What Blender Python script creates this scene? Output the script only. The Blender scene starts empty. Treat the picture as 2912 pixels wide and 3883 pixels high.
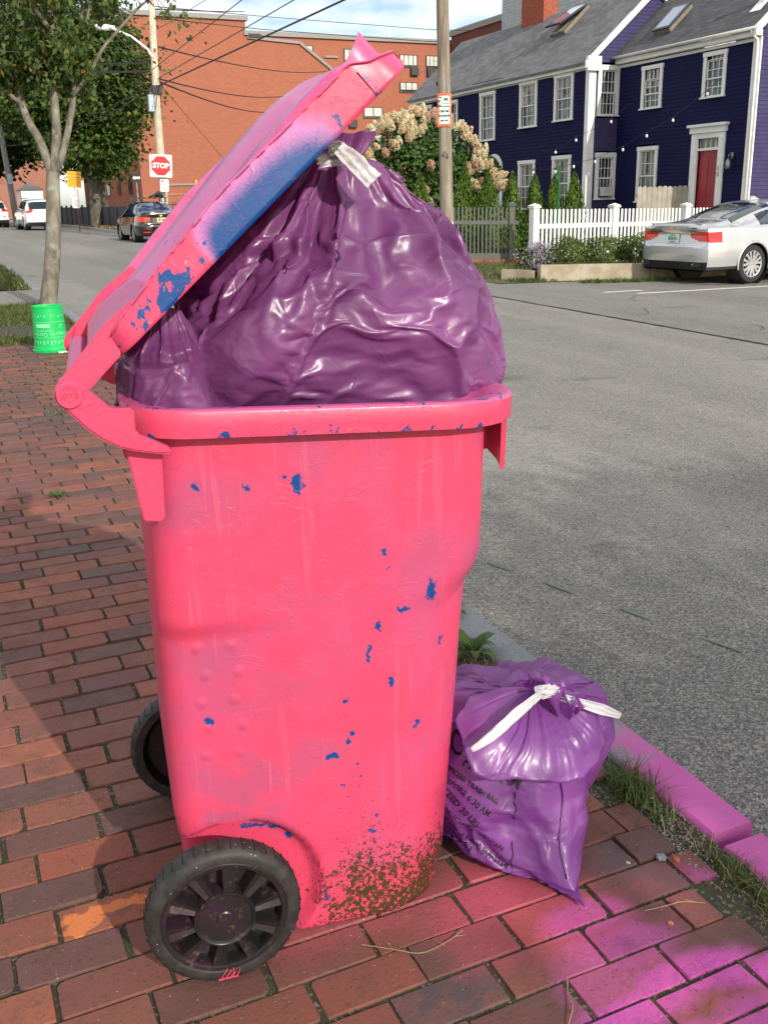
import bpy, bmesh, math, random
import numpy as np
from mathutils import Vector, Matrix, noise
from mathutils.bvhtree import BVHTree
R = math.radians
random.seed(7); rng = np.random.default_rng(7)
scn = bpy.context.scene
COL = scn.collection

# ---------------------------------------------------------------- camera
CAM_H, PITCH, ROLL, YAW, FPX = 1.45, R(17.6), R(1.3), R(24.1), 984.0
cam_d = bpy.data.cameras.new('camera'); cam = bpy.data.objects.new('camera', cam_d); COL.objects.link(cam)
fw = Vector((math.sin(YAW)*math.cos(PITCH), math.cos(YAW)*math.cos(PITCH), -math.sin(PITCH)))
rt = Vector((math.cos(YAW), -math.sin(YAW), 0)); up = rt.cross(fw)
r2 = math.cos(ROLL)*rt - math.sin(ROLL)*up; u2 = math.sin(ROLL)*rt + math.cos(ROLL)*up
cam.matrix_world = Matrix(((r2.x, u2.x, -fw.x, 0), (r2.y, u2.y, -fw.y, 0), (r2.z, u2.z, -fw.z, CAM_H), (0, 0, 0, 1)))
cam_d.sensor_fit = 'VERTICAL'; cam_d.sensor_height = 24.0; cam_d.lens = 24.0*FPX/1024
cam_d.clip_start = 0.05; cam_d.clip_end = 3000
scn.camera = cam
scn.view_settings.view_transform = 'Standard'; scn.view_settings.look = 'None'
scn.view_settings.exposure = 0.08; scn.view_settings.gamma = 1.0; scn.view_settings.use_curve_mapping = False
scn.cycles.max_bounces = 8; scn.cycles.transparent_max_bounces = 12
scn.cycles.use_denoising = True

# ---------------------------------------------------------------- sun and sky
SUN_EL, SUN_AZ = R(28), math.atan2(.17, -1)          # azimuth from +Y towards +X
sd = Vector((math.sin(SUN_AZ)*math.cos(SUN_EL), math.cos(SUN_AZ)*math.cos(SUN_EL), math.sin(SUN_EL)))
sl = bpy.data.lights.new('sun', 'SUN'); sl.energy = 4.0; sl.angle = R(.6); sl.color = (1, .93, .82)
so = bpy.data.objects.new('sun', sl); COL.objects.link(so); so.rotation_euler = sd.to_track_quat('Z', 'Y').to_euler()
world = bpy.data.worlds.new('World'); scn.world = world; world.use_nodes = True
wn, wl = world.node_tree.nodes, world.node_tree.links; wn.clear()
sky = wn.new('ShaderNodeTexSky'); sky.sky_type = 'NISHITA'; sky.sun_disc = False
sky.sun_elevation = SUN_EL; sky.sun_rotation = SUN_AZ; sky.air_density = 1.0; sky.dust_density = 1.2; sky.ozone_density = 1.5
bg1 = wn.new('ShaderNodeBackground'); bg1.inputs[1].default_value = .15; wl.new(sky.outputs[0], bg1.inputs[0])
bg2 = wn.new('ShaderNodeBackground'); bg2.inputs[0].default_value = (1, .985, .96, 1); bg2.inputs[1].default_value = 1.35
tc = wn.new('ShaderNodeTexCoord'); mp = wn.new('ShaderNodeMapping'); mp.inputs['Scale'].default_value = (1, 1, 2.6)
mp.inputs['Location'].default_value = (.32, .1, .25)
wl.new(tc.outputs['Generated'], mp.inputs[0])
cn = wn.new('ShaderNodeTexNoise'); cn.inputs['Scale'].default_value = 3.4; cn.inputs['Detail'].default_value = 8; cn.inputs['Roughness'].default_value = .52
wl.new(mp.outputs[0], cn.inputs['Vector'])
cr = wn.new('ShaderNodeValToRGB'); cr.color_ramp.elements[0].position = .42; cr.color_ramp.elements[1].position = .53
wl.new(cn.outputs['Fac'], cr.inputs[0])
sx = wn.new('ShaderNodeSeparateXYZ'); wl.new(tc.outputs['Generated'], sx.inputs[0])
mr = wn.new('ShaderNodeMapRange'); mr.inputs[1].default_value = -.01; mr.inputs[2].default_value = .04; wl.new(sx.outputs[2], mr.inputs[0])
mm = wn.new('ShaderNodeMath'); mm.operation = 'MULTIPLY'; wl.new(cr.outputs[0], mm.inputs[0]); wl.new(mr.outputs[0], mm.inputs[1])
mx = wn.new('ShaderNodeMixShader'); wl.new(mm.outputs[0], mx.inputs[0]); wl.new(bg1.outputs[0], mx.inputs[1]); wl.new(bg2.outputs[0], mx.inputs[2])
wo = wn.new('ShaderNodeOutputWorld'); wl.new(mx.outputs[0], wo.inputs[0])

# ---------------------------------------------------------------- mesh helpers
class MB:
    """collects geometry; build() makes ONE mesh object"""
    def __init__(s): s.v = []; s.f = []; s.mi = []; s.m = 0
    def add(s, vs, fs):
        o = len(s.v); s.v += [tuple(p) for p in vs]; s.f += [tuple(i+o for i in f) for f in fs]; s.mi += [s.m]*len(fs); return s
    def box(s, a, b, M=None):
        x0, y0, z0 = a; x1, y1, z1 = b
        vs = [(x0,y0,z0),(x1,y0,z0),(x1,y1,z0),(x0,y1,z0),(x0,y0,z1),(x1,y0,z1),(x1,y1,z1),(x0,y1,z1)]
        if M is not None: vs = [M @ Vector(p) for p in vs]
        return s.add(vs, [(0,3,2,1),(4,5,6,7),(0,1,5,4),(1,2,6,5),(2,3,7,6),(3,0,4,7)])
    def bar(s, p, q, w, h=None, upv=(0,0,1)):
        p, q = Vector(p), Vector(q); h = h or w; d = (q-p).normalized(); u = Vector(upv)
        if abs(d.dot(u)) > .97: u = Vector((1,0,0))
        a = d.cross(u).normalized()*w/2; b = a.cross(d).normalized()*h/2
        vs = [p-a-b, p+a-b, p+a+b, p-a+b, q-a-b, q+a-b, q+a+b, q-a+b]
        return s.add(vs, [(0,1,2,3),(4,7,6,5),(0,4,5,1),(1,5,6,2),(2,6,7,3),(3,7,4,0)])
    def tube(s, pts, rad, n=8, cap=True):
        pts = [Vector(p) for p in pts]; rs = rad if hasattr(rad, '__len__') else [rad]*len(pts)
        prev = None; vs = []
        for i, p in enumerate(pts):
            d = (pts[min(i+1, len(pts)-1)]-pts[max(i-1, 0)]).normalized()
            if prev is None:
                u = Vector((0,0,1)) if abs(d.z) < .9 else Vector((1,0,0)); a = d.cross(u).normalized()
            else:
                a = (prev - d*prev.dot(d)).normalized()
            prev = a; b = d.cross(a)
            for k in range(n):
                t = 2*math.pi*k/n; vs.append(p+(a*math.cos(t)+b*math.sin(t))*rs[i])
        fs = []
        for i in range(len(pts)-1):
            for k in range(n):
                j = (k+1) % n; fs.append((i*n+k, i*n+j, (i+1)*n+j, (i+1)*n+k))
        if cap: fs.append(tuple(range(n))[::-1]); fs.append(tuple((len(pts)-1)*n+k for k in range(n)))
        return s.add(vs, fs)
    def lathe(s, prof, c=(0,0,0), ax='z', n=24, closed=False):
        vs = []
        for r, h in prof:
            for k in range(n):
                t = 2*math.pi*k/n; x, y = r*math.cos(t), r*math.sin(t)
                p = (x, y, h) if ax == 'z' else ((x, h, y) if ax == 'y' else (h, x, y))
                vs.append((p[0]+c[0], p[1]+c[1], p[2]+c[2]))
        fs = []; m = len(prof)
        for i in range(m if closed else m-1):
            for k in range(n):
                j = (k+1) % n; i2 = (i+1) % m; q = (i*n+k, i*n+j, i2*n+j, i2*n+k); fs.append(q if ax != 'y' else q[::-1])
        return s.add(vs, fs)
    def prism(s, poly, fn, d0, d1):
        """poly 2-D outline; fn(u, v, d) -> 3-D"""
        n = len(poly); vs = [fn(u, v, d0) for u, v in poly]+[fn(u, v, d1) for u, v in poly]
        fs = [tuple(range(n))[::-1], tuple(range(n, 2*n))]+[(i, (i+1) % n, n+(i+1) % n, n+i) for i in range(n)]
        return s.add(vs, fs)
    def grid(s, P, closed_u=False, closed_v=False):
        nu, nv = len(P), len(P[0]); vs = [p for row in P for p in row]; fs = []
        for i in range(nu if closed_u else nu-1):
            for j in range(nv if closed_v else nv-1):
                a, b = (i+1) % nu, (j+1) % nv; fs.append((i*nv+j, a*nv+j, a*nv+b, i*nv+b))
        return s.add(vs, fs)
    def build(s, name, mats, parent=None, smooth=False, fix=False, auto=None):
        me = bpy.data.meshes.new(name); vs = s.v
        if parent is not None:
            Mi = WM[parent.name].inverted(); vs = [Mi @ Vector(p) for p in vs]
        me.from_pydata([tuple(p) for p in vs], [], s.f)
        if not isinstance(mats, (list, tuple)): mats = [mats]
        for m in mats: me.materials.append(m)
        if len(mats) > 1: me.polygons.foreach_set('material_index', s.mi)
        if fix:
            bm = bmesh.new(); bm.from_mesh(me); bmesh.ops.recalc_face_normals(bm, faces=bm.faces[:]); bm.to_mesh(me); bm.free()
        if smooth or auto: me.polygons.foreach_set('use_smooth', [True]*len(me.polygons))
        if auto: me.set_sharp_from_angle(angle=R(auto))
        me.update()
        o = bpy.data.objects.new(name, me); COL.objects.link(o)
        if parent is not None: o.parent = parent; WM[o.name] = WM[parent.name]
        else: WM[o.name] = Matrix()
        return o
WM = {}
def tag(o, label=None, cat=None, group=None, kind=None):
    if label: o['label'] = label
    if cat: o['category'] = cat
    if group: o['group'] = group
    if kind: o['kind'] = kind
    return o
def thing(name, label, cat, loc=(0,0,0), rz=0, group=None):
    o = bpy.data.objects.new(name, None); COL.objects.link(o); o.empty_display_size = .1
    o.location = loc; o.rotation_euler = (0, 0, rz)
    WM[o.name] = Matrix.Translation(Vector(loc)) @ Matrix.Rotation(rz, 4, 'Z')
    return tag(o, label, cat, group)
def copy_thing(src, loc, rz, label, group=None):
    r = src.copy(); COL.objects.link(r); r.location = loc; r.rotation_euler = (0, 0, rz); r['label'] = label
    if group: r['group'] = group
    def rec(a, b):
        for ch in list(a.children):
            c = ch.copy(); COL.objects.link(c); c.parent = b; rec(ch, c)
    rec(src, r); return r
def shared(o, name, parent, M):
    """another instance of mesh of o, world matrix M (relative to parent's frame)"""
    c = bpy.data.objects.new(name, o.data); COL.objects.link(c); c.parent = parent
    c.matrix_basis = M; return c

# ---------------------------------------------------------------- material helpers
class NT:
    def __init__(s, name):
        s.m = bpy.data.materials.new(name); s.m.use_nodes = True; s.n = s.m.node_tree.nodes; s.l = s.m.node_tree.links; s.n.clear()
        s.out = s.n.new('ShaderNodeOutputMaterial'); s.b = s.n.new('ShaderNodeBsdfPrincipled'); s.l.new(s.b.outputs[0], s.out.inputs[0])
        s.tc = s.n.new('ShaderNodeTexCoord'); s.geo = s.n.new('ShaderNodeNewGeometry')
    def sv(s, sock, v):
        if isinstance(v, bpy.types.NodeSocket): s.l.new(v, sock)
        elif isinstance(v, (tuple, list)) and len(v) == 3 and sock.type == 'RGBA': sock.default_value = (*v, 1)
        else: sock.default_value = v
    def set(s, **k):
        for a, v in k.items(): s.sv(s.b.inputs[a.replace('_', ' ')], v)
    def noise(s, scale, detail=3, rough=.55, vec=None, dist=0, col=False):
        n = s.n.new('ShaderNodeTexNoise'); n.inputs['Scale'].default_value = scale; n.inputs['Detail'].default_value = detail
        n.inputs['Roughness'].default_value = rough; n.inputs['Distortion'].default_value = dist
        s.l.new(vec if vec is not None else s.tc.outputs['Object'], n.inputs['Vector']); return n.outputs['Color' if col else 'Fac']
    def vor(s, scale, vec=None, feat='F1', out='Distance', rnd=1):
        n = s.n.new('ShaderNodeTexVoronoi'); n.feature = feat; n.inputs['Scale'].default_value = scale; n.inputs['Randomness'].default_value = rnd
        s.l.new(vec if vec is not None else s.tc.outputs['Object'], n.inputs['Vector']); return n.outputs[out]
    def ramp(s, x, a, b, lo=0., hi=1.):
        n = s.n.new('ShaderNodeMapRange'); n.interpolation_type = 'SMOOTHSTEP'
        for i, v in enumerate((x, a, b, lo, hi)): s.sv(n.inputs[i], v)
        return n.outputs[0]
    def math(s, op, a, b=0., c=0.):
        n = s.n.new('ShaderNodeMath'); n.operation = op; s.sv(n.inputs[0], a); s.sv(n.inputs[1], b); s.sv(n.inputs[2], c); return n.outputs[0]
    def vmath(s, op, a, b=(0,0,0)):
        n = s.n.new('ShaderNodeVectorMath'); n.operation = op; s.sv(n.inputs[0], a); s.sv(n.inputs[1], b)
        return n.outputs['Value' if op in ('LENGTH', 'DISTANCE', 'DOT_PRODUCT') else 'Vector']
    def mix(s, f, a, b, mode='MIX'):
        n = s.n.new('ShaderNodeMix'); n.data_type = 'RGBA'; n.blend_type = mode
        s.sv(n.inputs[0], f); s.sv(n.inputs[6], a); s.sv(n.inputs[7], b); return n.outputs[2]
    def mapv(s, vec, sc=(1,1,1), loc=(0,0,0), rot=(0,0,0)):
        n = s.n.new('ShaderNodeMapping'); n.inputs['Scale'].default_value = sc; n.inputs['Location'].default_value = loc; n.inputs['Rotation'].default_value = rot
        s.l.new(vec, n.inputs[0]); return n.outputs[0]
    def xyz(s, vec):
        n = s.n.new('ShaderNodeSeparateXYZ'); s.l.new(vec, n.inputs[0]); return n.outputs
    def attr(s, name):
        n = s.n.new('ShaderNodeAttribute'); n.attribute_name = name; return n.outputs['Fac']
    def bump(s, h, strength=.3, dist=.01, prev=None):
        n = s.n.new('ShaderNodeBump'); n.inputs['Strength'].default_value = strength; n.inputs['Distance'].default_value = dist
        s.l.new(h, n.inputs['Height'])
        if prev is not None: s.l.new(prev, n.inputs['Normal'])
        s.l.new(n.outputs[0], s.b.inputs['Normal']); return n.outputs[0]
    def rnd(s): return s.n.new('ShaderNodeObjectInfo').outputs['Random']
_mc = {}
def simple(name, col, rough=.6, var=.15, scale=6, bump=0., bs=60, metal=0., coat=0., spec=.5, world=False):
    if name in _mc: return _mc[name]
    t = NT(name); vec = t.geo.outputs['Position'] if world else t.tc.outputs['Object']
    n = t.noise(scale, 4, .6, vec)
    c = t.mix(t.ramp(n, .3, .7), tuple(x*(1-var) for x in col), tuple(min(1, x*(1+var)) for x in col))
    t.set(Base_Color=c, Roughness=rough, Metallic=metal, Coat_Weight=coat, Specular_IOR_Level=spec)
    if bump: t.bump(t.noise(bs, 4, .6, vec), bump, .01)
    _mc[name] = t.m; return t.m
def glass(name, col=(.02,.025,.03), rough=.04):
    if name in _mc: return _mc[name]
    t = NT(name); n = t.noise(1.3, 2)
    t.set(Base_Color=t.mix(n, tuple(c*.6 for c in col), tuple(c*1.5 for c in col)), Roughness=rough, Specular_IOR_Level=.9, Coat_Weight=.3)
    _mc[name] = t.m; return t.m

# ---------------------------------------------------------------- terrain
def terr(x, y):
    zy = .6*(1-math.exp(-y/30)) if y > 0 else .02*y
    if x <= 1.55: return zy
    if x < 1.62: return zy-.11*(x-1.55)/.07
    return zy-.11-.68*(1-math.exp(-max(x-1.78, 0)/20))
def roadz(x, y):
    zy = .6*(1-math.exp(-y/30)) if y > 0 else .02*y
    return zy-.11-.68*(1-math.exp(-max(x-1.78, 0)/20)) if x > 1.78 else zy-.11
def axis(lo, hi, near, step, grow=1.25):
    out = [near]; s = step
    while out[-1] < hi: out.append(min(hi, out[-1]+s)); s *= grow
    s = step; l = [near]
    while l[-1] > lo: l.append(max(lo, l[-1]-s)); s *= grow
    return sorted(set(out+l))
def np_mesh(name, V, F, mat, parent=None, smooth=False, attrs=None):
    """fast mesh: V (n,3), F (m,k)"""
    V = np.asarray(V, np.float32); F = np.asarray(F, np.int32); k = F.shape[1]
    if parent is not None:
        Mi = np.array(WM[parent.name].inverted()); V = (V @ Mi[:3, :3].T + Mi[:3, 3]).astype(np.float32)
    me = bpy.data.meshes.new(name)
    me.vertices.add(len(V)); me.vertices.foreach_set('co', V.ravel())
    me.loops.add(F.size); me.loops.foreach_set('vertex_index', F.ravel())
    me.polygons.add(len(F)); me.polygons.foreach_set('loop_start', np.arange(0, F.size, k, dtype=np.int32))
    if smooth: me.polygons.foreach_set('use_smooth', np.ones(len(F), bool))
    for an, av in (attrs or {}).items():
        a = me.attributes.new(an, 'FLOAT', 'POINT'); a.data.foreach_set('value', np.asarray(av, np.float32))
    me.materials.append(mat); me.update(calc_edges=True); me.validate()
    o = bpy.data.objects.new(name, me); COL.objects.link(o)
    if parent is not None: o.parent = parent; WM[o.name] = WM[parent.name]
    return o
def leaves(P, N, size, rs, jit=.7, aspect=.55, tilt=None):
    """diamond leaf quads at P facing roughly N; returns V, F"""
    n = len(P); N = N + rs.normal(0, jit, (n, 3)); N /= np.linalg.norm(N, axis=1, keepdims=True)+1e-9
    a = rs.normal(0, 1, (n, 3)); 
    if tilt is not None: a = a*.6+np.asarray(tilt)
    T = a-N*(a*N).sum(1, keepdims=True); T /= np.linalg.norm(T, axis=1, keepdims=True)+1e-9
    B = np.cross(N, T); s = (size*rs.uniform(.6, 1.25, n))[:, None]
    V = np.stack([P-T*s*.5, P+B*s*aspect*.5-N*s*.08-T*s*.05, P+T*s*.5-N*s*.12, P-B*s*aspect*.5-N*s*.08-T*s*.05], 1).reshape(-1, 3)
    return V, np.arange(4*n).reshape(n, 4)
def blades(P, h, w, rs, lean=.5, seg=2):
    """bent grass blades, seg quads + the tip; returns V, F(quads)"""
    n = len(P); az = rs.uniform(0, 2*math.pi, n); D = np.stack([np.cos(az), np.sin(az), np.zeros(n)], 1); S = np.stack([-np.sin(az), np.cos(az), np.zeros(n)], 1)
    h = (h*rs.uniform(.45, 1.2, n))[:, None]; w = (w*rs.uniform(.6, 1.3, n))[:, None]; ln = rs.uniform(.1, 1, n)[:, None]*lean
    rows = []
    for k in range(seg+1):
        t = k/seg; c = P+D*h*ln*t*t*1.3+np.array([0, 0, 1.])*h*(t-.35*ln*t*t); ww = w*(1-t)**.7*.5
        if k == seg: ww = w*.03
        rows += [c-S*ww, c+S*ww]
    V = np.stack(rows, 1).reshape(-1, 3); m = 2*(seg+1); F = []
    base = np.arange(n)*m
    for k in range(seg): F.append(np.stack([base+2*k, base+2*k+1, base+2*k+3, base+2*k+2], 1))
    return V, np.concatenate(F)
def leafmat(name, c1, c2, c3=None, trans=.3, rough=.55):
    if name in _mc: return _mc[name]
    t = NT(name); r = t.n.new('ShaderNodeNewGeometry').outputs['Random Per Island']
    c = t.mix(t.ramp(r, 0, 1), c1, c2)
    if c3: c = t.mix(t.ramp(r, .90, 1.0), c, c3)
    c = t.mix(t.ramp(t.noise(1.7, 2), .35, .7, 0, .45), c, tuple(x*.55 for x in c1))
    t.set(Base_Color=c, Roughness=rough, Specular_IOR_Level=.35)
    tr = t.n.new('ShaderNodeBsdfTranslucent'); t.l.new(c, tr.inputs[0]); mxx = t.n.new('ShaderNodeMixShader'); mxx.inputs[0].default_value = trans
    t.l.new(t.b.outputs[0], mxx.inputs[1]); t.l.new(tr.outputs[0], mxx.inputs[2]); t.l.new(mxx.outputs[0], t.out.inputs[0])
    _mc[name] = t.m; return t.m

# spray-paint masks on the pavement: (x, y, radius x, radius y, strength)
def paint_mask(t, blobs, scale=9, dist=.05, edge=.38):
    pos = t.geo.outputs['Position']
    nz = t.vmath('SCALE', t.vmath('SUBTRACT', t.noise(scale, 2, .5, pos, col=True), (.5, .5, .5))); nz.node.inputs['Scale'].default_value = dist*2
    p = t.vmath('ADD', pos, nz); m = None
    for x, y, a, b, st in blobs:
        q = t.vmath('MULTIPLY', t.vmath('SUBTRACT', p, (x, y, 0)), (1/a, 1/b, 0))
        v = t.ramp(t.vmath('LENGTH', q), 1+edge, 1-edge, 0, st)
        m = v if m is None else t.math('MAXIMUM', m, v)
    return m
MAG = [(1.145, 1.165, .13, .05, .95), (1.0, 1.14, .12, .045, .85), (1.27, 1.12, .12, .035, .9), (1.42, 1.64, .022, .05, .9), (1.12, 1.03, .3, .05, .75), (1.07, 1.27, .12, .06, .5), (1.05, 1.38, .1, .05, .55), (1.36, 1.36, .03, .06, .4), (.98, 1.22, .08, .08, .35)]
ROSE = [(.93, 1.5, .17, .1, .8), (1.02, 1.36, .13, .08, .6), (.85, 1.38, .1, .06, .35), (.75, 1.56, .3, .05, .35), (1.25, 1.36, .12, .1, .18)]

# ---------------------------------------------------------------- ground sheets
def sheet(name, xs, ys, zf, mat, kind='structure', off=0.):
    V = [(x, y, zf(x, y)+off) for x in xs for y in ys]; m = len(ys)
    F = [(i*m+j, (i+1)*m+j, (i+1)*m+j+1, i*m+j+1) for i in range(len(xs)-1) for j in range(m-1)]
    o = np_mesh(name, V, F, mat, smooth=True); return tag(o, kind=kind)
def m_ground():
    t = NT('ground_soil'); pos = t.geo.outputs['Position']; n = t.noise(.9, 5, .6, pos); n2 = t.noise(14, 4, .6, pos)
    c = t.mix(t.ramp(n, .42, .58), (.045, .075, .018), (.16, .125, .05)); c = t.mix(t.ramp(n2, .35, .7), c, (.06, .07, .025))
    t.set(Base_Color=c, Roughness=.95); t.bump(n2, .6, .04); return t.m
def m_asphalt(name, dark=1., patch=True):
    t = NT(name); pos = t.geo.outputs['Position']
    v = t.vor(150, pos, out='Color'); s = t.xyz(v)[0]
    cell = t.vor(150, pos); fine = t.noise(420, 2, .6, pos)
    big = t.noise(.5, 4, .6, t.mapv(pos, (1, .10, 1))); mid = t.noise(2.2, 4, .6, pos)
    base = t.mix(t.ramp(big, .38, .62), tuple(x*dark for x in (.190, .180, .160)), tuple(x*dark for x in (.270, .258, .230)))
    stn = paint_mask(t, STAINS, 5, .10, .6); base = t.mix(t.ramp(mid, .45, .75, 0, .45), base, tuple(x*dark for x in (.13, .125, .115)))
    base = t.mix(stn, base, (.035, .032, .030))
    st = t.ramp(s, .55, .97); dk = t.ramp(s, .34, .02)
    near = t.xyz(pos)[0]; wb_ = t.ramp(t.noise(1.6, 4, .6, pos), .25, .75, -.45, .45); dn = t.math('MULTIPLY', t.ramp(t.math('ADD', near, wb_), 6.5, 2.2), t.ramp(t.math('ADD', t.xyz(pos)[1], wb_), 3.7, 2.0))     # soft shade by the kerb painted into the colour, over bluish-dark asphalt
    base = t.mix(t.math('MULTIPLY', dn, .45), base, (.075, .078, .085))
    c = t.mix(t.math('MULTIPLY', st, .50), base, (.50, .48, .43)); c = t.mix(t.math('MULTIPLY', dk, .60), c, (.035, .035, .036))
    c = t.mix(t.ramp(fine, .58, .75, 0, .3), c, (.05, .05, .05))
    t.set(Base_Color=c, Roughness=t.ramp(s, 0, 1, .85, .6)); b = t.bump(t.ramp(cell, .0, .75, 1, 0), .8, .006)
    t.bump(mid, .15, .05, b); return t.m
STAINS = [(4.3, 7.4, .35, .16, .7), (5.2, 7.1, .22, .08, .5), (7.6, 7.4, .35, .06, .6), (3.7, 5.6, .12, .08, .35), (2.6, 3.4, .09, .10, .35), (4.9, 25, 1.3, 4.5, .35), (6.6, 9.5, .5, 2.5, .22), (5.0, 11.8, 1.5, .5, .2)]
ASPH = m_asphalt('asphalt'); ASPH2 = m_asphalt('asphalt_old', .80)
sheet('ground', axis(-300, 320, 1.5, .8, 1.3), axis(-60, 420, 1, .8, 1.25), lambda x, y: (terr(x, y)-.075 if x < 1.4 else roadz(max(x, 1.8), y)-.12), m_ground())
ry = axis(-12, 400, 2, .25, 1.16)
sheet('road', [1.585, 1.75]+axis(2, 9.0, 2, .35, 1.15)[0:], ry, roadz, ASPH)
sheet('parking_lot', axis(8.27, 60, 8.27, .4, 1.2), axis(-12, 17.2, 10, .4, 1.15), roadz, ASPH2, off=.004)
sheet('driveway', [-14, -6, -2, 0, .6, 1.1, 1.45, 1.62], [14.1, 14.6, 15.2, 15.8, 16.4], lambda x, y: terr(min(x, 1.5), y), ASPH2, off=-.012 )
# crack along the joint of road and lot, and ragged cracks in the lot
crk = simple('crack_dirt', (.028, .025, .02), .95, .4, 20)
mb = MB()
def ribbon(mb, pts, w, zoff):
    rows = []
    for i, (x, y) in enumerate(pts):
        a = pts[max(i-1, 0)]; b = pts[min(i+1, len(pts)-1)]; d = Vector((b[0]-a[0], b[1]-a[1])).normalized(); ww = w*random.uniform(.5, 1.5)/2
        rows.append([(x-d.y*ww, y+d.x*ww, roadz(x, y)+zoff), (x+d.y*ww, y-d.x*ww, roadz(x, y)+zoff)])
    mb.grid(rows)
ribbon(mb, [(8.26+.03*noise.noise(Vector((0, y*1.3, 0)))+.008*random.random(), y) for y in np.arange(2, 17, .07)], .05, .008)
for k in range(16):
    x, y = random.uniform(8.6, 14), random.uniform(5, 15.2); a = random.uniform(-.5, .5)+(0 if k % 3 else 1.2); pts = []
    for i in range(random.randint(12, 40)):
        pts.append((x, y)); a += random.uniform(-.45, .45); x += .06*math.cos(a); y += .06*math.sin(a)
    ribbon(mb, pts, .014, .007)
tag(mb.build('road_crack', crk), kind='structure')
white = NT('road_paint'); cpos = white.geo.outputs['Position']
white.set(Base_Color=white.mix(white.ramp(white.noise(45, 4, .7, cpos), .50, .64), (.72, .71, .68), (.22, .21, .20)), Roughness=.8); white = white.m
mb = MB()
for (xa, ya, xb, yb) in ((10.75, 13.50, 18.5, 14.05), (10.35, 13.88, 11.2, 13.95)):
    n = 24; rows = []
    for i in range(n+1):
        x = xa+(xb-xa)*i/n; y = ya+(yb-ya)*i/n; rows.append([(x, y-.055, roadz(x, y-.055)+.009), (x, y+.055, roadz(x, y+.055)+.009)])
    mb.grid(rows)
tag(mb.build('parking_line', white), kind='structure')
gp = NT('green_marking_paint'); q = gp.geo.outputs['Position']
gp.set(Base_Color=gp.mix(gp.ramp(gp.noise(140, 4, .7, q), .38, .56), (.09, .27, .17), (.15, .15, .145)), Roughness=.8); gp = gp.m
for (x0, y0, x1, y1) in ((2.022, 3.45, 2.066, 3.33), (2.122, 3.17, 2.168, 3.007), (2.245, 2.826, 2.282, 2.693), (2.355, 2.487, 2.404, 2.344), (3.808, 4.418, 3.844, 4.359)):
    mb = MB(); rows = []
    for i in range(7):
        x = x0+(x1-x0)*i/6; y = y0+(y1-y0)*i/6; w = .0065*(1-.35*abs(i/3-1)**2)*random.uniform(.7, 1.2); rows.append([(x+w, y+w*.3, roadz(x+w, y)+.005), (x-w, y-w*.3, roadz(x-w, y)+.005)])
    tag(mb.grid(rows).build('paint_dash', gp), kind='structure')

# ---------------------------------------------------------------- kerbs
def m_granite():
    t = NT('granite_kerb'); pos = t.geo.outputs['Position']
    n = t.noise(160, 3, .7, pos); n2 = t.noise(7, 4, .6, pos)
    c = t.mix(t.ramp(n, .35, .65), (.15, .165, .18), (.25, .265, .28)); c = t.mix(t.ramp(n2, .5, .8, 0, .5), c, (.17, .15, .12))
    y = t.xyz(pos)[1]; wob = t.math('ADD', y, t.ramp(t.noise(11, 3, .5, pos), .3, .7, -.12, .12))
    m = t.math('MULTIPLY', t.ramp(wob, 2.02, 1.72), t.ramp(t.noise(30, 4, .6, pos), .24, .40, .72, 1)); c = t.mix(t.math('MULTIPLY', m, .93), c, t.mix(t.noise(5, 2, .5, pos), (.42, .055, .27), (.60, .12, .42)))
    t.set(Base_Color=c, Roughness=.8); t.bump(n, .35, .004); return t.m
GRAN = m_granite()
kerb = thing('kerb', None, None, (1.54, 1.5, 0)); tag(kerb, kind='structure'); 
def kerb_stone(x0, x1, y0, y1, top, dep, par, mat=GRAN, seed=0):
    n = max(3, int((y1-y0)/.12)); P = []
    for i in range(n+1):
        y = y0+(y1-y0)*i/n; z = top(y); j = lambda a, b=0: noise.noise(Vector((a, y*9, seed)))*.006
        e = .012 if i in (0, n) else 0
        P.append([(x0+j(1), y, z-dep), (x0+j(2), y, z-.012-e), (x0+.010+j(3), y, z-e*.6), ((x0+x1)/2, y, z-e*.6+.002*noise.noise(Vector((3, y*5, seed)))), (x1-.008+j(4), y, z-e*.6), (x1+j(5), y, z-.012-e), (x1+j(6), y, z-dep)])
    mb = MB().grid(P); m = 7
    mb.add(P[0], [tuple(range(m))]); mb.add(P[-1], [tuple(range(m))[::-1]])
    return mb.build('kerb_stone', mat, par, auto=50)
ky = [-3, -1.2, .2, 1.455]
ends = [(-3, -1.2), (-1.19, .2), (.21, 1.44), (1.475, 2.98), (2.99, 4.8), (4.81, 6.6), (6.61, 8.4), (8.41, 10.2), (10.21, 12), (12.01, 14), (16.5, 18.4), (18.41, 20.4), (20.41, 22.6), (22.61, 26)]
for i, (a, b) in enumerate(ends):
    kerb_stone(1.472, 1.60, a, b, lambda y, i=i: terr(1.5, y)+(.004 if i != 2 else -.004), .19, kerb, seed=i)
kerb2 = tag(thing('kerb', None, None, (8.9, 30, 0)), kind='structure')
for i, a in enumerate(np.arange(22.6, 80, 2.4)): kerb_stone(8.72, 8.88, a, a+2.38, lambda y: roadz(8.8, y)+.14, .3, kerb2, simple('granite_far', (.28, .28, .28), .8), i)

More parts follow.
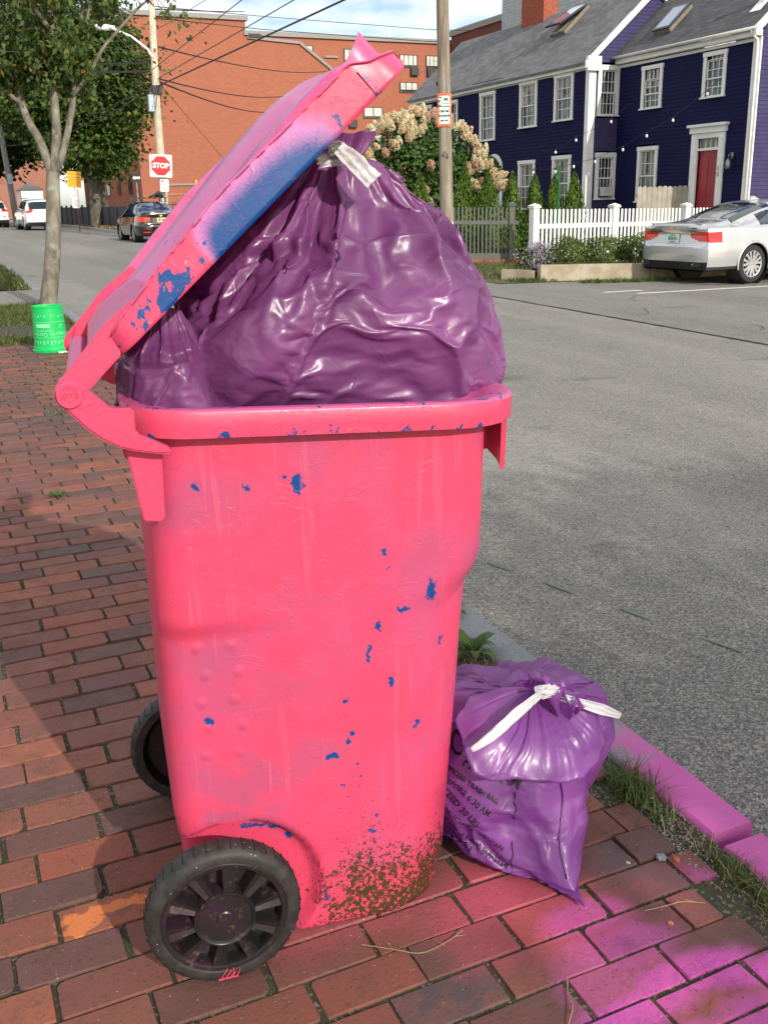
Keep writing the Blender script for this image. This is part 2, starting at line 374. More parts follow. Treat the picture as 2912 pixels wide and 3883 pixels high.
# ---------------------------------------------------------------- brick pavement
def m_brick():
    t = NT('paving_brick'); r = t.rnd(); pos = t.geo.outputs['Position']; ob = t.tc.outputs['Object']
    cr = t.n.new('ShaderNodeValToRGB'); e = cr.color_ramp; e.interpolation = 'LINEAR'
    cols = [(0, (.135, .055, .043)), (.12, (.085, .055, .052)), (.22, (.19, .066, .046)), (.36, (.155, .058, .044)), (.5, (.27, .088, .048)), (.64, (.125, .055, .055)), (.78, (.25, .070, .036)), (.88, (.070, .056, .060)), (1, (.19, .07, .05))]
    e.elements[0].position = 0; e.elements[1].position = 1
    for p, c in cols[1:-1]: e.elements.new(p)
    for i, (p, c) in enumerate(cols): e.elements[i].color = (*c, 1)
    t.l.new(r, cr.inputs[0]); c = cr.outputs[0]
    rv = t.vmath('ADD', pos, (0, 0, 0))
    n1 = t.noise(14, 4, .6, pos); n2 = t.noise(110, 4, .65, pos); n3 = t.noise(38, 5, .7, t.mapv(pos, (1, 1.6, 1)))
    c = t.mix(t.ramp(n1, .35, .68, 0, .55), c, t.mix(r, (.10, .05, .044), (.24, .09, .058)))
    c = t.mix(t.ramp(n2, .54, .70, 0, .5), c, (.06, .040, .032)); c = t.mix(t.math('MULTIPLY', t.ramp(t.noise(19, 5, .75, t.mapv(pos, (1, 1, 1), (7, 3, 0))), .58, .66), .5), c, (.085, .055, .045))
    mag = t.math('MULTIPLY', t.math('MULTIPLY', paint_mask(t, MAG, 8, .05, .45), t.ramp(n3, .28, .42, .35, 1)), t.ramp(t.noise(330, 3, .7, pos), .34, .5, .62, 1)); ros = paint_mask(t, ROSE, 6, .05, .7)
    c = t.mix(ros, c, (.48, .075, .12)); c = t.mix(mag, c, t.mix(t.noise(6, 2, .5, pos), (.62, .10, .34), (.46, .07, .42)))
    # a chipped orange scar on one brick
    sc = t.math('MULTIPLY', paint_mask(t, [(.16, 1.83, .11, .018, 1), (.10, 1.80, .05, .02, 1)], 22, .03, .15), 1)
    c = t.mix(sc, c, (.55, .17, .05)); sp = t.vor(95, pos, out='Distance'); spc = t.xyz(t.vor(95, pos, out='Color'))[1]
    c = t.mix(t.math('MULTIPLY', t.ramp(sp, .13, .05), t.ramp(spc, .78, .82)), c, (.60, .52, .42))
    c = t.mix(t.math('MULTIPLY', t.ramp(sp, .22, .10), t.ramp(spc, .16, .10)), c, (.03, .022, .018))
    z = t.xyz(ob)[2]; c = t.mix(t.ramp(z, -.004, -.014), c, (.05, .045, .028))
    t.set(Base_Color=c, Roughness=t.ramp(n1, .3, .7, .62, .8), Specular_IOR_Level=.4)
    b = t.bump(n2, .55, .003); b = t.bump(t.ramp(n3, .62, .72), .7, -.004, b); ck = t.math('ABSOLUTE', t.math('SUBTRACT', t.noise(26, 5, .7, t.mapv(pos, (1, 1.5, 1), (3, 1, 0))), .5)); b = t.bump(t.math('MULTIPLY', t.ramp(ck, .012, .002), t.ramp(n1, .5, .6)), .6, -.003, b); return t.m
BRK = m_brick()
def m_bed():
    t = NT('joint_soil'); pos = t.geo.outputs['Position']; n = t.noise(22, 4, .6, pos); n2 = t.noise(230, 3, .7, pos); v = t.vor(160, pos, out='Color')
    c = t.mix(t.ramp(n, .46, .60), (.045, .036, .026), (.040, .052, .018)); c = t.mix(t.ramp(t.xyz(v)[0], .80, .97, 0, .8), c, (.20, .18, .14))
    t.set(Base_Color=c, Roughness=.95); t.bump(n2, .8, .006); return t.m
sheet('sidewalk_bed', axis(-5, 1.475, 1.4, .06, 1.1), axis(-1.5, 14.1, 1.5, .06, 1.05), lambda x, y: terr(x, y)-.0065-(.010 if x > 1.34 else 0)+.004*noise.noise(Vector((x*9, y*9, 0))), m_bed())
pav = tag(thing('pavement', None, None, (0, 1.36, 0)), kind='structure')
BL, BW, BH = .2135, .1035, .05
def brick_mesh(L, W, seed, gap=.0056):
    rs = random.Random(seed); hx, hy = (L-gap)/2, (W-gap)/2; out = []
    for (sx, sy) in ((1, 1), (-1, 1), (-1, -1), (1, -1)):
        rc = rs.uniform(.0015, .005) if rs.random() > .22 else rs.uniform(.010, .020); cx, cy = sx*(hx-rc), sy*(hy-rc); a0 = {(1, 1): 0, (-1, 1): 90, (-1, -1): 180, (1, -1): 270}[(sx, sy)]
        for a in (8, 45, 82): out.append((cx+rc*math.cos(R(a0+a)), cy+rc*math.sin(R(a0+a))))
        nx = {(1, 1): (0, hy), (-1, 1): (-hx, 0), (-1, -1): (0, -hy), (1, -1): (hx, 0)}[(sx, sy)]; out.append((nx[0]+rs.uniform(-.01, .01) if nx[0] == 0 else nx[0], nx[1] if nx[0] == 0 else rs.uniform(-.01, .01)))
    out = [(x*(1+rs.uniform(-.008, .006)), y*(1+rs.uniform(-.018, .012))) for x, y in out]; n = len(out)
    vs = [(x*.984, y*.968, .0) for x, y in out]+[(x*.993, y*.986, -.0022) for x, y in out]+[(x, y, -.02) for x, y in out]+[(x, y, -BH) for x, y in out]
    fs = [tuple(range(n))]+[(k*n+i, (k+1)*n+i, (k+1)*n+(i+1) % n, k*n+(i+1) % n) for k in range(3) for i in range(n)]
    return vs, fs
vari = []
for sd_ in range(12):
    vs, fs = brick_mesh(BL-.002, BW-.0005, sd_); me = bpy.data.meshes.new('brick'); me.from_pydata(vs, [], fs); me.materials.append(BRK); me.update()
    me.polygons.foreach_set('use_smooth', [True]*len(me.polygons)); me.set_sharp_from_angle(angle=R(40)); vari.append((me, vs, fs))
def in_view(x, y, z):
    d = Vector((x, y, z-CAM_H)); w = d.dot(fw); px = 383.5+FPX*d.dot(r2)/w; py = 512-FPX*d.dot(u2)/w
    return w > .1 and -40 < px < 807 and py < 1080, px, py, w
cand = []
for row in range(-11, 91):
    y = 1.409+row*BW; off = (.7925 if row % 2 == 0 else .9285)+.012*math.sin(row*2.1)+random.uniform(-.008, .008)
    edge = 1.39+.03*math.sin(row*1.7)-.05*(row % 2)
    last = None
    for k in range(-22, 7):
        x = off+k*BL
        sx = 1.
        if x+BL/2 > edge+.045:
            if x-BL/2 > edge-.055: continue
            x0_ = x-BL/2; x1_ = edge; sx = (x1_-x0_)/BL; x = (x0_+x1_)/2
        y_ = y+random.uniform(-.0022, .0022); x_ = x+random.uniform(-.003, .003); vw, px, py, w = in_view(x_, y_, 0)
        hid = .34 < x_ < .82 and 1.62 < y_ < 2.1
        cand.append((w if (vw and not hid) else 1e3+w, x_, y_, sx, py))
cand.sort(); soup = MB()
for i, (w, x, y, sx, py) in enumerate(cand):
    rz = random.gauss(0, .010)+(math.pi if random.random() < .5 else 0); z = terr(x, y)+random.gauss(0, .0014)+.0012*math.sin(x*3+y*2)
    M = Matrix.Translation((x, y, z)) @ Matrix.Rotation(rz, 4, 'Z') @ Matrix.Rotation(random.gauss(0, .012), 4, 'X') @ Matrix.Rotation(random.gauss(0, .007), 4, 'Y') @ Matrix.Diagonal((sx, 1, 1, 1))
    me, vs, fs = random.choice(vari)
    if i < 300 and w < 900:
        o = bpy.data.objects.new('brick', me); COL.objects.link(o); o.parent = pav; o.matrix_basis = WM[pav.name].inverted() @ M
    else: soup.add([M @ Vector(v) for v in vs], fs)
def m_brick_far():
    t = BRK.copy(); t.name = 'paving_brick_rows'; nt = t.node_tree
    oi = [n for n in nt.nodes if n.type == 'OBJECT_INFO'][0]; g = nt.nodes.new('ShaderNodeNewGeometry')
    for l in list(oi.outputs['Random'].links): nt.links.new(g.outputs['Random Per Island'], l.to_socket)
    for n in list(nt.nodes):
        if n.type == 'TEX_COORD':
            for l in list(n.outputs['Object'].links): pass
    # height test uses object z: use the normal instead
    for n in nt.nodes:
        if n.type == 'MAP_RANGE' and abs(n.inputs[1].default_value+.004) < 1e-6 and abs(n.inputs[2].default_value+.014) < 1e-6:
            s = nt.nodes.new('ShaderNodeSeparateXYZ'); nt.links.new(g.outputs['Normal'], s.inputs[0]); nt.links.new(s.outputs[2], n.inputs[0]); n.inputs[1].default_value = .5; n.inputs[2].default_value = .2
    return t
tag(soup.build('brick_field', m_brick_far(), pav), kind='stuff')
# ================================================================ the pink wheeled bin
BZ = .03; BIN_RZ = R(-8.5); BO = Vector((.58, 1.577, BZ))
PINK = (.63, .055, .122); ROSEP = (.47, .070, .165); PURP = (.40, .10, .30); BLUE = (.002, .052, .21)
def m_binpaint(name, chips=(), drips=False, dirt=False, chip_amt=.0, over=.5, topcol=True, dustz=None, attr_blue=False, dents=()):
    t = NT(name); ob = t.tc.outputs['Object']; X, Y, Z = t.xyz(ob)
    n = t.noise(3.4, 4, .55, ob); n2 = t.noise(26, 4, .6, ob, dist=.6)
    c = t.mix(t.math('MULTIPLY', t.ramp(n, .46, .66), over), PINK, ROSEP)
    c = t.mix(t.ramp(t.noise(9, 4, .6, ob), .55, .75, 0, .18), c, (.86, .085, .13))
    if chips:       # places where the topcoat is thin and the purple-grey undercoat shows
        wv = t.vmath('SUBTRACT', t.noise(13, 4, .6, ob, col=True), (.5, .5, .5)); wv = t.vmath('SCALE', wv); wv.node.inputs['Scale'].default_value = .16; pw = t.vmath('ADD', ob, wv); um = None
        for (x, z, a, b, st_) in THIN:
            v = t.ramp(t.vmath('LENGTH', t.vmath('MULTIPLY', t.vmath('SUBTRACT', pw, (x, 0, z)), (1/a, 0, 1/b))), 1.25, .35, 0, st_); um = v if um is None else t.math('MAXIMUM', um, v)
        c = t.mix(um, c, (.36, .075, .16))
    if topcol:      # faces turned to the sky caught the purple overspray
        N = t.xyz(t.geo.outputs['Normal'])[2]; c = t.mix(t.ramp(N, .30, .75, 0, .62), c, PURP)
    if attr_blue:
        a = t.attr('blue'); soft = t.attr('haze')
        c = t.mix(t.ramp(t.math('ADD', soft, t.math('MULTIPLY', n2, .35)), .35, .75), c, (.50, .16, .40))
        c = t.mix(t.ramp(t.math('ADD', a, t.math('MULTIPLY', t.noise(240, 3, .7, ob), .45)), .42, 1.15), c, BLUE)
    if chips or chip_amt:
        nzv = t.vmath('SUBTRACT', t.noise(70, 4, .75, ob, col=True), (.5, .5, .5)); m = None
        sc = t.vmath('SCALE', nzv); sc.node.inputs['Scale'].default_value = .036
        p = t.vmath('ADD', ob, sc)
        for (x, z, a, b) in chips:
            v = t.vmath('LENGTH', t.vmath('MULTIPLY', t.vmath('SUBTRACT', p, (x, 0, z)), (1/a, 0, 1/b))); m = v if m is None else t.math('MINIMUM', m, v)
        if m is not None:
            near = t.ramp(Y, .10, .05); k = t.math('MULTIPLY', t.ramp(m, 1.1, .96), near); c = t.mix(t.math('MULTIPLY', t.ramp(m, 1.9, 1.0, 0, .28), near), c, ROSEP); c = t.mix(k, c, BLUE)
        if chip_amt:
            e = t.attr('edge'); w = t.math('ADD', t.math('MULTIPLY', e, chip_amt), t.noise(34, 5, .68, t.mapv(ob, (1, 1, .75), (0, 0, 0), (0, .7, 0)))); c = t.mix(t.ramp(w, .70, .72), c, BLUE)
        pe = t.noise(17, 5, .65, ob, dist=.8); pl = t.math('ABSOLUTE', t.math('SUBTRACT', pe, .56)); c = t.mix(t.ramp(pl, .0035, .001, 0, .38), c, (.38, .03, .08))
    h = None
    if drips:
        dv = t.mapv(ob, (62, 62, 3.2)); dn = t.noise(1, 2, .5, dv); dr = t.math('MULTIPLY', t.ramp(dn, .60, .68), t.ramp(t.noise(2.3, 3, .6, ob), .42, .58)); c = t.mix(t.math('MULTIPLY', dr, .30), c, (.80, .12, .19)); h = dr
    if dirt:
        g = t.ramp(Z, .36, .03); gx = t.ramp(X, -.12, .05, .35, 1); dm = t.math('MULTIPLY', g, gx); dn = t.noise(120, 5, .75, ob); d2 = t.noise(9, 3, .6, ob)
        w = t.math('ADD', t.math('ADD', t.math('MULTIPLY', dm, .25), dn), t.math('MULTIPLY', d2, .28)); c = t.mix(t.ramp(w, .835, .86), c, (.055, .036, .012))
        c = t.mix(t.ramp(t.math('ADD', Z, t.math('MULTIPLY', n2, .02)), .020, .006), c, t.mix(.5, BLUE, PURP))
    t.set(Base_Color=c, Roughness=t.ramp(n2, .3, .7, .30, .42), Specular_IOR_Level=.45)
    b = t.bump(t.noise(38, 4, .6, ob), .10, .004)
    if chips or chip_amt: b = t.bump(t.ramp(pe, .552, .566), .35, .0015, b)
    if h is not None: b = t.bump(h, .35, .002, b)
    for (x, z, r) in dents:
        v = t.vmath('LENGTH', t.vmath('SUBTRACT', t.vmath('MULTIPLY', ob, (1, 0, 1)), (x, 0, z))); b = t.bump(t.ramp(v, r, 0), .5, .004, b)
    return t.m
_ca, _sa = math.cos(BIN_RZ), math.sin(BIN_RZ)
THIN = [(-.20, .93, .13, .05, .55), (.02, .95, .10, .04, .35), (-.16, .37, .12, .06, .7), (-.03, .40, .09, .06, .6), (-.18, .29, .10, .025, .8), (-.10, .55, .14, .05, .45), (-.22, .64, .06, .05, .5), (.05, .60, .12, .04, .3), (.20, .80, .10, .04, .3), (.10, .14, .12, .04, .4), (.24, .50, .04, .12, .35), (-.05, .74, .16, .025, .4)]
def L2(x, z, y=1.57, b=0.):
    """a sight line measured at (x, y, z) carried onto the bin's own plane b"""
    d = Vector((x, y, z-CAM_H)); n = Vector((-_sa, _ca, 0)); t = (n.dot(Vector((BO.x, BO.y, 0)))+b)/n.dot(d)
    p = d*t; return ((p.x-BO.x)*_ca+(p.y-BO.y)*_sa, p.z+CAM_H-BZ)
CH = [(.36, 1.005, .008, .006), (.537, .985, .011, .020), (.447, .99, .006, .005), (.515, 1.0, .005, .004), (.795, .735, .010, .022), (.735, .71, .011, .005), (.685, .685, .005, .012), (.662, .63, .004, .022), (.612, .542, .006, .006), (.578, .43, .014, .007), (.612, .455, .006, .006), (.62, .47, .005, .006), (.762, .455, .004, .010), (.707, .56, .005, .012), (.352, .56, .008, .006), (.70, .83, .004, .007), (.705, .80, .003, .003), (.63, .40, .003, .004), (.64, .375, .002, .003), (.635, .35, .002, .003), (.66, .24, .009, .004), (.67, .27, .003, .004), (.82, .62, .003, .012), (.60, .36, .004, .003), (.61, .33, .003, .003), (.59, .31, .003, .002), (.555, .12, .003, .016), (.425, .300, .030, .0045), (.465, .285, .018, .005), (.49, .262, .008, .008)]
DN = [(-.235+.06*(i % 3)+.012*(i//3 % 2), .655-.055*(i//3), .016) for i in (0, 1, 3, 4, 6, 7, 9, 10, 12, 13)]
MB_BODY = m_binpaint('bin_paint_body', [(*L2(x, z), a, b) for x, z, a, b in CH], True, True, 0, .95, False, dents=DN)
MB_RIM = m_binpaint('bin_paint_rim', chip_amt=.15, over=.35)
MB_LID = m_binpaint('bin_paint_lid', chip_amt=.19, over=.5, attr_blue=True)
MB_PLAIN = m_binpaint('bin_paint_bracket', chip_amt=.05, over=.3)

wb = thing('wheeled_bin', 'tall hot pink wheeled bin with chipped blue patches and open lid', 'wheeled bin', tuple(BO), BIN_RZ)
BM = WM['wheeled_bin']
def section(a0, a1, b0, b1, rr, rf, nc=14, ns=34, nw=22):
    """rounded rectangle, counter-clockwise from the near-rear corner; rr rear radius, rf front radius"""
    P = []
    def arc(cx, cy, r, s):
        for k in range(nc): a = R(s+90*k/(nc-1)); P.append((cx+r*math.cos(a), cy+r*math.sin(a)))
    def seg(p, q, n):
        for k in range(1, n): P.append((p[0]+(q[0]-p[0])*k/n, p[1]+(q[1]-p[1])*k/n))
    arc(a0+rr, b0+rr, rr, 180); seg((a0+rr, b0), (a1-rf, b0), ns); arc(a1-rf, b0+rf, rf, 270); seg((a1, b0+rf), (a1, b1-rf), nw)
    arc(a1-rf, b1-rf, rf, 0); seg((a1-rf, b1), (a0+rr, b1), ns); arc(a0+rr, b1-rr, rr, 90); seg((a0, b1-rr), (a0, b0+rr), nw)
    return P
ztop = lambda a: 1.091-.047*a
zs_ = [-.0, .004, .012]+list(np.linspace(.025, 1.0, 118))
_fp = [L2(x, z, y) for x, z, y in ((.819, .032, 1.6), (.827, .05, 1.6), (.842, .209, 1.6), (.864, .504, 1.59), (.874, .685, 1.585), (.877, .712, 1.585), (.900, .75, 1.58), (.909, .781, 1.58), (.913, 1.042, 1.57))]
_fz = [p[1] for p in _fp]; _fa = [p[0]+.030+.022*(1-p[1]) for p in _fp]; print('front', _fa)
fr = lambda z: float(np.interp(z, [0, .008]+_fz, [_fa[0]-.02, _fa[0]-.006]+_fa))
_ra = [L2(x, z, y)[0] for x, z, y in ((.285, .328, 1.6), (.284, .804, 1.58), (.293, 1.05, 1.57))]; print('rear', _ra)
re = lambda z: float(np.interp(z, [0, .02, .30, .77, 1.03], [_ra[0]+.03, _ra[0]+.02]+[v-.008 for v in _ra]))
WB = .50
HUBA, HUBZ = L2(.336, .188, 1.52, -.085); HUBZ = .145; print('hub', HUBA)
def body_pt(a, b, z, near, inner=0):
    # step-in of the corners below the grip line
    k = min(1, max(0, (.715-z)/.05)); k = k*k*(3-2*k); crease = max(0, (-a-.05)/.2) if a < 0 else max(0, (a-.16)/.12)
    if near: b += .016*k*min(1, crease)*(1 if a < 0 else .7)
    # wheel arch: pushed in towards the middle of the bin
    for side in (0, 1):
        d = math.hypot(a-HUBA-.040, z-.120); w = min(1, max(0, (.166-d)/.020)); w = w*w*(3-2*w)
        if side == 0 and b < .2: b += (.032)*w*(1 if b < .12 else 0)
        if side == 1 and b > WB-.2: b -= .062*w*(1 if b > WB-.12 else 0)
    return a, b, z
P = []
for z in zs_:
    k = z/1.05; b0, b1 = -.004-.006*k, WB+.05*k; q = .012 if z < .002 else (.004 if z < .006 else 0)
    sec = section(re(z)+q, fr(z)-q, b0+q, b1-q, .045+.02*k, .150-.045*k)
    P.append([BM @ Vector(body_pt(a, b, z, b < .12)) for a, b in sec])
top = []
k = 1; sec = section(re(1.05), fr(1.05), -.010, WB+.05, .065, .105); P.append([BM @ Vector((a, b, ztop(a)-.012)) for a, b in sec])
seci = section(re(1.05)+.005, fr(1.05)-.005, -.005, WB+.045, .06, .10)
P.append([BM @ Vector((a, b, ztop(a)-.012)) for a, b in seci]); 
seci2 = section(re(.5)+.01, fr(.5)-.01, .01, WB+.01, .06, .10); P.append([BM @ Vector((a, b, .5)) for a, b in seci2])
mb = MB().grid(P, closed_v=True); m = len(P[0]); mb.add(P[0], [tuple(range(m))]); mb.add(P[-1], [tuple(range(m))])
body = mb.build('body', MB_BODY, wb, auto=50, fix=False)
# rim
def ring(name, secs, mat, edge=None):
    PP = [[BM @ Vector(p) for p in s] for s in secs]; mb = MB().grid(PP, closed_u=True, closed_v=True); o = mb.build(name, mat, wb, auto=38, fix=True)
    if edge is not None:
        a = o.data.attributes.new('edge', 'FLOAT', 'POINT'); a.data.foreach_set('value', np.repeat(np.array(edge, np.float32), len(secs[0])))
    return o
def rs_(d, dz, din=None):
    f = .060/.035*d if d > 0 else d; r0 = max(.02, .075+d); r1 = max(.03, .135+d)
    return [(a, b, ztop(a)+dz) for a, b in section(re(1.05)-d, fr(1.05)+f, -.010-d, WB+.05+d, r0, r1)]
ring('rim', [rs_(.035, -.048), rs_(.036, -.030), rs_(.036, -.006), rs_(.0335, -.0015), rs_(.030, 0), rs_(.006, -.002), rs_(.001, -.008), rs_(-.022, -.008), rs_(-.026, -.012), rs_(-.026, -.055), rs_(-.021, -.055), rs_(-.018, -.014), rs_(.005, -.014), rs_(.031, -.010), rs_(.032, -.048)], MB_RIM,
     [1, .3, .3, .8, .8, .7, .7, .5, .3, .2, .2, .2, .2, .2, .7])
# hinge side plates, near and far
PLATE = [(.158, 1.206), (.166, 1.211), (.175, 1.208), (.186, 1.199), (.199, 1.187), (.215, 1.171), (.226, 1.159), (.238, 1.1555), (.262, 1.154), (.262, 1.113), (.314, 1.084), (.314, 1.075), (.293, 1.077), (.257, 1.086), (.235, 1.094), (.209, 1.111), (.19, 1.128), (.175, 1.146), (.165, 1.158), (.153, 1.170), (.149, 1.180), (.151, 1.193)]
def edge0(o, v=.25):
    a = o.data.attributes.new('edge', 'FLOAT', 'POINT'); a.data.foreach_set('value', np.full(len(o.data.vertices), v, np.float32)); return o
def bplate(poly, b0, b1, name, bev=.002):
    poly = [L2(x, z, 1.52, -.045) for x, z in poly]; cx = sum(p[0] for p in poly)/len(poly); cz = sum(p[1] for p in poly)/len(poly)
    mb = MB().prism(poly, lambda u, v, d: BM @ Vector((u, d, v)), b0, b1); o = mb.build(name, MB_PLAIN, wb, fix=True)
    bm = bmesh.new(); bm.from_mesh(o.data); bmesh.ops.bevel(bm, geom=[e for e in bm.edges if len(e.link_faces) == 2 and e.calc_face_angle(0) > 1], offset=bev, segments=2, affect='EDGES', clamp_overlap=True); bm.to_mesh(o.data); bm.free()
    return edge0(o)
bplate(PLATE, -.052, -.030, 'hinge_bracket', .0035); bplate(PLATE, WB+.07, WB+.092, 'hinge_bracket', .0035)
def disc(b, sgn):
    hx, hz = L2(.168, 1.1845, 1.50, -.056); mb = MB()
    prof = [(.0, 0), (.0125, 0), (.0135, -.001), (.0160, -.001), (.0195, -.001), (.0205, .001), (.0205, .006)]
    prof = [(r, b+sgn*-h*-1) for r, h in prof]
    mb.lathe([(r, h) for r, h in prof], (0, 0, 0), 'y', 36); mb.v = [tuple(BM @ Vector((x+hx, y, z+hz))) for x, y, z in mb.v]
    return edge0(mb.build('hinge_cap', MB_PLAIN, wb, auto=30, fix=True), .4)
cap = disc(-.0565, 1); disc(WB+.098, -1)
LETT = simple('emboss_dark', (.55, .045, .10), .5, .2, 40)
def txt(s, size, extr, name, mat, parent, M, align='CENTER', shear=0, sp=1.0, res=2, off=0.):
    c = bpy.data.curves.new('tmp', 'FONT'); c.body = s; c.size = size; c.extrude = extr; c.align_x = align; c.align_y = 'CENTER'; c.resolution_u = res; c.space_character = sp; c.shear = shear; c.offset = off
    to = bpy.data.objects.new('tmp', c); COL.objects.link(to); dg = bpy.context.evaluated_depsgraph_get(); me = bpy.data.meshes.new_from_object(to.evaluated_get(dg))
    bpy.data.objects.remove(to); bpy.data.curves.remove(c); me.name = name
    Mi = (WM[parent.name].inverted() if parent is not None else Matrix()) @ M
    for v in me.vertices: v.co = Mi @ v.co
    me.materials.clear(); me.materials.append(mat); me.update(); o = bpy.data.objects.new(name, me); COL.objects.link(o)
    if parent is not None: o.parent = parent; WM[o.name] = WM[parent.name]
    return o
hx, hz = L2(.168, 1.1845, 1.50, -.056)
WM[cap.name] = BM
FACE = Matrix(((1, 0, 0, 0), (0, 0, 1, 0), (0, 1, 0, 0), (0, 0, 0, 1)))   # text facing -Y: x->x, y->z, z->-y
FACE = Matrix(((1, 0, 0, 0), (0, 0, -1, 0), (0, 1, 0, 0), (0, 0, 0, 1)))
txt('oTTo', .0105, .0006, 'lettering', LETT, cap, BM @ Matrix.Translation((hx, -.0572, hz)) @ FACE, sp=.95)
mb = MB(); dm = [(hx+x*.0145, hz+z*.0115) for x, z in ((1, 0), (0, 1), (-1, 0), (0, -1))]
for i in range(4):
    p, q = dm[i], dm[(i+1) % 4]; mb.bar(BM @ Vector((p[0], -.0571, p[1])), BM @ Vector((q[0], -.0571, q[1])), .0009, .0009)
mb.build('emblem', LETT, cap)
# handle bar between the brackets
mb = MB(); pts = [BM @ Vector((hx+.010, b, hz+.004)) for b in np.linspace(-.03, WB+.07, 12)]; mb.tube(pts, [.014]+[.0195]*10+[.014], 20); edge0(mb.build('handle_bar', MB_PLAIN, wb, smooth=True), .1)
# rear ribs under the rim and the front grip skirt
RIB = [(.243, 1.088), (.30, 1.080), (.296, .962), (.287, .958), (.262, .962), (.256, 1.0), (.251, 1.04)]
bplate(RIB, -.022, -.010, 'rib'); bplate(RIB, WB+.04, WB+.052, 'rib'); bplate([(.232, 1.088), (.30, 1.08), (.30, 1.02), (.255, 1.015), (.243, 1.03)], .16, .17, 'rib')
for bb in (.15, .36): bplate([(.90, 1.06), (.985, 1.05), (.978, .955), (.955, .953), (.945, .985), (.925, .99), (.90, .985)], bb, bb+.006, 'rib')
def front_plate():
    o0 = [(a, b) for a, b, z in rs_(.031, 0)]; n = len(o0); am = max(p[0] for p in o0); idx = [i for i in range(n) if o0[i][0] > am-.016]
    A = []
    for a_, t in ((0, 0), (1, 0), (1, 1), (0, 1)): pass
    rows = []
    for i in idx:
        a, b = o0[i]; fl = .5; zb = .955-.037*min(1, abs(b-.27)/.2)
        rows.append([BM @ Vector((a, b, ztop(a)-.044)), BM @ Vector((a-.004, b, zb)), BM @ Vector((a-.012, b*.98+.005, zb)), BM @ Vector((a-.010, b*.98+.005, ztop(a)-.044))])
    mb = MB().grid(rows, closed_v=True); mb.add(rows[0], [(0, 1, 2, 3)]); mb.add(rows[-1], [(0, 3, 2, 1)]); return edge0(mb.build('front_skirt', MB_PLAIN, wb, auto=40, fix=True))
front_plate()

# lid: local (s along the slope from the hinge side, t across, h above its lower edge)
l0 = L2(.247, 1.230, 1.51, -.06); l1 = L2(.739, 1.655, 1.51, -.06); LA = math.atan2(l1[1]-l0[1], l1[0]-l0[0]); print('lid', l0, l1, math.degrees(LA), math.dist(l0, l1), 'hinge', hx, hz); LW0, LW1 = -.060, WB+.10
ds_, dn_ = (math.cos(LA), math.sin(LA)), (-math.sin(LA), math.cos(LA))
def lidp(s, t, h): return BM @ Vector((l0[0]+ds_[0]*s+dn_[0]*h, t, l0[1]+ds_[1]*s+dn_[1]*h))
def ss(x, a, b): x = min(1, max(0, (x-a)/(b-a))); return x*x*(3-2*x)
LL = math.dist(l0, l1)
def lid_h(s, u, near=True):            # u = distance in from the nearer side edge; top surface height
    fl = float(np.interp(s, [0, .05, .3, .57, .61, LL], [.030, .040, .064, .064, .052, .038])); 
    cr = float(np.interp(s, [-.03, .1, .2, .3, .4, .5, .56, .62, LL+.01], [.026, .030, .040, .054, .067, .074, .072, .062, .048]))-.055*ss(u, .13, .36)
    h = fl+.0025*math.sin(s*9)
    h -= .024*ss(u, .016, .034)*(1-ss(u, .046, .080)) 
    h = h+(cr-fl)*ss(u, .05, .085)
    if s > .565 and u < .30 and near:
        k = ss(s, .565, .600); hh = .018 if u > .035 else fl-.004
        fin = math.exp(-(abs(u-.085)/.007)**3)*(.056+.026*(s-.57)/.08)+math.exp(-(abs(u-.15)/.010)**3)*.056; h = h*(1-k)+k*max(fl-.012-.020*ss(u, .0, .04)+.020*ss(u, .15, .3), fin if u < .25 else 0) if u < .25 else h
    return h
ni, nj = 120, 110; W_ = LW1-LW0
us = sorted(set([round(x, 4) for x in np.linspace(0, .24, 90)]+[round(x, 4) for x in np.linspace(.24, W_-.24, 24)]+[round(W_-x, 4) for x in np.linspace(0, .24, 40)]))
ss_list = np.linspace(0, LL, ni); P = []; HZ = []; BLU = []; EDG = []
rc = .045
for s in ss_list:
    row = []; hz_ = []; bl = []; ed = []
    ins = 0
    for e0 in (s, LL-s):
        if e0 < rc: ins = rc-math.sqrt(max(0, rc*rc-(rc-e0)**2))
    f0 = lid_h(s, 0); 
    def at(u, h, flare=0): return lidp(s, LW0+ins+(W_-2*ins)*u/W_-flare, h)
    blue = ss(s, .19, .25)*(1-ss(s, .36, .56)); chipz = math.exp(-((s-.13)/.07)**2)
    for k in range(9):                      # near flange from its lower edge up
        v = k/8; hh = f0*v; row.append(lidp(s, LW0+ins-.004*(1-v)+.004*v*v, hh)); hz_.append(blue*(1.5-v*.75)); bl.append(blue*(1.55-v*1.30)); ed.append(.55-.4*v+chipz*(.95 if .1 < v < .8 else .4))
    for u in us[1:-1]: row.append(at(u, lid_h(s, min(u, W_-u), u < W_/2))); hz_.append(.25*ss(u, 0, .1)+.1); bl.append(-.5); ed.append(.25)
    for k in range(8, -1, -1):
        v = k/8; row.append(lidp(s, LW1-ins+.004*(1-v), f0*v)); hz_.append(.3); bl.append(0); ed.append(.4)
    P.append(row); HZ += hz_; BLU += bl; EDG += ed
m = len(P[0])
def endrow(s, dsn, mult):
    row = []
    for j, p in enumerate(P[0 if dsn < 0 else -1]):
        loc = BM.inverted() @ p; q = (loc.x-l0[0], loc.z-l0[1]); h = q[0]*dn_[0]+q[1]*dn_[1]; row.append(lidp(s+dsn, loc.y, h*mult))
    return row
P = [endrow(0, -.002, 0.0), endrow(0, -.002, .55)]+P+[endrow(LL, .003, .55), endrow(LL, .003, 0.0)]
HZ = HZ[:m]*2+HZ+HZ[-m:]*2; BLU = [0]*2*m+BLU+[0]*2*m; EDG = EDG[:m]*2+EDG+EDG[-m:]*2
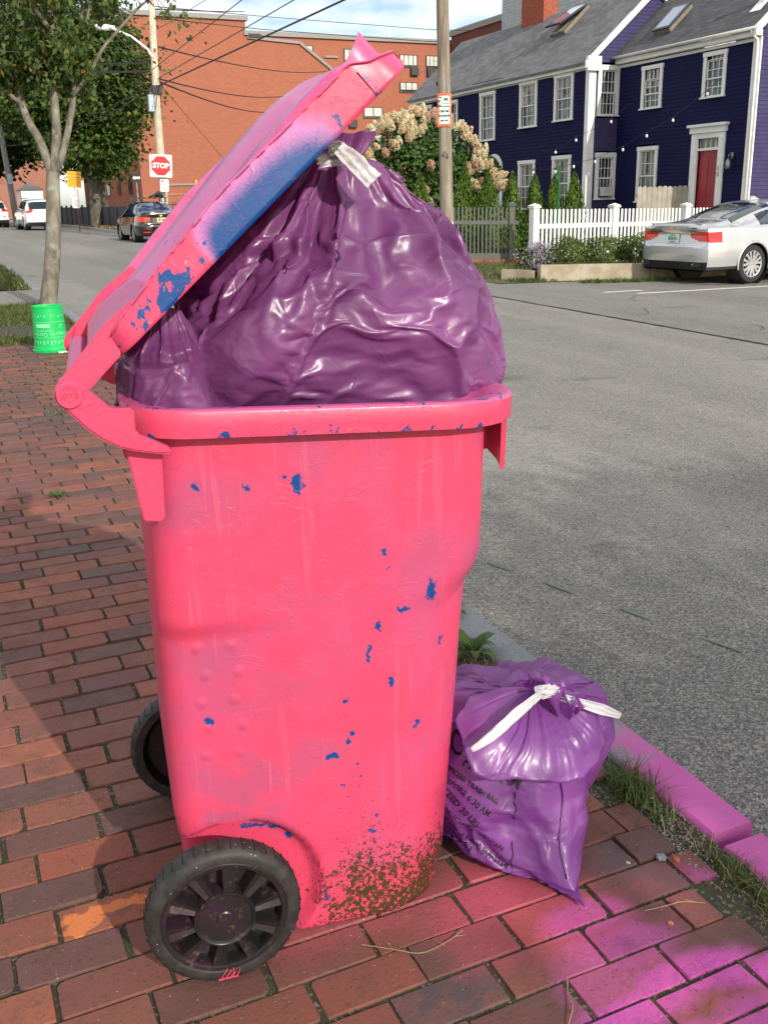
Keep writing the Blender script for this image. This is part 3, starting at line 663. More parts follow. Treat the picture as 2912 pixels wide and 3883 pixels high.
mb = MB().grid(P); lid = mb.build('lid', MB_LID, wb, auto=45)
for an, av in (('haze', HZ), ('blue', BLU), ('edge', EDG)):
    a = lid.data.attributes.new(an, 'FLOAT', 'POINT'); a.data.foreach_set('value', np.array(av, np.float32))
sm = lid.modifiers.new('solid', 'SOLIDIFY'); sm.thickness = .004; sm.offset = -1
WM[lid.name] = BM
# arms that carry the lid, part of the lid
ARM = [(.160, 1.206), (.187, 1.2345), (.205, 1.253), (.226, 1.277), (.243, 1.292), (.300, 1.333), (.315, 1.318), (.262, 1.258), (.249, 1.232), (.2285, 1.2135), (.203, 1.189), (.185, 1.178), (.165, 1.185)]
def larm(b0, b1):
    o = bplate(ARM, b0, b1, 'lid_arm', .003); o.parent = lid; return o
larm(-.046, -.031); larm(WB+.071, WB+.086)
EAR = [(.150, 1.155), (.172, 1.165), (.196, 1.18), (.232, 1.215), (.262, 1.245), (.30, 1.29), (.27, 1.29), (.225, 1.262), (.192, 1.238), (.178, 1.222), (.168, 1.195)]
o = bplate(EAR, WB+.055, WB+.07, 'lid_arm', .002); o.parent = lid
# back panel of the lid between the arms
rows = []
for b in np.linspace(-.03, WB+.07, 10): rows.append([BM @ Vector((L2(x, z, 1.51, -.05)[0], b, L2(x, z, 1.51, -.05)[1])) for x, z in ((.200, 1.228), (.226, 1.262), (.262, 1.290), (.30, 1.315), (.302, 1.309), (.266, 1.283), (.231, 1.256), (.206, 1.223))])
mb = MB().grid(rows, closed_v=True); o = edge0(mb.build('back_panel', MB_PLAIN, lid, auto=30, fix=True), .1)
# seam across the flange near the tip
mb = MB(); mb.bar(lidp(.5705, LW0-.0045, .002), lidp(.5705, LW0-.0005, .046), .0016, .0012); mb.build('seam', simple('seam_dark', (.12, .02, .05), .7), lid)

# wheels
def m_rubber():
    t = NT('wheel_rubber'); ob = t.tc.outputs['Object']; n = t.noise(40, 4, .6, ob); v = t.vor(120, ob); vc = t.xyz(t.vor(120, ob, out='Color'))[0]
    c = t.mix(t.ramp(n, .35, .7), (.013, .0125, .0125), (.034, .031, .030)); c = t.mix(t.math('MULTIPLY', t.ramp(v, .18, .08), t.ramp(vc, .80, .85)), c, (.38, .34, .27))
    t.set(Base_Color=c, Roughness=.62, Specular_IOR_Level=.45); t.bump(n, .25, .003); return t.m
def m_rimpl():
    t = NT('wheel_plastic'); ob = t.tc.outputs['Object']; n = t.noise(60, 5, .75, ob); n2 = t.noise(7, 3, .6, ob)
    c = t.mix(t.ramp(n2, .45, .65), (.014, .012, .013), (.028, .013, .024)); c = t.mix(t.ramp(t.math('ADD', n, t.math('MULTIPLY', n2, .3)), .72, .80, 0, .6), c, (.095, .070, .035))
    t.set(Base_Color=c, Roughness=.34, Specular_IOR_Level=.5); t.bump(n, .12, .002); return t.m
RUB, RPL, HOT = m_rubber(), m_rimpl(), simple('pink_overspray', (.9, .08, .16), .5, .2, 90)
def wheel(bc, sgn, name='wheel'):
    """bc = outer face b; sgn +1: wheel body extends to +b"""
    c = Vector((HUBA, 0, HUBZ)); W = .052
    def fr_(mb): mb.v = [tuple(BM @ Vector((x+c.x, bc+sgn*y, z+c.z))) for x, y, z in mb.v]; return mb
    tp = [(.1165, .004), (.120, .0005), (.132, .0), (.1375, .0025), (.1435, .008), (.146, .014), (.146, .040), (.1435, .047), (.137, W), (.118, W-.002)]
    w = MB().lathe(tp, n=72, ax='y')
    o = fr_(w).build(name, RUB, wb, auto=40, fix=True)
    g = MB()
    for k in range(40):
        t = 2*math.pi*k/40; e = Vector((math.cos(t), 0, math.sin(t))); g.bar(e*.1458+Vector((0, .010, 0)), e*.1458+Vector((0, .045, 0)), .0016, .0022, e)
    fr_(g).build('tread', simple('tread_groove', (.006, .006, .006), .9), o); tag(bpy.context.scene.objects[[x.name for x in o.children][-1]], kind='stuff')
    r = MB().lathe([(.1185, .003), (.1165, .001), (.109, .0015), (.107, .004), (.105, .016), (.104, .04)], n=64, ax='y')
    r.lathe([(.0, .003), (.050, .003), (.0525, -.0015), (.0545, -.003), (.0565, -.003), (.058, .0), (.0585, .03)], n=56, ax='y'); r.lathe([(0, -.0008), (.013, -.0008), (.0155, .001), (.016, .003)], n=28, ax='y')
    r.lathe([(.055, .034), (.106, .034)], n=64, ax='y')
    r = fr_(r).build('rim', RPL, o, auto=35, fix=True)
    for k in range(10):
        t = 2*math.pi*(k+.25)/10; e = Vector((math.cos(t), 0, math.sin(t))); p = Vector((-e.z, 0, e.x)); mb = MB()
        rows = []
        for rr_, w_, y_ in ((.055, .0115, .0), (.080, .0170, .002), (.107, .0225, .003)):
            rows.append([e*rr_-p*w_*.9+Vector((0, .032, 0)), e*rr_-p*w_*.62+Vector((0, y_+.001, 0)), e*rr_+Vector((0, y_+.0045, 0)), e*rr_+p*w_*.62+Vector((0, y_+.001, 0)), e*rr_+p*w_*.9+Vector((0, .032, 0))])
        mb.grid([[q+Vector((0, .0, 0)) for q in r_] for r_ in rows]); fr_(mb).build('spoke', RPL, o, fix=False, auto=30)
    return o
w1 = wheel(-.092, 1); w2 = wheel(WB+.092, -1)
mb = MB(); mb.tube([BM @ Vector((HUBA, -.05, HUBZ)), BM @ Vector((HUBA, WB+.05, HUBZ))], .012, 12); mb.build('axle', RPL, wb)
mb = MB()           # pink marks low on the near tyre
for (x, z, x2, z2) in ((-.016, -.132, -.004, -.112), (-.010, -.134, .004, -.118), (-.002, -.134, .012, -.122), (.006, -.133, .008, -.114), (.014, -.131, .020, -.119), (-.022, -.1345, .016, -.1335)):
    mb.bar(BM @ Vector((HUBA+x, -.0925, HUBZ+z)), BM @ Vector((HUBA+x2, -.0925, HUBZ+z2)), .0035, .0008)
mb.build('paint_mark', HOT, w1)
# ---------------------------------------------------------------- cloth-simulated plastic bags
def sim_cloth(me_obj, frames, pin, shrink=-.08, pressure=1.2, bend=.3, tens=25, grav=1.0, mass=.15, damp=8, quality=5):
    o = me_obj; vg = o.vertex_groups.new(name='pin')
    for i, w in enumerate(pin):
        if w > 0: vg.add([i], float(w), 'REPLACE')
    md = o.modifiers.new('cloth', 'CLOTH'); s = md.settings
    s.quality = quality; s.mass = mass; s.tension_stiffness = tens; s.compression_stiffness = tens*.6; s.shear_stiffness = tens*.4; s.bending_stiffness = bend
    s.tension_damping = s.compression_damping = s.shear_damping = damp; s.bending_damping = .5; s.air_damping = 2
    s.vertex_group_mass = 'pin'; s.pin_stiffness = 1.0; s.shrink_min = shrink; s.shrink_max = shrink
    s.use_pressure = True; s.uniform_pressure_force = pressure
    s.effector_weights.gravity = grav
    md.point_cache.frame_start = 1; md.point_cache.frame_end = frames
    md.collision_settings.use_collision = False; md.collision_settings.use_self_collision = False
    for f in range(1, frames+1): scn.frame_set(f)
    dg = bpy.context.evaluated_depsgraph_get(); ev = o.evaluated_get(dg); m2 = bpy.data.meshes.new_from_object(ev)
    co = np.empty(len(m2.vertices)*3, np.float32); m2.vertices.foreach_get('co', co)
    o.modifiers.clear(); o.vertex_groups.clear(); scn.frame_set(1)
    o.data.vertices.foreach_set('co', co); o.data.update(); bpy.data.meshes.remove(m2); return co.reshape(-1, 3)
def bag_mat(name='purple_bag_film', base=(.235, .070, .225), deep=(.135, .036, .135), trans=.26, rough=.37):
    t = NT(name); n = t.noise(5, 3, .5); st = t.noise(3, 2, .5, t.mapv(t.tc.outputs['Object'], (2, 2, 60)))
    c = t.mix(t.ramp(n, .3, .7), deep, base); c = t.mix(t.ramp(st, .45, .8, 0, .12), c, tuple(min(1, x*1.6) for x in base))
    t.set(Base_Color=c, Roughness=t.ramp(t.noise(30, 3), .3, .7, rough*.85, rough*1.25), Specular_IOR_Level=.62, Coat_Weight=.12, Coat_Roughness=.15)
    w = t.vmath('ADD', t.tc.outputs['Object'], t.vmath('MULTIPLY', t.noise(9, 2, .5, col=True), (.10, .10, .10)))
    e1 = t.math('ABSOLUTE', t.math('SUBTRACT', t.noise(8, 2, .45, w), .5)); e2 = t.math('ABSOLUTE', t.math('SUBTRACT', t.noise(21, 2, .5, w), .5))
    b_ = t.bump(t.ramp(e1, .0, .035, 1, 0) , .16, .004); t.bump(t.math('ADD', t.ramp(e2, 0, .05, .5, 0), t.math('MULTIPLY', t.noise(60, 2, .5, dist=1), .3)), .10, .003, b_)
    tr = t.n.new('ShaderNodeBsdfTranslucent'); t.sv(tr.inputs[0], tuple(min(1, x*2.2) for x in base)); mxx = t.n.new('ShaderNodeMixShader'); mxx.inputs[0].default_value = trans
    t.l.new(t.b.outputs[0], mxx.inputs[1]); t.l.new(tr.outputs[0], mxx.inputs[2]); t.l.new(mxx.outputs[0], t.out.inputs[0]); return t.m
BAGM = bag_mat()
def ring_bag(levels, nth, nz, pleat, seed=0, lump=.02):
    """levels: (z, x0, x1, y0, y1); returns vertex rows of a gathered bag"""
    zs = np.array([l[0] for l in levels]); L = np.array(levels); rows = []; tt = np.linspace(0, 1, nz); par = np.linspace(0, 1, len(zs))
    # arc-length-like parameter
    dd = np.r_[0, np.cumsum(np.hypot(np.diff(zs), .25*np.diff(L[:, 2]-L[:, 1])+1e-6))]; dd /= dd[-1]
    for t in tt:
        z, x0, x1, y0, y1 = [np.interp(t, dd, L[:, k]) for k in range(5)]
        cx, cy, rx, ry = (x0+x1)/2, (y0+y1)/2, (x1-x0)/2, (y1-y0)/2; row = []
        for k in range(nth):
            a = 2*math.pi*k/nth; e = .78; ca, sa = math.cos(a), math.sin(a)
            px, py = math.copysign(abs(ca)**e, ca), math.copysign(abs(sa)**e, sa)
            r = 1+pleat(t)*(.5*math.sin(a*11+seed)+.35*math.sin(a*19+1.7*seed+2*t)+.3*math.sin(a*31+t*3))
            p = Vector((cx+rx*px*r, cy+ry*py*r, z)); d = noise.noise_vector(p*6+Vector((seed, 0, 0)))*lump*(1-pleat(t)*2 if pleat(t) < .5 else 0)
            d += noise.noise_vector(p*17+Vector((seed, 5, 0)))*lump*.35
            row.append(p+d)
        rows.append(row)
    return rows
def facet(rows, n, seed, keep=.90, zmax=9.):
    """flatten the bag where boxes and packets inside press against the film"""
    rs = np.random.default_rng(seed); A = np.array([[tuple(p) for p in r] for r in rows]); m = A[:, :, 2] < zmax; c = A[m].mean(0); Q = A.copy()
    for _ in range(n):
        d = rs.normal(0, 1, 3); d[2] = d[2]*.6+.1; d /= np.linalg.norm(d); h = (A[m]-c) @ d; lim = h.max()*rs.uniform(keep-.05, keep+.06)
        e = (Q-c) @ d-lim; Q = Q-np.where((e > 0) & m, e, 0)[..., None]*d*.92
    return [[tuple(p) for p in r] for r in Q]
# ================================================================ bags
def film_creases(o, seed, amp=.010, sc=3.6, zlo=None, zhi=None):
    """sharp folds: ridges along the borders of large irregular cells, deeper where they meet"""
    me = o.data; n = len(me.vertices); co = np.empty(n*3, np.float32); no = np.empty(n*3, np.float32)
    me.vertices.foreach_get('co', co); me.vertex_normals.foreach_get('vector', no); co = co.reshape(-1, 3); no = no.reshape(-1, 3)
    h = np.zeros(n)
    for i, p in enumerate(co):
        v = Vector(p)+noise.noise_vector(Vector(p)*4)*.05
        for s_, a_ in ((sc, 1.), (sc*2.3, .4)):
            d, _ = noise.voronoi(Vector((v.x*s_+seed, v.y*s_, v.z*s_*.8)), distance_metric='DISTANCE'); e = d[1]-d[0]
            h[i] += a_*(-min(1, e/.6)*.75+math.exp(-(e/.10)**2)*.15)
        r = abs(noise.noise(Vector((v.x*9, v.y*9, v.z*4+seed)))); h[i] += math.exp(-(r/.06)**2)*.25
    co += no*(h*amp)[:, None]; me.vertices.foreach_set('co', co.ravel()); me.update(); return co
def fold_lines(o, segs, base):
    """long straight folds pulled across the film: a crisp ridge with a shallow tent on both sides"""
    me = o.data; n = len(me.vertices); co = np.empty(n*3, np.float32); no = np.empty(n*3, np.float32); me.vertices.foreach_get('co', co); me.vertex_normals.foreach_get('vector', no); co = co.reshape(-1, 3); no = no.reshape(-1, 3)
    P = co+np.array(base); cam_ = np.array([0, 0, CAM_H]); D = P-cam_; k = 1.64/D[:, 1]; X = D[:, 0]*k; Z = D[:, 2]*k+CAM_H; front = (no[:, 1] < .15); h = np.zeros(n)
    for pl, a in segs:
        for p, q in zip(pl, pl[1:]):
            p = np.array(p); q = np.array(q); d = q-p; L = np.hypot(*d); d = d/L; s = (X-p[0])*d[0]+(Z-p[1])*d[1]; t = -(X-p[0])*d[1]+(Z-p[1])*d[0]+.004*np.sin(s*60); e = np.clip(1-np.clip(-s, 0, None)/.03, 0, 1)*np.clip(1-np.clip(s-L, 0, None)/.03, 0, 1)
            h = np.maximum(h, a*e*(.0045*np.exp(-(t/.0055)**2)+.0075*np.clip(1-np.abs(t)/.050, 0, 1)**1.3))
    co += no*(h*front)[:, None]; me.vertices.foreach_set('co', co.ravel()); me.update()
STARS = [([(.594, 1.303), (.548, 1.358), (.481, 1.331)], 1), ([(.594, 1.303), (.625, 1.401)], 1), ([(.594, 1.303), (.667, 1.241), (.688, 1.202)], 1.2), ([(.594, 1.303), (.506, 1.205)], .8), ([(.688, 1.202), (.781, 1.241), (.867, 1.265)], 1.3), ([(.669, 1.317), (.782, 1.315)], 1), ([(.626, 1.423), (.63, 1.307)], .7),
 ([(.684, 1.352), (.669, 1.317)], .8), ([(.782, 1.315), (.815, 1.354), (.867, 1.417)], 1), ([(.408, 1.304), (.46, 1.255), (.473, 1.207)], 1), ([(.357, 1.209), (.504, 1.173), (.57, 1.142)], .6), ([(.867, 1.278), (.905, 1.309), (.955, 1.273)], 1), ([(.848, 1.418), (.891, 1.31)], 1), ([(.915, 1.275), (.967, 1.141)], 1), ([(.716, 1.246), (.867, 1.278)], .9), ([(.559, 1.403), (.561, 1.295)], .6),
 ([(.70, 1.46), (.735, 1.36), (.74, 1.30)], .9), ([(.73, 1.46), (.80, 1.37)], .9), ([(.66, 1.45), (.655, 1.36)], .8), ([(.80, 1.17), (.93, 1.19), (.99, 1.17)], .7), ([(.715, 1.50), (.70, 1.42), (.675, 1.33)], .8), ([(.72, 1.50), (.755, 1.42), (.77, 1.34)], .7), ([(.735, 1.495), (.79, 1.44), (.83, 1.40)], .8), ([(.745, 1.50), (.84, 1.46), (.90, 1.42)], .8), ([(.705, 1.50), (.65, 1.43), (.60, 1.34)], .8), ([(.70, 1.495), (.62, 1.42), (.54, 1.33)], .7), ([(.76, 1.34), (.80, 1.28), (.781, 1.241)], .8), ([(.83, 1.40), (.87, 1.34), (.905, 1.309)], .8), ([(.56, 1.24), (.66, 1.16), (.74, 1.13)], .6), ([(.90, 1.24), (.93, 1.16), (.92, 1.12)], .6)]
def sim_bag(name, levels, nth, nz, pin_lo, pin_hi, pleatf, seed, nfac, keep, zmax, label, grp=None, amp=.009, mat=None, lump=.02, loc=None, **kw):
    rows = ring_bag(levels, nth, nz, pleatf, seed, lump); rows = facet(rows, nfac, seed+2, keep, zmax)
    base = Vector(loc); mb = MB().grid([[Vector(p)-base for p in r] for r in rows], closed_v=True)
    mb.add([Vector(p)-base for p in rows[0]], [tuple(range(nth))[::-1]])
    bmx = mb; o = bmx.build(name, mat or BAGM, smooth=True, fix=True)
    bm = bmesh.new(); bm.from_mesh(o.data); bmesh.ops.remove_doubles(bm, verts=bm.verts[:], dist=1e-6); bm.to_mesh(o.data); bm.free()
    pin = [1.0 if (i//nth)/(nz-1) < pin_lo or (i//nth)/(nz-1) > pin_hi else kw.get('soft', .02) for i in range(len(o.data.vertices))]; kw.pop('soft', None)
    subdiv = kw.pop('subdiv', False); stars = kw.pop('stars', None)
    sim_cloth(o, kw.pop('frames', 20), pin, **kw); o.location = base
    if subdiv:
        md = o.modifiers.new('s', 'SUBSURF'); md.levels = 1; md.render_levels = 1; m2 = bpy.data.meshes.new_from_object(o.evaluated_get(bpy.context.evaluated_depsgraph_get())); o.modifiers.clear(); o.data = m2
    if stars: fold_lines(o, stars, base)
    film_creases(o, seed, amp); o.data.polygons.foreach_set('use_smooth', [True]*len(o.data.polygons)); tag(o, label, 'trash bag', grp); return o
big_levels = [(.98, .37, .90, 1.68, 2.08), (1.06, .36, .93, 1.64, 2.10), (1.105, .355, 1.045, 1.60, 2.12), (1.14, .36, 1.060, 1.575, 2.13), (1.24, .375, 1.030, 1.58, 2.12), (1.32, .42, .998, 1.60, 2.10), (1.38, .475, .978, 1.62, 2.08), (1.43, .535, .955, 1.65, 2.05), (1.470, .60, .925, 1.70, 2.0), (1.50, .655, .86, 1.75, 1.94), (1.518, .70, .775, 1.80, 1.88), (1.545, .69, .79, 1.79, 1.89), (1.57, .69, .80, 1.78, 1.90)]
big = sim_bag('trash_bag', big_levels, 200, 125, .05, .90, lambda t: max(0, t-.55)*.60, 3, 16, .87, 1.42, 'big bulging purple plastic bag tied at the top, sitting in the open pink bin', 'purple trash bags', loc=(.72, 1.85, 1.06), amp=.0030, subdiv=True, stars=STARS,
              shrink=-.085, pressure=3.6, bend=.4, tens=60, mass=.1, grav=.15, quality=4, frames=20, soft=.03)
sm_levels = [(1.06, .32, .44, 1.66, 1.78), (1.085, .285, .47, 1.64, 1.82), (1.12, .265, .46, 1.64, 1.84), (1.15, .275, .44, 1.64, 1.85), (1.19, .295, .42, 1.65, 1.85), (1.215, .305, .41, 1.65, 1.82), (1.24, .33, .40, 1.68, 1.78), (1.27, .35, .385, 1.70, 1.74)]
b2 = sim_bag('trash_bag', sm_levels, 90, 60, .1, .93, lambda t: max(0, t-.6)*.6, 9, 10, .92, 1.2, 'small crumpled purple bag squeezed under the bin lid beside the hinge', 'purple trash bags', loc=(.36, 1.7, 1.08), amp=.006, lump=.025,
             shrink=-.10, pressure=2, bend=.1, tens=60, mass=.1, grav=.15, quality=4, frames=14, soft=.05)
# dark film lining poking out behind it
DARKF = bag_mat('dark_film', (.03, .034, .036), (.012, .014, .016), .05, .28)
rows = [[Vector((.33+.10*u, 1.86+.03*math.sin(u*7+v*5)+.02*math.sin(v*17), 1.08+.17*v-.03*u+.012*math.sin(u*23))) for v in np.linspace(0, 1, 30)] for u in np.linspace(0, 1, 30)]
dk = MB().grid(rows).build('bin_liner', DARKF, smooth=True); smd = dk.modifiers.new('solid', 'SOLIDIFY'); smd.thickness = .002
tag(dk, 'scrap of dark grey plastic liner showing between bin rim and lid', 'bin liner')
# white draw tape of the big bag
TAPE = NT('white_draw_tape'); TAPE.set(Base_Color=TAPE.mix(TAPE.noise(9, 3), (.70, .70, .70), (.86, .86, .87)), Roughness=.32, Coat_Weight=.2); TAPE.bump(TAPE.noise(30, 3, .5, TAPE.mapv(TAPE.tc.outputs['Object'], (3, 3, .7))), .5, .006)
_tr = TAPE.n.new('ShaderNodeBsdfTranslucent'); _tr.inputs[0].default_value = (.85, .85, .88, 1); _mx = TAPE.n.new('ShaderNodeMixShader'); _mx.inputs[0].default_value = .35
TAPE.l.new(TAPE.b.outputs[0], _mx.inputs[1]); TAPE.l.new(_tr.outputs[0], _mx.inputs[2]); TAPE.l.new(_mx.outputs[0], TAPE.out.inputs[0]); TAPE = TAPE.m
def tape(pts, ws, axis_v, parent, name='draw_tape', seed=0, crum=.004):
    """crumpled flat ribbon through pts, width ws, spread along axis_v"""
    n = 34; rows = []; pts = [Vector(p) for p in pts]; ts = np.linspace(0, len(pts)-1, n)
    for i, t in enumerate(ts):
        k = min(int(t), len(pts)-2); f = t-k; p0 = pts[max(k-1, 0)]; p1 = pts[k]; p2 = pts[k+1]; p3 = pts[min(k+2, len(pts)-1)]
        c = .5*((2*p1)+(p2-p0)*f+(2*p0-5*p1+4*p2-p3)*f*f+(3*p1-p0-3*p2+p3)*f**3); w = float(np.interp(t, range(len(ws)), ws)); d = (p2-p1).normalized()
        a = Vector(axis_v); a = (a-d*a.dot(d)).normalized(); nn = d.cross(a); row = []
        for q in np.linspace(-1, 1, 13): row.append(c+a*w*q/2+nn*(crum*math.sin(q*7+seed+i*.12)+crum*.6*math.sin(q*15+seed*2+i*.3)+crum*1.2*noise.noise(Vector((q*2, i*.25, seed)))))
        rows.append(row)
    o = MB().grid(rows).build(name, TAPE, parent, smooth=True); s_ = o.modifiers.new('solid', 'SOLIDIFY'); s_.thickness = .0012; return o
def bagroot(o): WM[o.name] = Matrix.Translation(o.location); return o
bagroot(big); bagroot(b2)
tape([(.675, 1.70, 1.545), (.690, 1.68, 1.53), (.708, 1.655, 1.508), (.730, 1.64, 1.482)], [.022, .030, .036, .034], (.80, .1, .6), big, seed=1)
tape([(.722, 1.74, 1.522), (.700, 1.71, 1.520), (.672, 1.70, 1.520), (.645, 1.69, 1.512)], [.014, .022, .026, .018], (.1, .1, 1), big, seed=4)
tape([(.72, 1.74, 1.525), (.705, 1.70, 1.53), (.685, 1.69, 1.537), (.665, 1.69, 1.535)], [.012, .022, .024, .02], (.2, .1, 1), big, seed=7)
# ================================================================ houses
def m_siding(name, col, gap=.105):
    t = NT(name); pos = t.geo.outputs['Position']; n = t.noise(2.5, 4, .6, pos); n2 = t.noise(40, 3, .6, t.mapv(pos, (1, .15, 3)))
    c = t.mix(t.ramp(n, .35, .7), tuple(x*.88 for x in col), tuple(x*1.15 for x in col)); c = t.mix(t.ramp(n2, .5, .8, 0, .3), c, tuple(x*.7 for x in col))
    t.set(Base_Color=c, Roughness=.75, Specular_IOR_Level=.18); t.bump(n2, .15, .004); return t.m
NAVY_SHADED = m_siding('navy_clapboard_shaded', (.0065, .0065, .050)); WHT = simple('white_trim', (.78, .78, .76), .5, .05, 3, world=True)  # navy of the street sides, their shade put into the darker colour
def m_shingle(name, col):
    t = NT(name); pos = t.geo.outputs['Position']; X, Y, Z = t.xyz(pos)
    br = t.n.new('ShaderNodeTexBrick'); br.inputs['Scale'].default_value = 1; br.inputs['Brick Width'].default_value = .31; br.inputs['Row Height'].default_value = .105; br.inputs['Mortar Size'].default_value = .006; br.inputs['Bias'].default_value = 0
    cb = t.n.new('ShaderNodeCombineXYZ'); t.l.new(Y, cb.inputs[0]); t.l.new(Z, cb.inputs[1]); t.l.new(cb.outputs[0], br.inputs['Vector'])
    br.inputs['Color1'].default_value = (*[x*.75 for x in col], 1); br.inputs['Color2'].default_value = (*[x*1.25 for x in col], 1); br.inputs['Mortar'].default_value = (*[x*.5 for x in col], 1)
    n = t.noise(1.2, 4, .6, pos); n2 = t.noise(60, 3, .7, pos)
    c = t.mix(t.ramp(n, .4, .7, 0, .35), br.outputs['Color'], tuple(x*1.35 for x in col)); c = t.mix(t.ramp(n2, .55, .8, 0, .4), c, tuple(x*.5 for x in col))
    t.set(Base_Color=c, Roughness=.9); t.bump(br.outputs['Fac'], .5, -.01); return t.m
SHG1 = m_shingle('grey_shingle', (.15, .15, .155)); SHG2 = m_shingle('dark_shingle', (.085, .085, .09))
GLS = glass('window_glass', (.035, .04, .05)); 
def m_wglass():
    t = NT('window_pane'); n = t.noise(1.7, 3, .6, t.geo.outputs['Position'], dist=.4)
    t.set(Base_Color=t.mix(t.ramp(n, .45, .6), (.02, .024, .03), (.10, .105, .10)), Roughness=.05, Specular_IOR_Level=.9); return t.m
PANE = m_wglass(); CURT = simple('curtain', (.34, .34, .30), .8, .3, 5, world=True)
def siding(mb, pt, w0, w1, z0, z1, nrm, gap=.105, holes=(), tilt=.012):
    """lapped boards on a wall; pt(w, z, out) -> world; holes = [(wa, wb, za, zb)]"""
    z = z0
    while z < z1:
        zt = min(z+gap, z1); cuts = [(w0, w1)]
        for (a, b, c, d) in holes:
            if zt > c and z < d:
                nc = []
                for (p, q) in cuts:
                    if b <= p or a >= q: nc.append((p, q)); continue
                    if a > p: nc.append((p, a))
                    if b < q: nc.append((b, q))
                cuts = nc
        for p, q in cuts: mb.add([pt(p, z, tilt), pt(q, z, tilt), pt(q, zt, 0), pt(p, zt, 0), pt(p, z, 0), pt(q, z, 0)], [(0, 1, 2, 3), (4, 5, 1, 0)])
        z += gap
def sash_window(parent, pt, w0, w1, z0, z1, cols=3, rows=2, lintel=.03, name='window', casing=.11, curtain=False, mirror=False, ac=False, transom=0):
    """double-hung window; pt(w, z, out)"""
    def bx(mb, a, b, c, d, o0, o1):
        vs = [pt(a, c, o0), pt(b, c, o0), pt(b, d, o0), pt(a, d, o0), pt(a, c, o1), pt(b, c, o1), pt(b, d, o1), pt(a, d, o1)]
        mb.add(vs, [(0, 3, 2, 1), (4, 5, 6, 7), (0, 1, 5, 4), (1, 2, 6, 5), (2, 3, 7, 6), (3, 0, 4, 7)])
    k = casing; f = MB(); bx(f, w0, w0+k, z0+.04, z1-k, 0, .045); bx(f, w1-k, w1, z0+.04, z1-k, 0, .045); bx(f, w0-.02, w1+.02, z1-k, z1, 0, .055); bx(f, w0-.03, w1+.03, z0, z0+.04, 0, .085)
    fr_ = f.build(name, WHT, parent, fix=True)
    g = MB(); bx(g, w0+k, w1-k, z0+.04, z1-k, -.06, -.055); g.build('pane', PANE, fr_, fix=True)
    if curtain:
        c = MB(); n = 18; ws = np.linspace(w0+k, w1-k, n); zt = z1-k; zb = (z0+z1)/2+.02; mid = (w0+w1)/2
        rr_ = [[pt(w, zb, -.05+.002*(i % 2)), pt(w, zt, -.05+.002*(i % 2))] for i, w in enumerate(ws) if abs(w-mid) > (w1-w0)*.12]; MB().grid(rr_[:len(rr_)//2]).build('curtain', CURT, fr_); MB().grid(rr_[len(rr_)//2:]).build('curtain', CURT, fr_)
    s = MB(); a, b, c, d = w0+k, w1-k, z0+.04, z1-k; mid = (c+d)/2; t = .035
    if transom: 
        bx(s, a, b, d-transom-.02, d-transom+.02, -.05, -.01)
        for i in range(1, 4): x = a+(b-a)*i/4; bx(s, x-.012, x+.012, d-transom, d, -.05, -.02)
        d2 = d-transom
    else: d2 = d
    mid = (c+d2)/2
    for (p, q, oo) in ((c, mid+.02, -.045), (mid-.02, d2, -.02)):
        bx(s, a, a+t, p, q, oo-.015, oo+.01); bx(s, b-t, b, p, q, oo-.015, oo+.01); bx(s, a+t, b-t, p, p+t, oo-.015, oo+.01); bx(s, a+t, b-t, q-t, q, oo-.015, oo+.01)
        for i in range(1, cols): x = a+(b-a)*i/cols; bx(s, x-.009, x+.009, p+t, q-t, oo-.01, oo+.004)
        for i in range(1, rows): z = p+(q-p)*i/rows; bx(s, a+t, b-t, z-.009, z+.009, oo-.011, oo+.003)
    s.build('sash', WHT, fr_, fix=True)
    return fr_
# ---- left house: street side at x = 19.1, gable end at y = 26.8
XL, YL0, YL1, ZE = 19.1, 26.8, 38.9, 5.12
hl = thing('clapboard_house', 'long navy blue clapboard house with plain grey roof, brick chimney and open skylight', 'house', (21.4, 32.8, -.5))
def ptL(w, z, o): return Vector((XL-o, w, z))
winsL = [(27.58, 28.62, 3.70, 5.10), (29.62, 30.69, 3.64, 5.10), (32.30, 33.37, 3.38, 5.02), (35.05, 36.0, 3.4, 4.98), (37.18, 38.22, 3.5, 4.98), (27.59, 28.62, 1.05, 2.68), (29.66, 30.69, 1.0, 2.62)]
mb = MB(); siding(mb, ptL, YL0+.02, YL1, -.5, ZE, 1, holes=[(a+.05, b-.05, c+.03, d) for a, b, c, d in winsL]+[(31.75, 32.85, -.5, 2.5)])
tag(mb.build('siding', NAVY_SHADED, hl), kind='stuff')
def ptG(w, z, o): return Vector((w, YL0-o, z))        # gable face; w = x
gw = [(19.40, 20.22, 3.75, 5.2), (19.42, 20.22, 1.30, 2.70)]
RX, RZ, SLP = 21.42, 7.62, .9076
mb = MB(); XR = 23.8
z = -.5
while z < 9.5:
    zt = z+.105; x0 = max(XL+.02, XL+(z-5.25)/SLP); x1 = min(XR, XR-(z-5.25)/SLP)
    if x1 <= x0: break
    segs = [(x0, x1)]
    for (a, b, c, d) in gw:
        if zt > c+.02 and z < d-.02: segs = [s for p, q in segs for s in ((p, min(q, a+.04)), (max(p, b-.04), q)) if s[1] > s[0]]
    for p, q in segs: mb.add([ptG(p, z, .012), ptG(q, z, .012), ptG(q, zt, 0), ptG(p, zt, 0)], [(0, 1, 2, 3)])
    z += .105
tag(mb.build('gable_siding', m_siding('navy_clapboard_sunlit', (.050, .044, .115)), hl), kind='stuff')  # same navy siding in a paler copy, sunlight put into its colour
mb = MB(); mb.box((XL+.08, YL0+.07, -.6), (XR-.05, YL1-.05, 5.2)); mb.build('wall', NAVY_SHADED, hl)
EX, EZ = XL-.16, 5.30
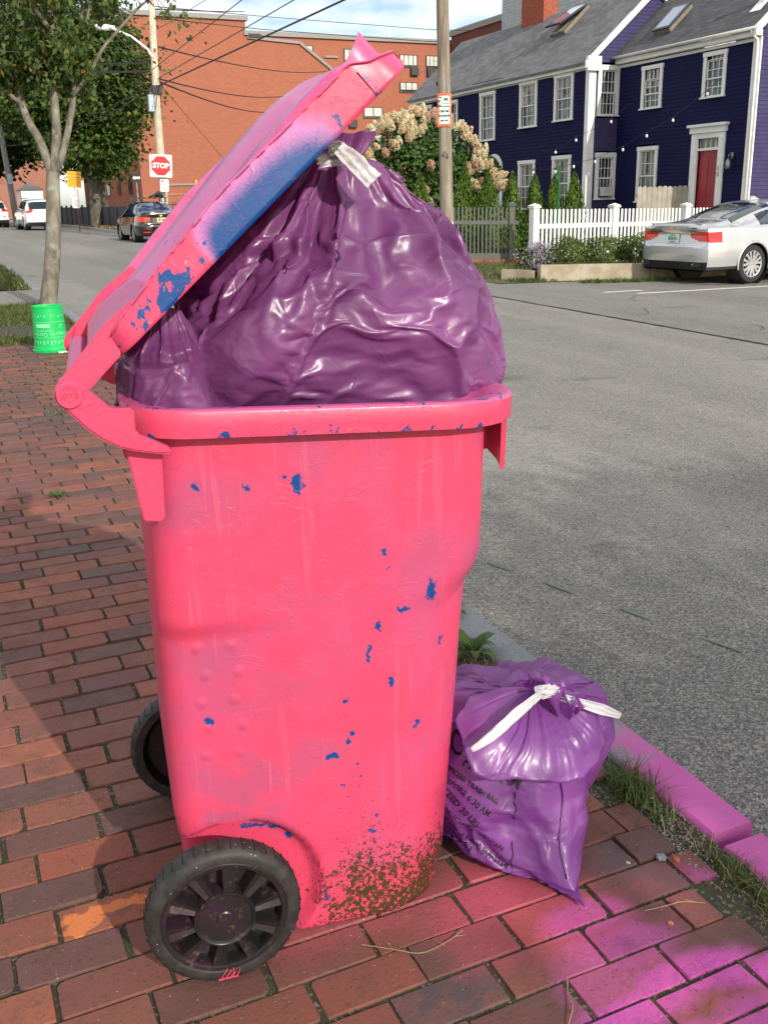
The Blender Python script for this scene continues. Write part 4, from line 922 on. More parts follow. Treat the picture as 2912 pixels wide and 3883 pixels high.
def slope(x): return EZ+(x-EX)*SLP
mb = MB(); ridge = RX; 
def roofslab(mb, x0, x1, y0, y1, zf, th=.06):
    a = [(x0, y0, zf(x0)), (x1, y0, zf(x1)), (x1, y1, zf(x1)), (x0, y1, zf(x0))]; mb.add(a+[(p[0], p[1], p[2]-th) for p in a], [(0, 1, 2, 3), (7, 6, 5, 4), (0, 4, 5, 1), (1, 5, 6, 2), (2, 6, 7, 3), (3, 7, 4, 0)])
roofslab(mb, EX-.05, ridge, YL0-.10, YL1+.15, slope); roofslab(mb, ridge, XR+.2, YL0-.10, YL1+.15, lambda x: slope(ridge)-(x-ridge)*SLP)
roofL = mb.build('roof', SHG1, hl, fix=True)
mb = MB(); mb.box((XL-.14, YL0-.06, 5.10), (XL-.012, YL1+.1, 5.30)); mb.box((XL-.012, YL0+.07, 5.06), (XL+.05, YL1, 5.13)); mb.build('fascia', WHT, hl)
mb = MB(); mb.bar((EX-.03, YL0-.115, slope(EX)-.11), (ridge, YL0-.115, slope(ridge)-.11), .03, .20, (0, -1, 0)); mb.v = mb.v
mb2 = MB().prism([(EX-.06, slope(EX)-.22), (ridge, slope(ridge)-.25), (ridge, slope(ridge)-.02), (EX-.06, slope(EX)-.02)], lambda u, v, d: Vector((u, d, v)), YL0-.13, YL0-.05); mb2.build('rake_board', WHT, hl, fix=True)
mb2 = MB().prism([(XR+.2, slope(ridge)-(XR+.2-ridge)*SLP-.22), (ridge, slope(ridge)-.25), (ridge, slope(ridge)-.02), (XR+.2, slope(ridge)-(XR+.2-ridge)*SLP-.02)], lambda u, v, d: Vector((u, d, v)), YL0-.13, YL0-.05); mb2.build('rake_board', WHT, hl, fix=True)
mb = MB(); mb.box((XL-.17, YL0-.16, 5.02), (XL+.32, YL0-.04, 5.42)); mb.build('eave_return', WHT, hl)
for y0, y1, nx in ((YL0-.045, YL0+.14, 0), (YL1-.15, YL1, 0)): MB().box((XL-.03, y0, -.5), (XL+.01, y1, 5.10)).build('corner_board', WHT, hl)
MB().box((XL-.028, YL0-.046, -.5), (XL+.22, YL0-.012, 5.02)).build('corner_board', WHT, hl)
MB().box((20.22, YL0-.05, .0), (20.42, YL0-.014, 5.3)).build('corner_board', WHT, hl)
for i, (a, b, c, d) in enumerate(winsL): sash_window(hl, ptL, a, b, c, d, curtain=i in (0, 1, 5, 6), lintel=0, cols=3, rows=2)
sash_window(hl, ptG, gw[0][0], gw[0][1], gw[0][2], gw[0][3], cols=4, rows=2, casing=.14); o = sash_window(hl, ptG, gw[1][0], gw[1][1], gw[1][2], gw[1][3], cols=4, rows=2, casing=.14)
MB().box((19.62, YL0-.20, 1.42), (20.02, YL0-.055, 1.68)).build('air_conditioner', simple('ac_white', (.6, .6, .58)), hl)
# arched door surround on the street side
mb = MB(); arc = [(32.3+.56*math.cos(R(a)), 2.36+.56*math.sin(R(a))) for a in range(0, 181, 12)]; inn = [(32.3+.42*math.cos(R(a)), 2.36+.42*math.sin(R(a))) for a in range(0, 181, 12)]
P = [[ptL(p[0], p[1], .05), ptL(q[0], q[1], .05), ptL(q[0], q[1], -.02), ptL(p[0], p[1], -.02)] for p, q in zip([(arc[0][0], -.3)]+arc+[(arc[-1][0], -.3)], [(inn[0][0], -.3)]+inn+[(inn[-1][0], -.3)])]
ar = mb.grid(P, closed_v=True).build('door', WHT, hl, fix=True)
mb = MB(); cpt = ptL(32.3, 2.36, -.03); mb.add([cpt]+[ptL(q[0], q[1], -.03) for q in inn], [(0, i+1, i+2) for i in range(len(inn)-1)]); mb.build('fanlight', PANE, ar)
MB().box((XL+.0, 31.88, -.3), (XL+.03, 32.72, 2.3)).build('door_panel', simple('grey_door', (.35, .37, .4)), ar)
mb = MB().bar(ptL(31.9, 2.36, -.01), ptL(32.7, 2.36, -.01), .05); mb.build('transom_bar', WHT, ar)
# chimney and skylights
CHM = simple('chimney_brick', (.30, .075, .04), .85, .3, 14, .5, 30, world=True)
rows_ = MB().box((21.15, 32.55, 7.2), (21.75, 34.0, 10.2)); ch = rows_.build('chimney', CHM, hl)
def skylight(parent, fz, xc, yc, L, W, open_):
    base = thing_local = MB(); sl = math.atan(SLP); M = Matrix.Translation((xc, yc, fz(xc)+.01)) @ Matrix.Rotation(-sl, 4, 'Y')
    f = MB(); t = .07
    for a, b in (((-L/2, -W/2, 0), (L/2, -W/2+t, .12)), ((-L/2, W/2-t, 0), (L/2, W/2, .12)), ((-L/2, -W/2+t, 0), (-L/2+t, W/2-t, .12)), ((L/2-t, -W/2+t, 0), (L/2, W/2-t, .12))): f.box(a, b, M)
    o = f.build('skylight', simple('skylight_frame', (.20, .17, .13), .4), parent)
    M2 = M @ Matrix.Translation((L/2, 0, .12)) @ Matrix.Rotation(R(open_), 4, 'Y') @ Matrix.Translation((-L/2, 0, 0)); g = MB().box((-L/2, -W/2-.02, .0), (L/2, W/2+.02, .05), M2); sh = g.build('sash', simple('skylight_dark', (.03, .03, .035), .3), o)
    MB().box((-L/2+t, -W/2+t, .051), (L/2-t, W/2-t, .058), M2).build('pane', glass('sky_glass', (.10, .16, .28), .03), sh)
    MB().box((-L/2+.02, -W/2+.03, .02), (L/2-.02, W/2-.03, .03), M).build('well', simple('cream_liner', (.6, .56, .42)), o)
skylight(hl, slope, 20.72, 30.25, 1.25, .85, 11)
MB().box((18.98, 31.6, 5.34), (19.05, 33.7, 5.36), None).build('vent_strip', simple('dark_vent', (.03, .03, .03)), hl)
# ---- right house: street side at x = 20.2, gable end at y = 21
XW, YR0, YR1 = 20.2, 21.02, 26.79
hr = thing('clapboard_house', 'navy blue clapboard house with darker shingles, red door and white door surround', 'house', (22.6, 24, -.5))
def ptR(w, z, o): return Vector((XW-o, w, z))
wr = [(24.74, 25.66, 3.83, 5.03), (22.17, 23.05, 3.90, 5.07), (24.76, 25.68, 1.2, 2.80)]
mb = MB(); siding(mb, ptR, YR0+.02, YR1, -.5, 5.2, 1, holes=[(a+.05, b-.05, c+.03, d) for a, b, c, d in wr]+[(22.0, 23.3, -.5, 3.2)]); tag(mb.build('siding', NAVY_SHADED, hr), kind='stuff')
MB().box((XW+.08, YR0+.07, -.6), (25.2, YR1, 5.2)).build('wall', NAVY_SHADED, hr)
ex, ez = XW-.22, 5.44; SR = .9076; rxx = 22.7
def slopeR(x): return ez+(x-ex)*SR
mb = MB(); roofslab(mb, ex-.02, rxx, YR0-.12, YR1, slopeR); roofslab(mb, rxx, 25.5, YR0-.12, YR1, lambda x: slopeR(rxx)-(x-rxx)*SR); mb.build('roof', SHG2, hr, fix=True)
MB().box((XW-.18, YR0-.05, 5.22), (XW-.012, YR1, 5.36)).build('fascia', WHT, hr); MB().box((XW-.012, YR0+.1, 5.12), (XW+.05, YR1, 5.20)).build('frieze', WHT, hr)
g = MB(); rows = []
for i in range(9): a = R(180+i*22.5); rows.append([(ex-.06+.065*math.cos(a), YR0-.1, 5.42+.065*math.sin(a)), (ex-.06+.065*math.cos(a), YR1+.1, 5.42+.065*math.sin(a))])
go = g.grid(rows).build('gutter', WHT, hr, smooth=True); gs_ = go.modifiers.new('s', 'SOLIDIFY'); gs_.thickness = .008
mb = MB(); mb.tube([(ex-.06, YR0+.05, 5.37), (ex-.05, YR0+.05, 5.27), (XW-.10, YR0+.03, 5.14), (XW-.07, YR0+.03, 5.0), (XW-.07, YR0+.03, -.3)], .038, 10); mb.build('downspout', WHT, hr, smooth=True)
MB().box((XW-.03, YR0-.05, -.5), (XW+.01, YR0+.22, 5.2)).build('corner_board', WHT, hr)
mb2 = MB().prism([(ex-.1, slopeR(ex)-.24), (rxx, slopeR(rxx)-.26), (rxx, slopeR(rxx)-.02), (ex-.1, slopeR(ex)-.02)], lambda u, v, d: Vector((u, d, v)), YR0-.15, YR0-.06); mb2.build('rake_board', WHT, hr, fix=True)
def ptG2(w, z, o): return Vector((w, YR0-o, z))
mb = MB(); z = -.5
while z < 7.8:
    x0 = max(XW+.0, XW+(z-5.3)/SR); x1 = min(25.2, 25.2-(z-5.3)/SR); mb.add([ptG2(x0, z, .012), ptG2(x1, z, .012), ptG2(x1, z+.105, 0), ptG2(x0, z+.105, 0)], [(0, 1, 2, 3)]); z += .105
tag(mb.build('gable_siding', m_siding('navy_clapboard_sunlit2', (.050, .044, .115)), hr), kind='stuff')  # paler navy again, the sun on this gable painted into the colour
for i, (a, b, c, d) in enumerate(wr): sash_window(hr, ptR, a, b, c, d, cols=3, rows=2, curtain=i != 1, transom=.28 if i == 0 else (.10 if i == 1 else 0))
# door
def bxR(mb, a, b, c, d, o0, o1): mb.add([ptR(a, c, o0), ptR(b, c, o0), ptR(b, d, o0), ptR(a, d, o0), ptR(a, c, o1), ptR(b, c, o1), ptR(b, d, o1), ptR(a, d, o1)], [(0, 3, 2, 1), (4, 5, 6, 7), (0, 1, 5, 4), (1, 2, 6, 5), (2, 3, 7, 6), (3, 0, 4, 7)]); return mb
ds = MB(); bxR(ds, 22.0, 22.22, .1, 3.02, 0, .06); bxR(ds, 23.05, 23.3, .1, 3.02, 0, .06); bxR(ds, 22.22, 23.05, 2.88, 3.02, 0, .05); bxR(ds, 21.95, 23.35, 3.02, 3.18, 0, .10); bxR(ds, 21.90, 23.40, 3.18, 3.25, 0, .17); bxR(ds, 22.22, 23.05, 2.56, 2.62, -.06, .03)
for a in (22.05, 23.12): bxR(ds, a, a+.12, .1, 2.9, .06, .085)
dr = ds.build('door', WHT, hr, fix=True)
RED = simple('red_door', (.30, .018, .03), .35, .15, 3)
dp = bxR(MB(), 22.22, 23.05, .12, 2.56, -.07, -.05); bxR(dp, 22.30, 22.60, .3, 1.2, -.05, -.04); bxR(dp, 22.67, 22.97, .3, 1.2, -.05, -.04); bxR(dp, 22.30, 22.60, 1.35, 2.4, -.05, -.04); bxR(dp, 22.67, 22.97, 1.35, 2.4, -.05, -.04); dp.build('door_panel', RED, dr, fix=True)
for i in range(4): bxR(MB(), 22.26+.2*i, 22.40+.2*i, 2.64, 2.86, -.055, -.04).build('pane', PANE, dr, fix=True)
bxR(MB(), 22.22, 23.05, 2.62, 2.88, -.07, -.056).build('transom', WHT, dr, fix=True)
NUMM = simple('number_grey', (.12, .14, .16), .4)
MX = Matrix(((0, 0, -1, 0), (-1, 0, 0, 0), (0, 1, 0, 0), (0, 0, 0, 1)))     # text facing -X
for s_, z_ in (('1', 2.08), ('5', 1.92)): txt(s_, .17, .006, 'house_number', NUMM, dr, Matrix.Translation((XW-.095, 22.12, z_)) @ MX)
lm = MB(); lm.tube([(XW-.02, 21.68, 2.38), (XW-.10, 21.68, 2.45), (XW-.16, 21.68, 2.38), (XW-.16, 21.68, 2.30)], .012, 6); lm.box((XW-.05, 21.64, 2.30), (XW-.005, 21.72, 2.46)); lm.lathe([(.02, .0), (.07, -.06), (.075, -.22), (.05, -.26), (.0, -.27)], (XW-.16, 21.68, 2.30), 'z', 10); lm.build('wall_lamp', simple('pewter', (.25, .26, .27), .3, metal=.6), hr, smooth=True)
skylight(hr, slopeR, 20.80, 25.15, 1.0, .70, 0)
pp = MB(); pp.tube([(20.75, 21.6, 6.0), (20.75, 21.6, 6.75)], .05, 10); pp.add([(20.45, 21.4, slopeR(20.45)+.02), (21.0, 21.4, slopeR(21)+.02), (21.0, 21.8, slopeR(21)+.02), (20.45, 21.8, slopeR(20.45)+.02)], [(0, 1, 2, 3)]); pp.build('vent_pipe', WHT, hr)
# string of bulbs in front of the houses
bulbm = simple('bulb_white', (.8, .8, .78), .2); wirem = simple('black_wire', (.012, .012, .014), .6)
def strand(pts, bulbs, sag, label, name='string_lights'):
    th = thing(name, label, 'string lights', pts[0]); mb = MB(); q = []
    for a, b in zip(pts, pts[1:]):
        for i in range(13): t = i/12; p = Vector(a).lerp(Vector(b), t); p.z -= sag*4*t*(1-t); q.append(p)
    mb.tube(q, .006, 4); mb.build('wire', wirem, th)
    for k in range(bulbs):
        p = q[int((k+.5)/bulbs*(len(q)-1))]; b = MB().tube([p, p-Vector((0, 0, .06))], .016, 6); so_ = b.build('socket', wirem, th); MB().lathe([(0, -.15), (.03, -.13), (.036, -.10), (.02, -.06)], tuple(p), 'z', 8).build('bulb', bulbm, so_, smooth=True)
    return th
strand([(19.9, 22.0, 4.35), (18.6, 23.6, 3.0), (17.6, 25.3, 2.35), (16.6, 26.6, 2.3)], 8, .12, 'string of white bulbs slanting down across the red door side of the blue house')
strand([(18.8, 24.4, 3.9), (18.0, 25.8, 3.1), (17.6, 27.0, 2.75)], 3, .1, 'short upper string of bulbs between the two lower windows and upper windows')

# ================================================================ red brick apartment building
def m_bwall(name, c1, c2):
    t = NT(name); pos = t.geo.outputs['Position']; X, Y, Z = t.xyz(pos); cb = t.n.new('ShaderNodeCombineXYZ'); t.l.new(t.math('ADD', X, Y), cb.inputs[0]); t.l.new(Z, cb.inputs[1])
    br = t.n.new('ShaderNodeTexBrick'); br.inputs['Scale'].default_value = 1; br.inputs['Brick Width'].default_value = .42; br.inputs['Row Height'].default_value = .14; br.inputs['Mortar Size'].default_value = .012
    t.l.new(cb.outputs[0], br.inputs['Vector']); br.inputs['Color1'].default_value = (*c1, 1); br.inputs['Color2'].default_value = (*c2, 1); br.inputs['Mortar'].default_value = (*[x*.82 for x in c1], 1)
    n = t.noise(.22, 4, .6, pos); n2 = t.noise(1.6, 4, .65, t.mapv(pos, (1, 1, 3)))
    c = t.mix(t.ramp(n, .35, .65, 0, .4), br.outputs['Color'], tuple(x*.86 for x in c1)); c = t.mix(t.ramp(n2, .6, .8, 0, .35), c, tuple(min(1, x*1.3) for x in c2))
    t.set(Base_Color=c, Roughness=.9); return t.m
BWALL = m_bwall('red_brick_wall', (.38, .132, .076), (.31, .105, .064)); TRIM = simple('parapet_grey', (.26, .25, .24), .7); DKW = simple('window_dark', (.02, .022, .025), .25)
KS, YB = 1.95, 110.
def bz(z): return CAM_H+(z-CAM_H)*KS
bb = thing('brick_apartment_building', 'large red brick apartment block with a blank sunlit end wall and stepped roof', 'building', (40, 115, 0))
def bld(x0, x1, y0, y1, z1, name='wall'):
    o = MB().box((x0, y0, -1), (x1, y1, z1)).build(name, BWALL, bb); MB().box((x0-.25, y0-.25, z1), (x1+.25, y1+.25, z1+.45)).build('parapet', TRIM, bb); return o
bld(11.35*KS, 17.68*KS, YB, 150, bz(10.83)); bld(17.69*KS, 70, YB+.06, 150, bz(10.12))
MB().box((12.3*KS, YB-.14, bz(2.44)), (17.6*KS, YB-.01, bz(2.54))).build('ledge', TRIM, bb)
MB().box((12.3*KS, YB-.10, bz(1.97)), (23*KS, YB-.0, bz(2.0))).build('ledge', simple('pale_band', (.5, .3, .22)), bb)
mb = MB(); pl_ = [(17.75, 10.02), (20.75, 9.86), (22.63, 8.56)]
for a, b in zip(pl_, pl_[1:]): mb.bar((a[0]*KS, YB-.08, bz(a[1])), (b[0]*KS, YB-.08, bz(b[1])), .12, .28, (0, 0, 1))
mb.bar((22.2*KS, YB-.08, bz(9.2)), (23.0*KS, YB-.08, bz(9.2)), .12, .2); mb.build('roofline_trim', TRIM, bb)
MB().box((17.8*KS, YB-.2, bz(9.98)), (18.5*KS, YB+.0, bz(10.2))).build('scupper', DKW, bb)
BLD = simple('window_blind', (.55, .56, .5), .8, .2, 1.5, world=True)
def bwin(x0, x1, z0, z1, ac=None, bars=1, blind=.5):
    x0, x1, z0, z1 = x0*KS, x1*KS, bz(z0), bz(z1); f = MB(); t = .09; y = YB
    for a, b in (((x0, y-.05, z0), (x0+t, y+.03, z1)), ((x1-t, y-.05, z0), (x1, y+.03, z1)), ((x0+t, y-.05, z0), (x1-t, y+.03, z0+t)), ((x0+t, y-.05, z1-t), (x1-t, y+.03, z1))): f.box(a, b)
    for i in range(1, bars+1): x = x0+(x1-x0)*i/(bars+1); f.box((x-t/2, y-.05, z0+t), (x+t/2, y+.03, z1-t))
    w = f.build('window', simple('bronze_frame', (.05, .045, .04), .5), bb); MB().box((x0+t, y-.02, z0+t), (x1-t, y+.0, z1-t)).build('pane', PANE, w)
    if blind: MB().box((x0+t+.05, y-.035, z0+(z1-z0)*(1-blind)), (x1-t-.05, y-.025, z1-t)).build('blind', BLD, w)
    if ac: a0 = x0+(x1-x0)*ac; MB().box((a0, y-.35, z0-.8), (a0+.95, y-.06, z0-.02)).build('air_conditioner', simple('ac_dark', (.04, .04, .045)), w)
for q in ((26.85, 28.04, 8.78, 9.48, .6, 3, .8), (28.58, 29.6, 8.78, 9.48, .05, 3, .8), (26.85, 28.05, 7.42, 8.0, None, 2, .7), (26.87, 28.05, 6.0, 6.55, None, 2, .4), (26.87, 28.05, 4.42, 5.0, None, 2, .4), (24.51, 25.74, 6.0, 6.61, 0.0, 1, .8), (23.37, 24.0, 4.42, 5.1, .3, 0, .5), (24.51, 25.70, 4.42, 5.11, 0.0, 1, .5), (23.38, 24.05, 9.0, 9.65, None, 1, .9), (21.1, 21.55, 9.45, 9.75, None, 0, .9), (28.58, 29.6, 7.42, 8.0, None, 2, .5), (31, 32.2, 8.78, 9.48, None, 2, .5), (31, 32.2, 7.42, 8.0, None, 2, .5), (23.37, 24.0, 7.3, 8.0, .3, 0, .5), (24.51, 25.7, 7.42, 8.05, None, 1, .5), (23.37, 24.0, 5.9, 6.6, .3, 0, .5)): bwin(*q)
# windows of the shaded street side
for r_ in range(6):
    for k in range(5):
        y = 115+k*7.; z = 2.6+r_*2.9; f = MB().box((11.35*KS-.06, y, z), (11.35*KS+.02, y+2.2, z+1.5)); w = f.build('window', simple('bronze_frame', (.05, .045, .04), .5), bb); MB().box((11.35*KS-.08, y+.12, z+.12), (11.35*KS-.065, y+2.08, z+1.38)).build('pane', PANE, w)
mb = MB().box((56, 116, bz(10.15)+.2), (60.7, 122, bz(10.62))); mb.build('rooftop_unit', simple('pale_metal', (.55, .56, .55), .5), bb); MB().box((56.1, 115.9, bz(10.2)+.3), (57.0, 115.99, bz(10.5))).build('louvre', DKW, bb)
mb = MB(); mb.tube([(55.4, 118, bz(10.1)), (55.4, 118, bz(10.75))], .06, 6); mb.tube([(43.8, 118, bz(10.1)), (43.8, 118, bz(10.8))], .08, 6); mb.build('antenna', TRIM, bb)
# dark brick wing seen between pole and the blue roof
b3_ = thing('brick_wing', 'dark red brick building edge above the blue house roof', 'building', (66, 102, 0)); MB().box((58.5, 92, -1), (75, 109, 19.0)).build('wall', m_bwall('dark_brick', (.16, .045, .035), (.13, .04, .03)), b3_); MB().box((58.3, 91.8, 19.0), (75.2, 109.2, 19.6)).build('parapet', TRIM, b3_)
b4 = thing('clapboard_house', 'grey clapboard building behind the chimney of the blue house', 'house', (33, 42, 0)); 
mb = MB(); z = 0
for i in range(100): z = i*.14; mb.add([(27.5, 36.02-.015, z), (38, 36.02-.015, z), (38, 36.02, z+.14), (27.5, 36.02, z+.14)], [(0, 1, 2, 3)]); mb.add([(27.5-.015, 46, z), (27.5-.015, 36.02, z), (27.5, 36.02, z+.14), (27.5, 46, z+.14)], [(0, 1, 2, 3)])
tag(mb.build('siding', simple('pale_grey_siding', (.42, .43, .45), .7), b4), kind='stuff'); MB().box((27.6, 36.1, -1), (38, 46, 13.9)).build('wall', TRIM, b4)
# far pinkish building at the end of the street
b5 = thing('brick_building', 'low pinkish brick building far down the street behind the parked cars', 'building', (-6, 145, 0)); MB().box((-22, 140, 0), (17, 155, 9)).build('wall', m_bwall('pink_brick', (.38, .17, .12), (.33, .14, .10)), b5)
for k in range(6): w = MB().box((-18+k*4.4, 139.9, 4.0), (-16.2+k*4.4, 139.99, 6.0)).build('window', DKW, b5)
MB().box((-22.3, 139.7, 9), (17.3, 155.3, 9.5)).build('parapet', TRIM, b5)
b6 = thing('garage', 'small white garage end behind the parked white wagon', 'garage', (11.2, 114, 0)); MB().box((10.2, 112, 0), (12.3, 117, 3.2)).build('wall', WHT, b6); MB().prism([(10.0, 3.2), (12.5, 3.2), (11.25, 3.9)], lambda u, v, d: Vector((u, d, v)), 111.8, 117.3).build('roof', SHG1, b6, fix=True)
# ================================================================ small purple bag on the pavement
GZ = .034; sb_loc = Vector((1.08, 1.70, GZ))
SBM = bag_mat('purple_bag_thin', (.29, .085, .35), (.17, .045, .23), .30, .38)
lv = [(.036, .97, 1.15, 1.60, 1.83), (.045, .925, 1.20, 1.55, 1.87), (.09, .895, 1.235, 1.535, 1.89), (.17, .872, 1.275, 1.545, 1.91), (.25, .862, 1.315, 1.56, 1.93), (.325, .872, 1.32, 1.57, 1.95), (.362, .91, 1.29, 1.59, 1.95), (.380, .98, 1.22, 1.61, 1.86), (.392, 1.06, 1.14, 1.645, 1.72), (.415, 1.075, 1.125, 1.655, 1.705)]
sb_rows = ring_bag(lv, 130, 92, lambda t: max(0, t-.62)*.8, 21, .018); sb_rows = facet(sb_rows, 14, 8, .93, .33)
TIP, COR = Vector((1.062, 1.395, .04)), Vector((1.07, 1.545, .06))
def tipw(p):
    p = Vector(p); d = (Vector((p.x, p.y, 0))-Vector((COR.x, COR.y, 0))).length; w = math.exp(-(d/.075)**2)*max(0, 1-(p.z-.03)/.27)**1.6; w2 = max(0, min(1, w*1.15))
    t = p.lerp(Vector((TIP.x+(p.x-COR.x)*.12, TIP.y, max(.037, p.z*.55))), w2); return t
sb_rows = [[tipw(p)-sb_loc for p in r] for r in sb_rows]
mb = MB().grid(sb_rows, closed_v=True); mb.add(sb_rows[0], [tuple(range(130))[::-1]])
sb = mb.build('trash_bag', SBM, smooth=True, fix=True); bm = bmesh.new(); bm.from_mesh(sb.data); bmesh.ops.remove_doubles(bm, verts=bm.verts[:], dist=1e-6); bm.to_mesh(sb.data); bm.free()
pin = [1.0 if (i//130) < 5 or (i//130) > 83 else (.06 if i//130 < 25 else .03) for i in range(len(sb.data.vertices))]
sim_cloth(sb, 16, pin, shrink=-.07, pressure=2.4, bend=.15, tens=60, mass=.1, grav=.15, quality=4)
sb.location = sb_loc; film_creases(sb, 31, .004, 5.5); tag(sb, 'smaller purple printed trash bag with white ties, standing on the bricks behind the bin', 'trash bag', 'purple trash bags'); bagroot(sb)
for v in sb.data.vertices: v.co.z = max(v.co.z, .0015)
# flap of the gathered neck folded over the front
KN = Vector((1.098, 1.655, .405))
bd = [(.96, 1.70, .402), (.89, 1.64, .390), (.872, 1.585, .372), (.885, 1.560, .315), (.915, 1.545, .290), (.97, 1.525, .288), (1.03, 1.505, .276), (1.085, 1.497, .266), (1.125, 1.500, .266), (1.175, 1.515, .278), (1.205, 1.535, .31), (1.215, 1.58, .360), (1.19, 1.63, .392), (1.15, 1.66, .405)]
rows = []; NA, NR = 170, 34
for i in range(NA):
    t = i/(NA-1)*(len(bd)-1); k = min(int(t), len(bd)-2); f = t-k; B = Vector(bd[k]).lerp(Vector(bd[k+1]), f); row = []
    for j in range(NR):
        r = j/(NR-1); p = KN.lerp(B, r); p.z += .014*math.sin(math.pi*min(1, r*1.05))*(1-.35*r); p.y -= .030*math.sin(math.pi*r*.5)*(1 if B.y < 1.62 else 0)*math.sin(math.pi*min(1, r))
        ii = i+9*noise.noise(Vector((i*.05, 1, 1))); pl = (.45*math.sin(ii*.42)+.3*math.sin(ii*.95+1)+.9*noise.noise(Vector((i*.09, r*2, 3))))*.010*(.35+1.2*abs(noise.noise(Vector((i*.045, 7, 3)))))*math.sin(math.pi*min(1, r*.9))**.7*(1.1-.6*r)
        p.z += pl; q = noise.noise_vector(p*22)*.006*r; p += q+noise.noise_vector(p*9)*.008*r; row.append(p)
    rows.append(row)
fo = MB().grid(rows).build('flap', SBM, sb, smooth=True); sd2 = fo.modifiers.new('s', 'SOLIDIFY'); sd2.thickness = .0012
# crumpled tuft beside the knot
rows = []
for i in range(60):
    a = 2*math.pi*i/60; rows.append([Vector((1.135+.028*math.cos(a)*(.5+r)*(1+.35*math.sin(a*5+r*4)), 1.60+.030*math.sin(a)*(.5+r)*(1+.3*math.cos(a*7)), .345+.075*r+.012*math.sin(a*6+r*3)-.02*math.cos(a))) for r in np.linspace(0, 1, 14)])
MB().grid(rows, closed_u=True).build('tuft', SBM, sb, smooth=True)
# side seam (a welded fold) and black print
sco = np.empty(len(sb.data.vertices)*3, np.float32); sb.data.vertices.foreach_get('co', sco); sco = sco.reshape(-1, 3)+np.array(sb_loc)
bvh = BVHTree.FromPolygons([tuple(p) for p in sco], [tuple(p.vertices) for p in sb.data.polygons])
PN = Vector((.42, .907, 0)).normalized(); PU = Vector((.907, -.42, 0)).normalized(); PP0 = Vector((.87, 1.62, 0))
def on_bag(u, z, off=.0016):
    o = PP0+PU*u+Vector((0, 0, z))-PN*.4; h = bvh.ray_cast(o, PN); return (h[0]-PN*off) if h[0] is not None and (h[0]-o).length < .62 else None
INK = simple('black_print', (.018, .010, .022), .45, .3, 60)
def print_line(s, a, b, name='printed_text', bold=0.):
    c = bpy.data.curves.new('tmp', 'FONT'); c.body = s; c.size = 1; c.resolution_u = 2; c.offset = bold
    to = bpy.data.objects.new('tmp', c); COL.objects.link(to); me = bpy.data.meshes.new_from_object(to.evaluated_get(bpy.context.evaluated_depsgraph_get())); bpy.data.objects.remove(to)
    bm = bmesh.new(); bm.from_mesh(me); xs = [v.co.x for v in bm.verts]; w = max(xs)-min(xs); A = Vector(a); B = Vector(b); L = (B-A).length; d = (B-A)/L; nn = Vector((-d.y, d.x)); k = L/w; x0 = min(xs)
    bmesh.ops.triangulate(bm, faces=bm.faces[:]); bmesh.ops.subdivide_edges(bm, edges=[e for e in bm.edges if e.calc_length()*k > .006], cuts=1)
    dead = []
    for v in bm.verts:
        q = A+d*(v.co.x-x0)*k+nn*v.co.y*k*(1.35 if len(s) < 19 else 1.1); h = on_bag(q.x, q.y)
        if h is None: dead.append(v)
        else: v.co = h-sb_loc
    bmesh.ops.delete(bm, geom=dead, context='VERTS'); bm.to_mesh(me); bm.free(); me.name = name; me.materials.clear(); me.materials.append(INK)
    o = bpy.data.objects.new(name, me); COL.objects.link(o); o.parent = sb; return o
print_line('PROGRAM', (.022, .283), (.142, .232), bold=.02); print_line('OFFICIAL TRASH BAG.', (-.022, .276), (.098, .204), bold=.03); print_line('BEFORE 6:30 AM.', (-.018, .240), (.079, .176), bold=.012)
print_line('EXCEED 30 LBS.', (-.035, .218), (.054, .148), bold=.02); print_line('AS MUCH AS YOU CAN.', (-.035, .176), (.109, .094)); print_line('Zero at 1-800-866-3954.', (-.019, .134), (.118, .050), bold=.012); print_line('com/Portland', (-.03, .118), (.037, .076), bold=.012); print_line('dsen', (.055, .036), (.086, .026)); print_line('O', (-.004, .31), (.022, .30), bold=.02)
mb = MB(); pts = []
for z in np.linspace(.27, .06, 22):
    h = on_bag(.236+.006*math.sin(z*40), z, .001)
    if h is not None: pts.append(h)
if len(pts) > 3: mb.tube(pts, .0022, 5); mb.build('seam', simple('deep_purple_seam', (.06, .008, .10), .35), sb, smooth=True)
for u0, z0, z1 in ((.135, .225, .165), (.128, .115, .045)):
    pts = [on_bag(u0+.008*noise.noise(Vector((z*60, u0, 0)))+(z-z0)*-.0, z, .0014) for z in np.linspace(z0, z1, 14)]; pts = [p for p in pts if p is not None]
    if len(pts) > 3: MB().tube(pts, [.0008+.0009*random.random() for _ in pts], 4).build('printed_rule', INK, sb)
tape([(1.085, 1.60, .432), (1.035, 1.575, .432), (.975, 1.555, .420), (.915, 1.535, .402), (.868, 1.535, .382)], [.012, .021, .026, .020, .008], (.1, .45, 1), sb, seed=2, crum=.003)
tape([(1.075, 1.59, .432), (1.10, 1.585, .425), (1.15, 1.57, .404), (1.20, 1.55, .385), (1.245, 1.54, .362)], [.020, .014, .019, .022, .013], (.1, .3, 1), sb, seed=5, crum=.003)
tape([(1.06, 1.60, .44), (1.085, 1.59, .442), (1.105, 1.592, .436), (1.12, 1.60, .428)], [.016, .024, .022, .014], (.2, .8, .6), sb, seed=8, crum=.004)

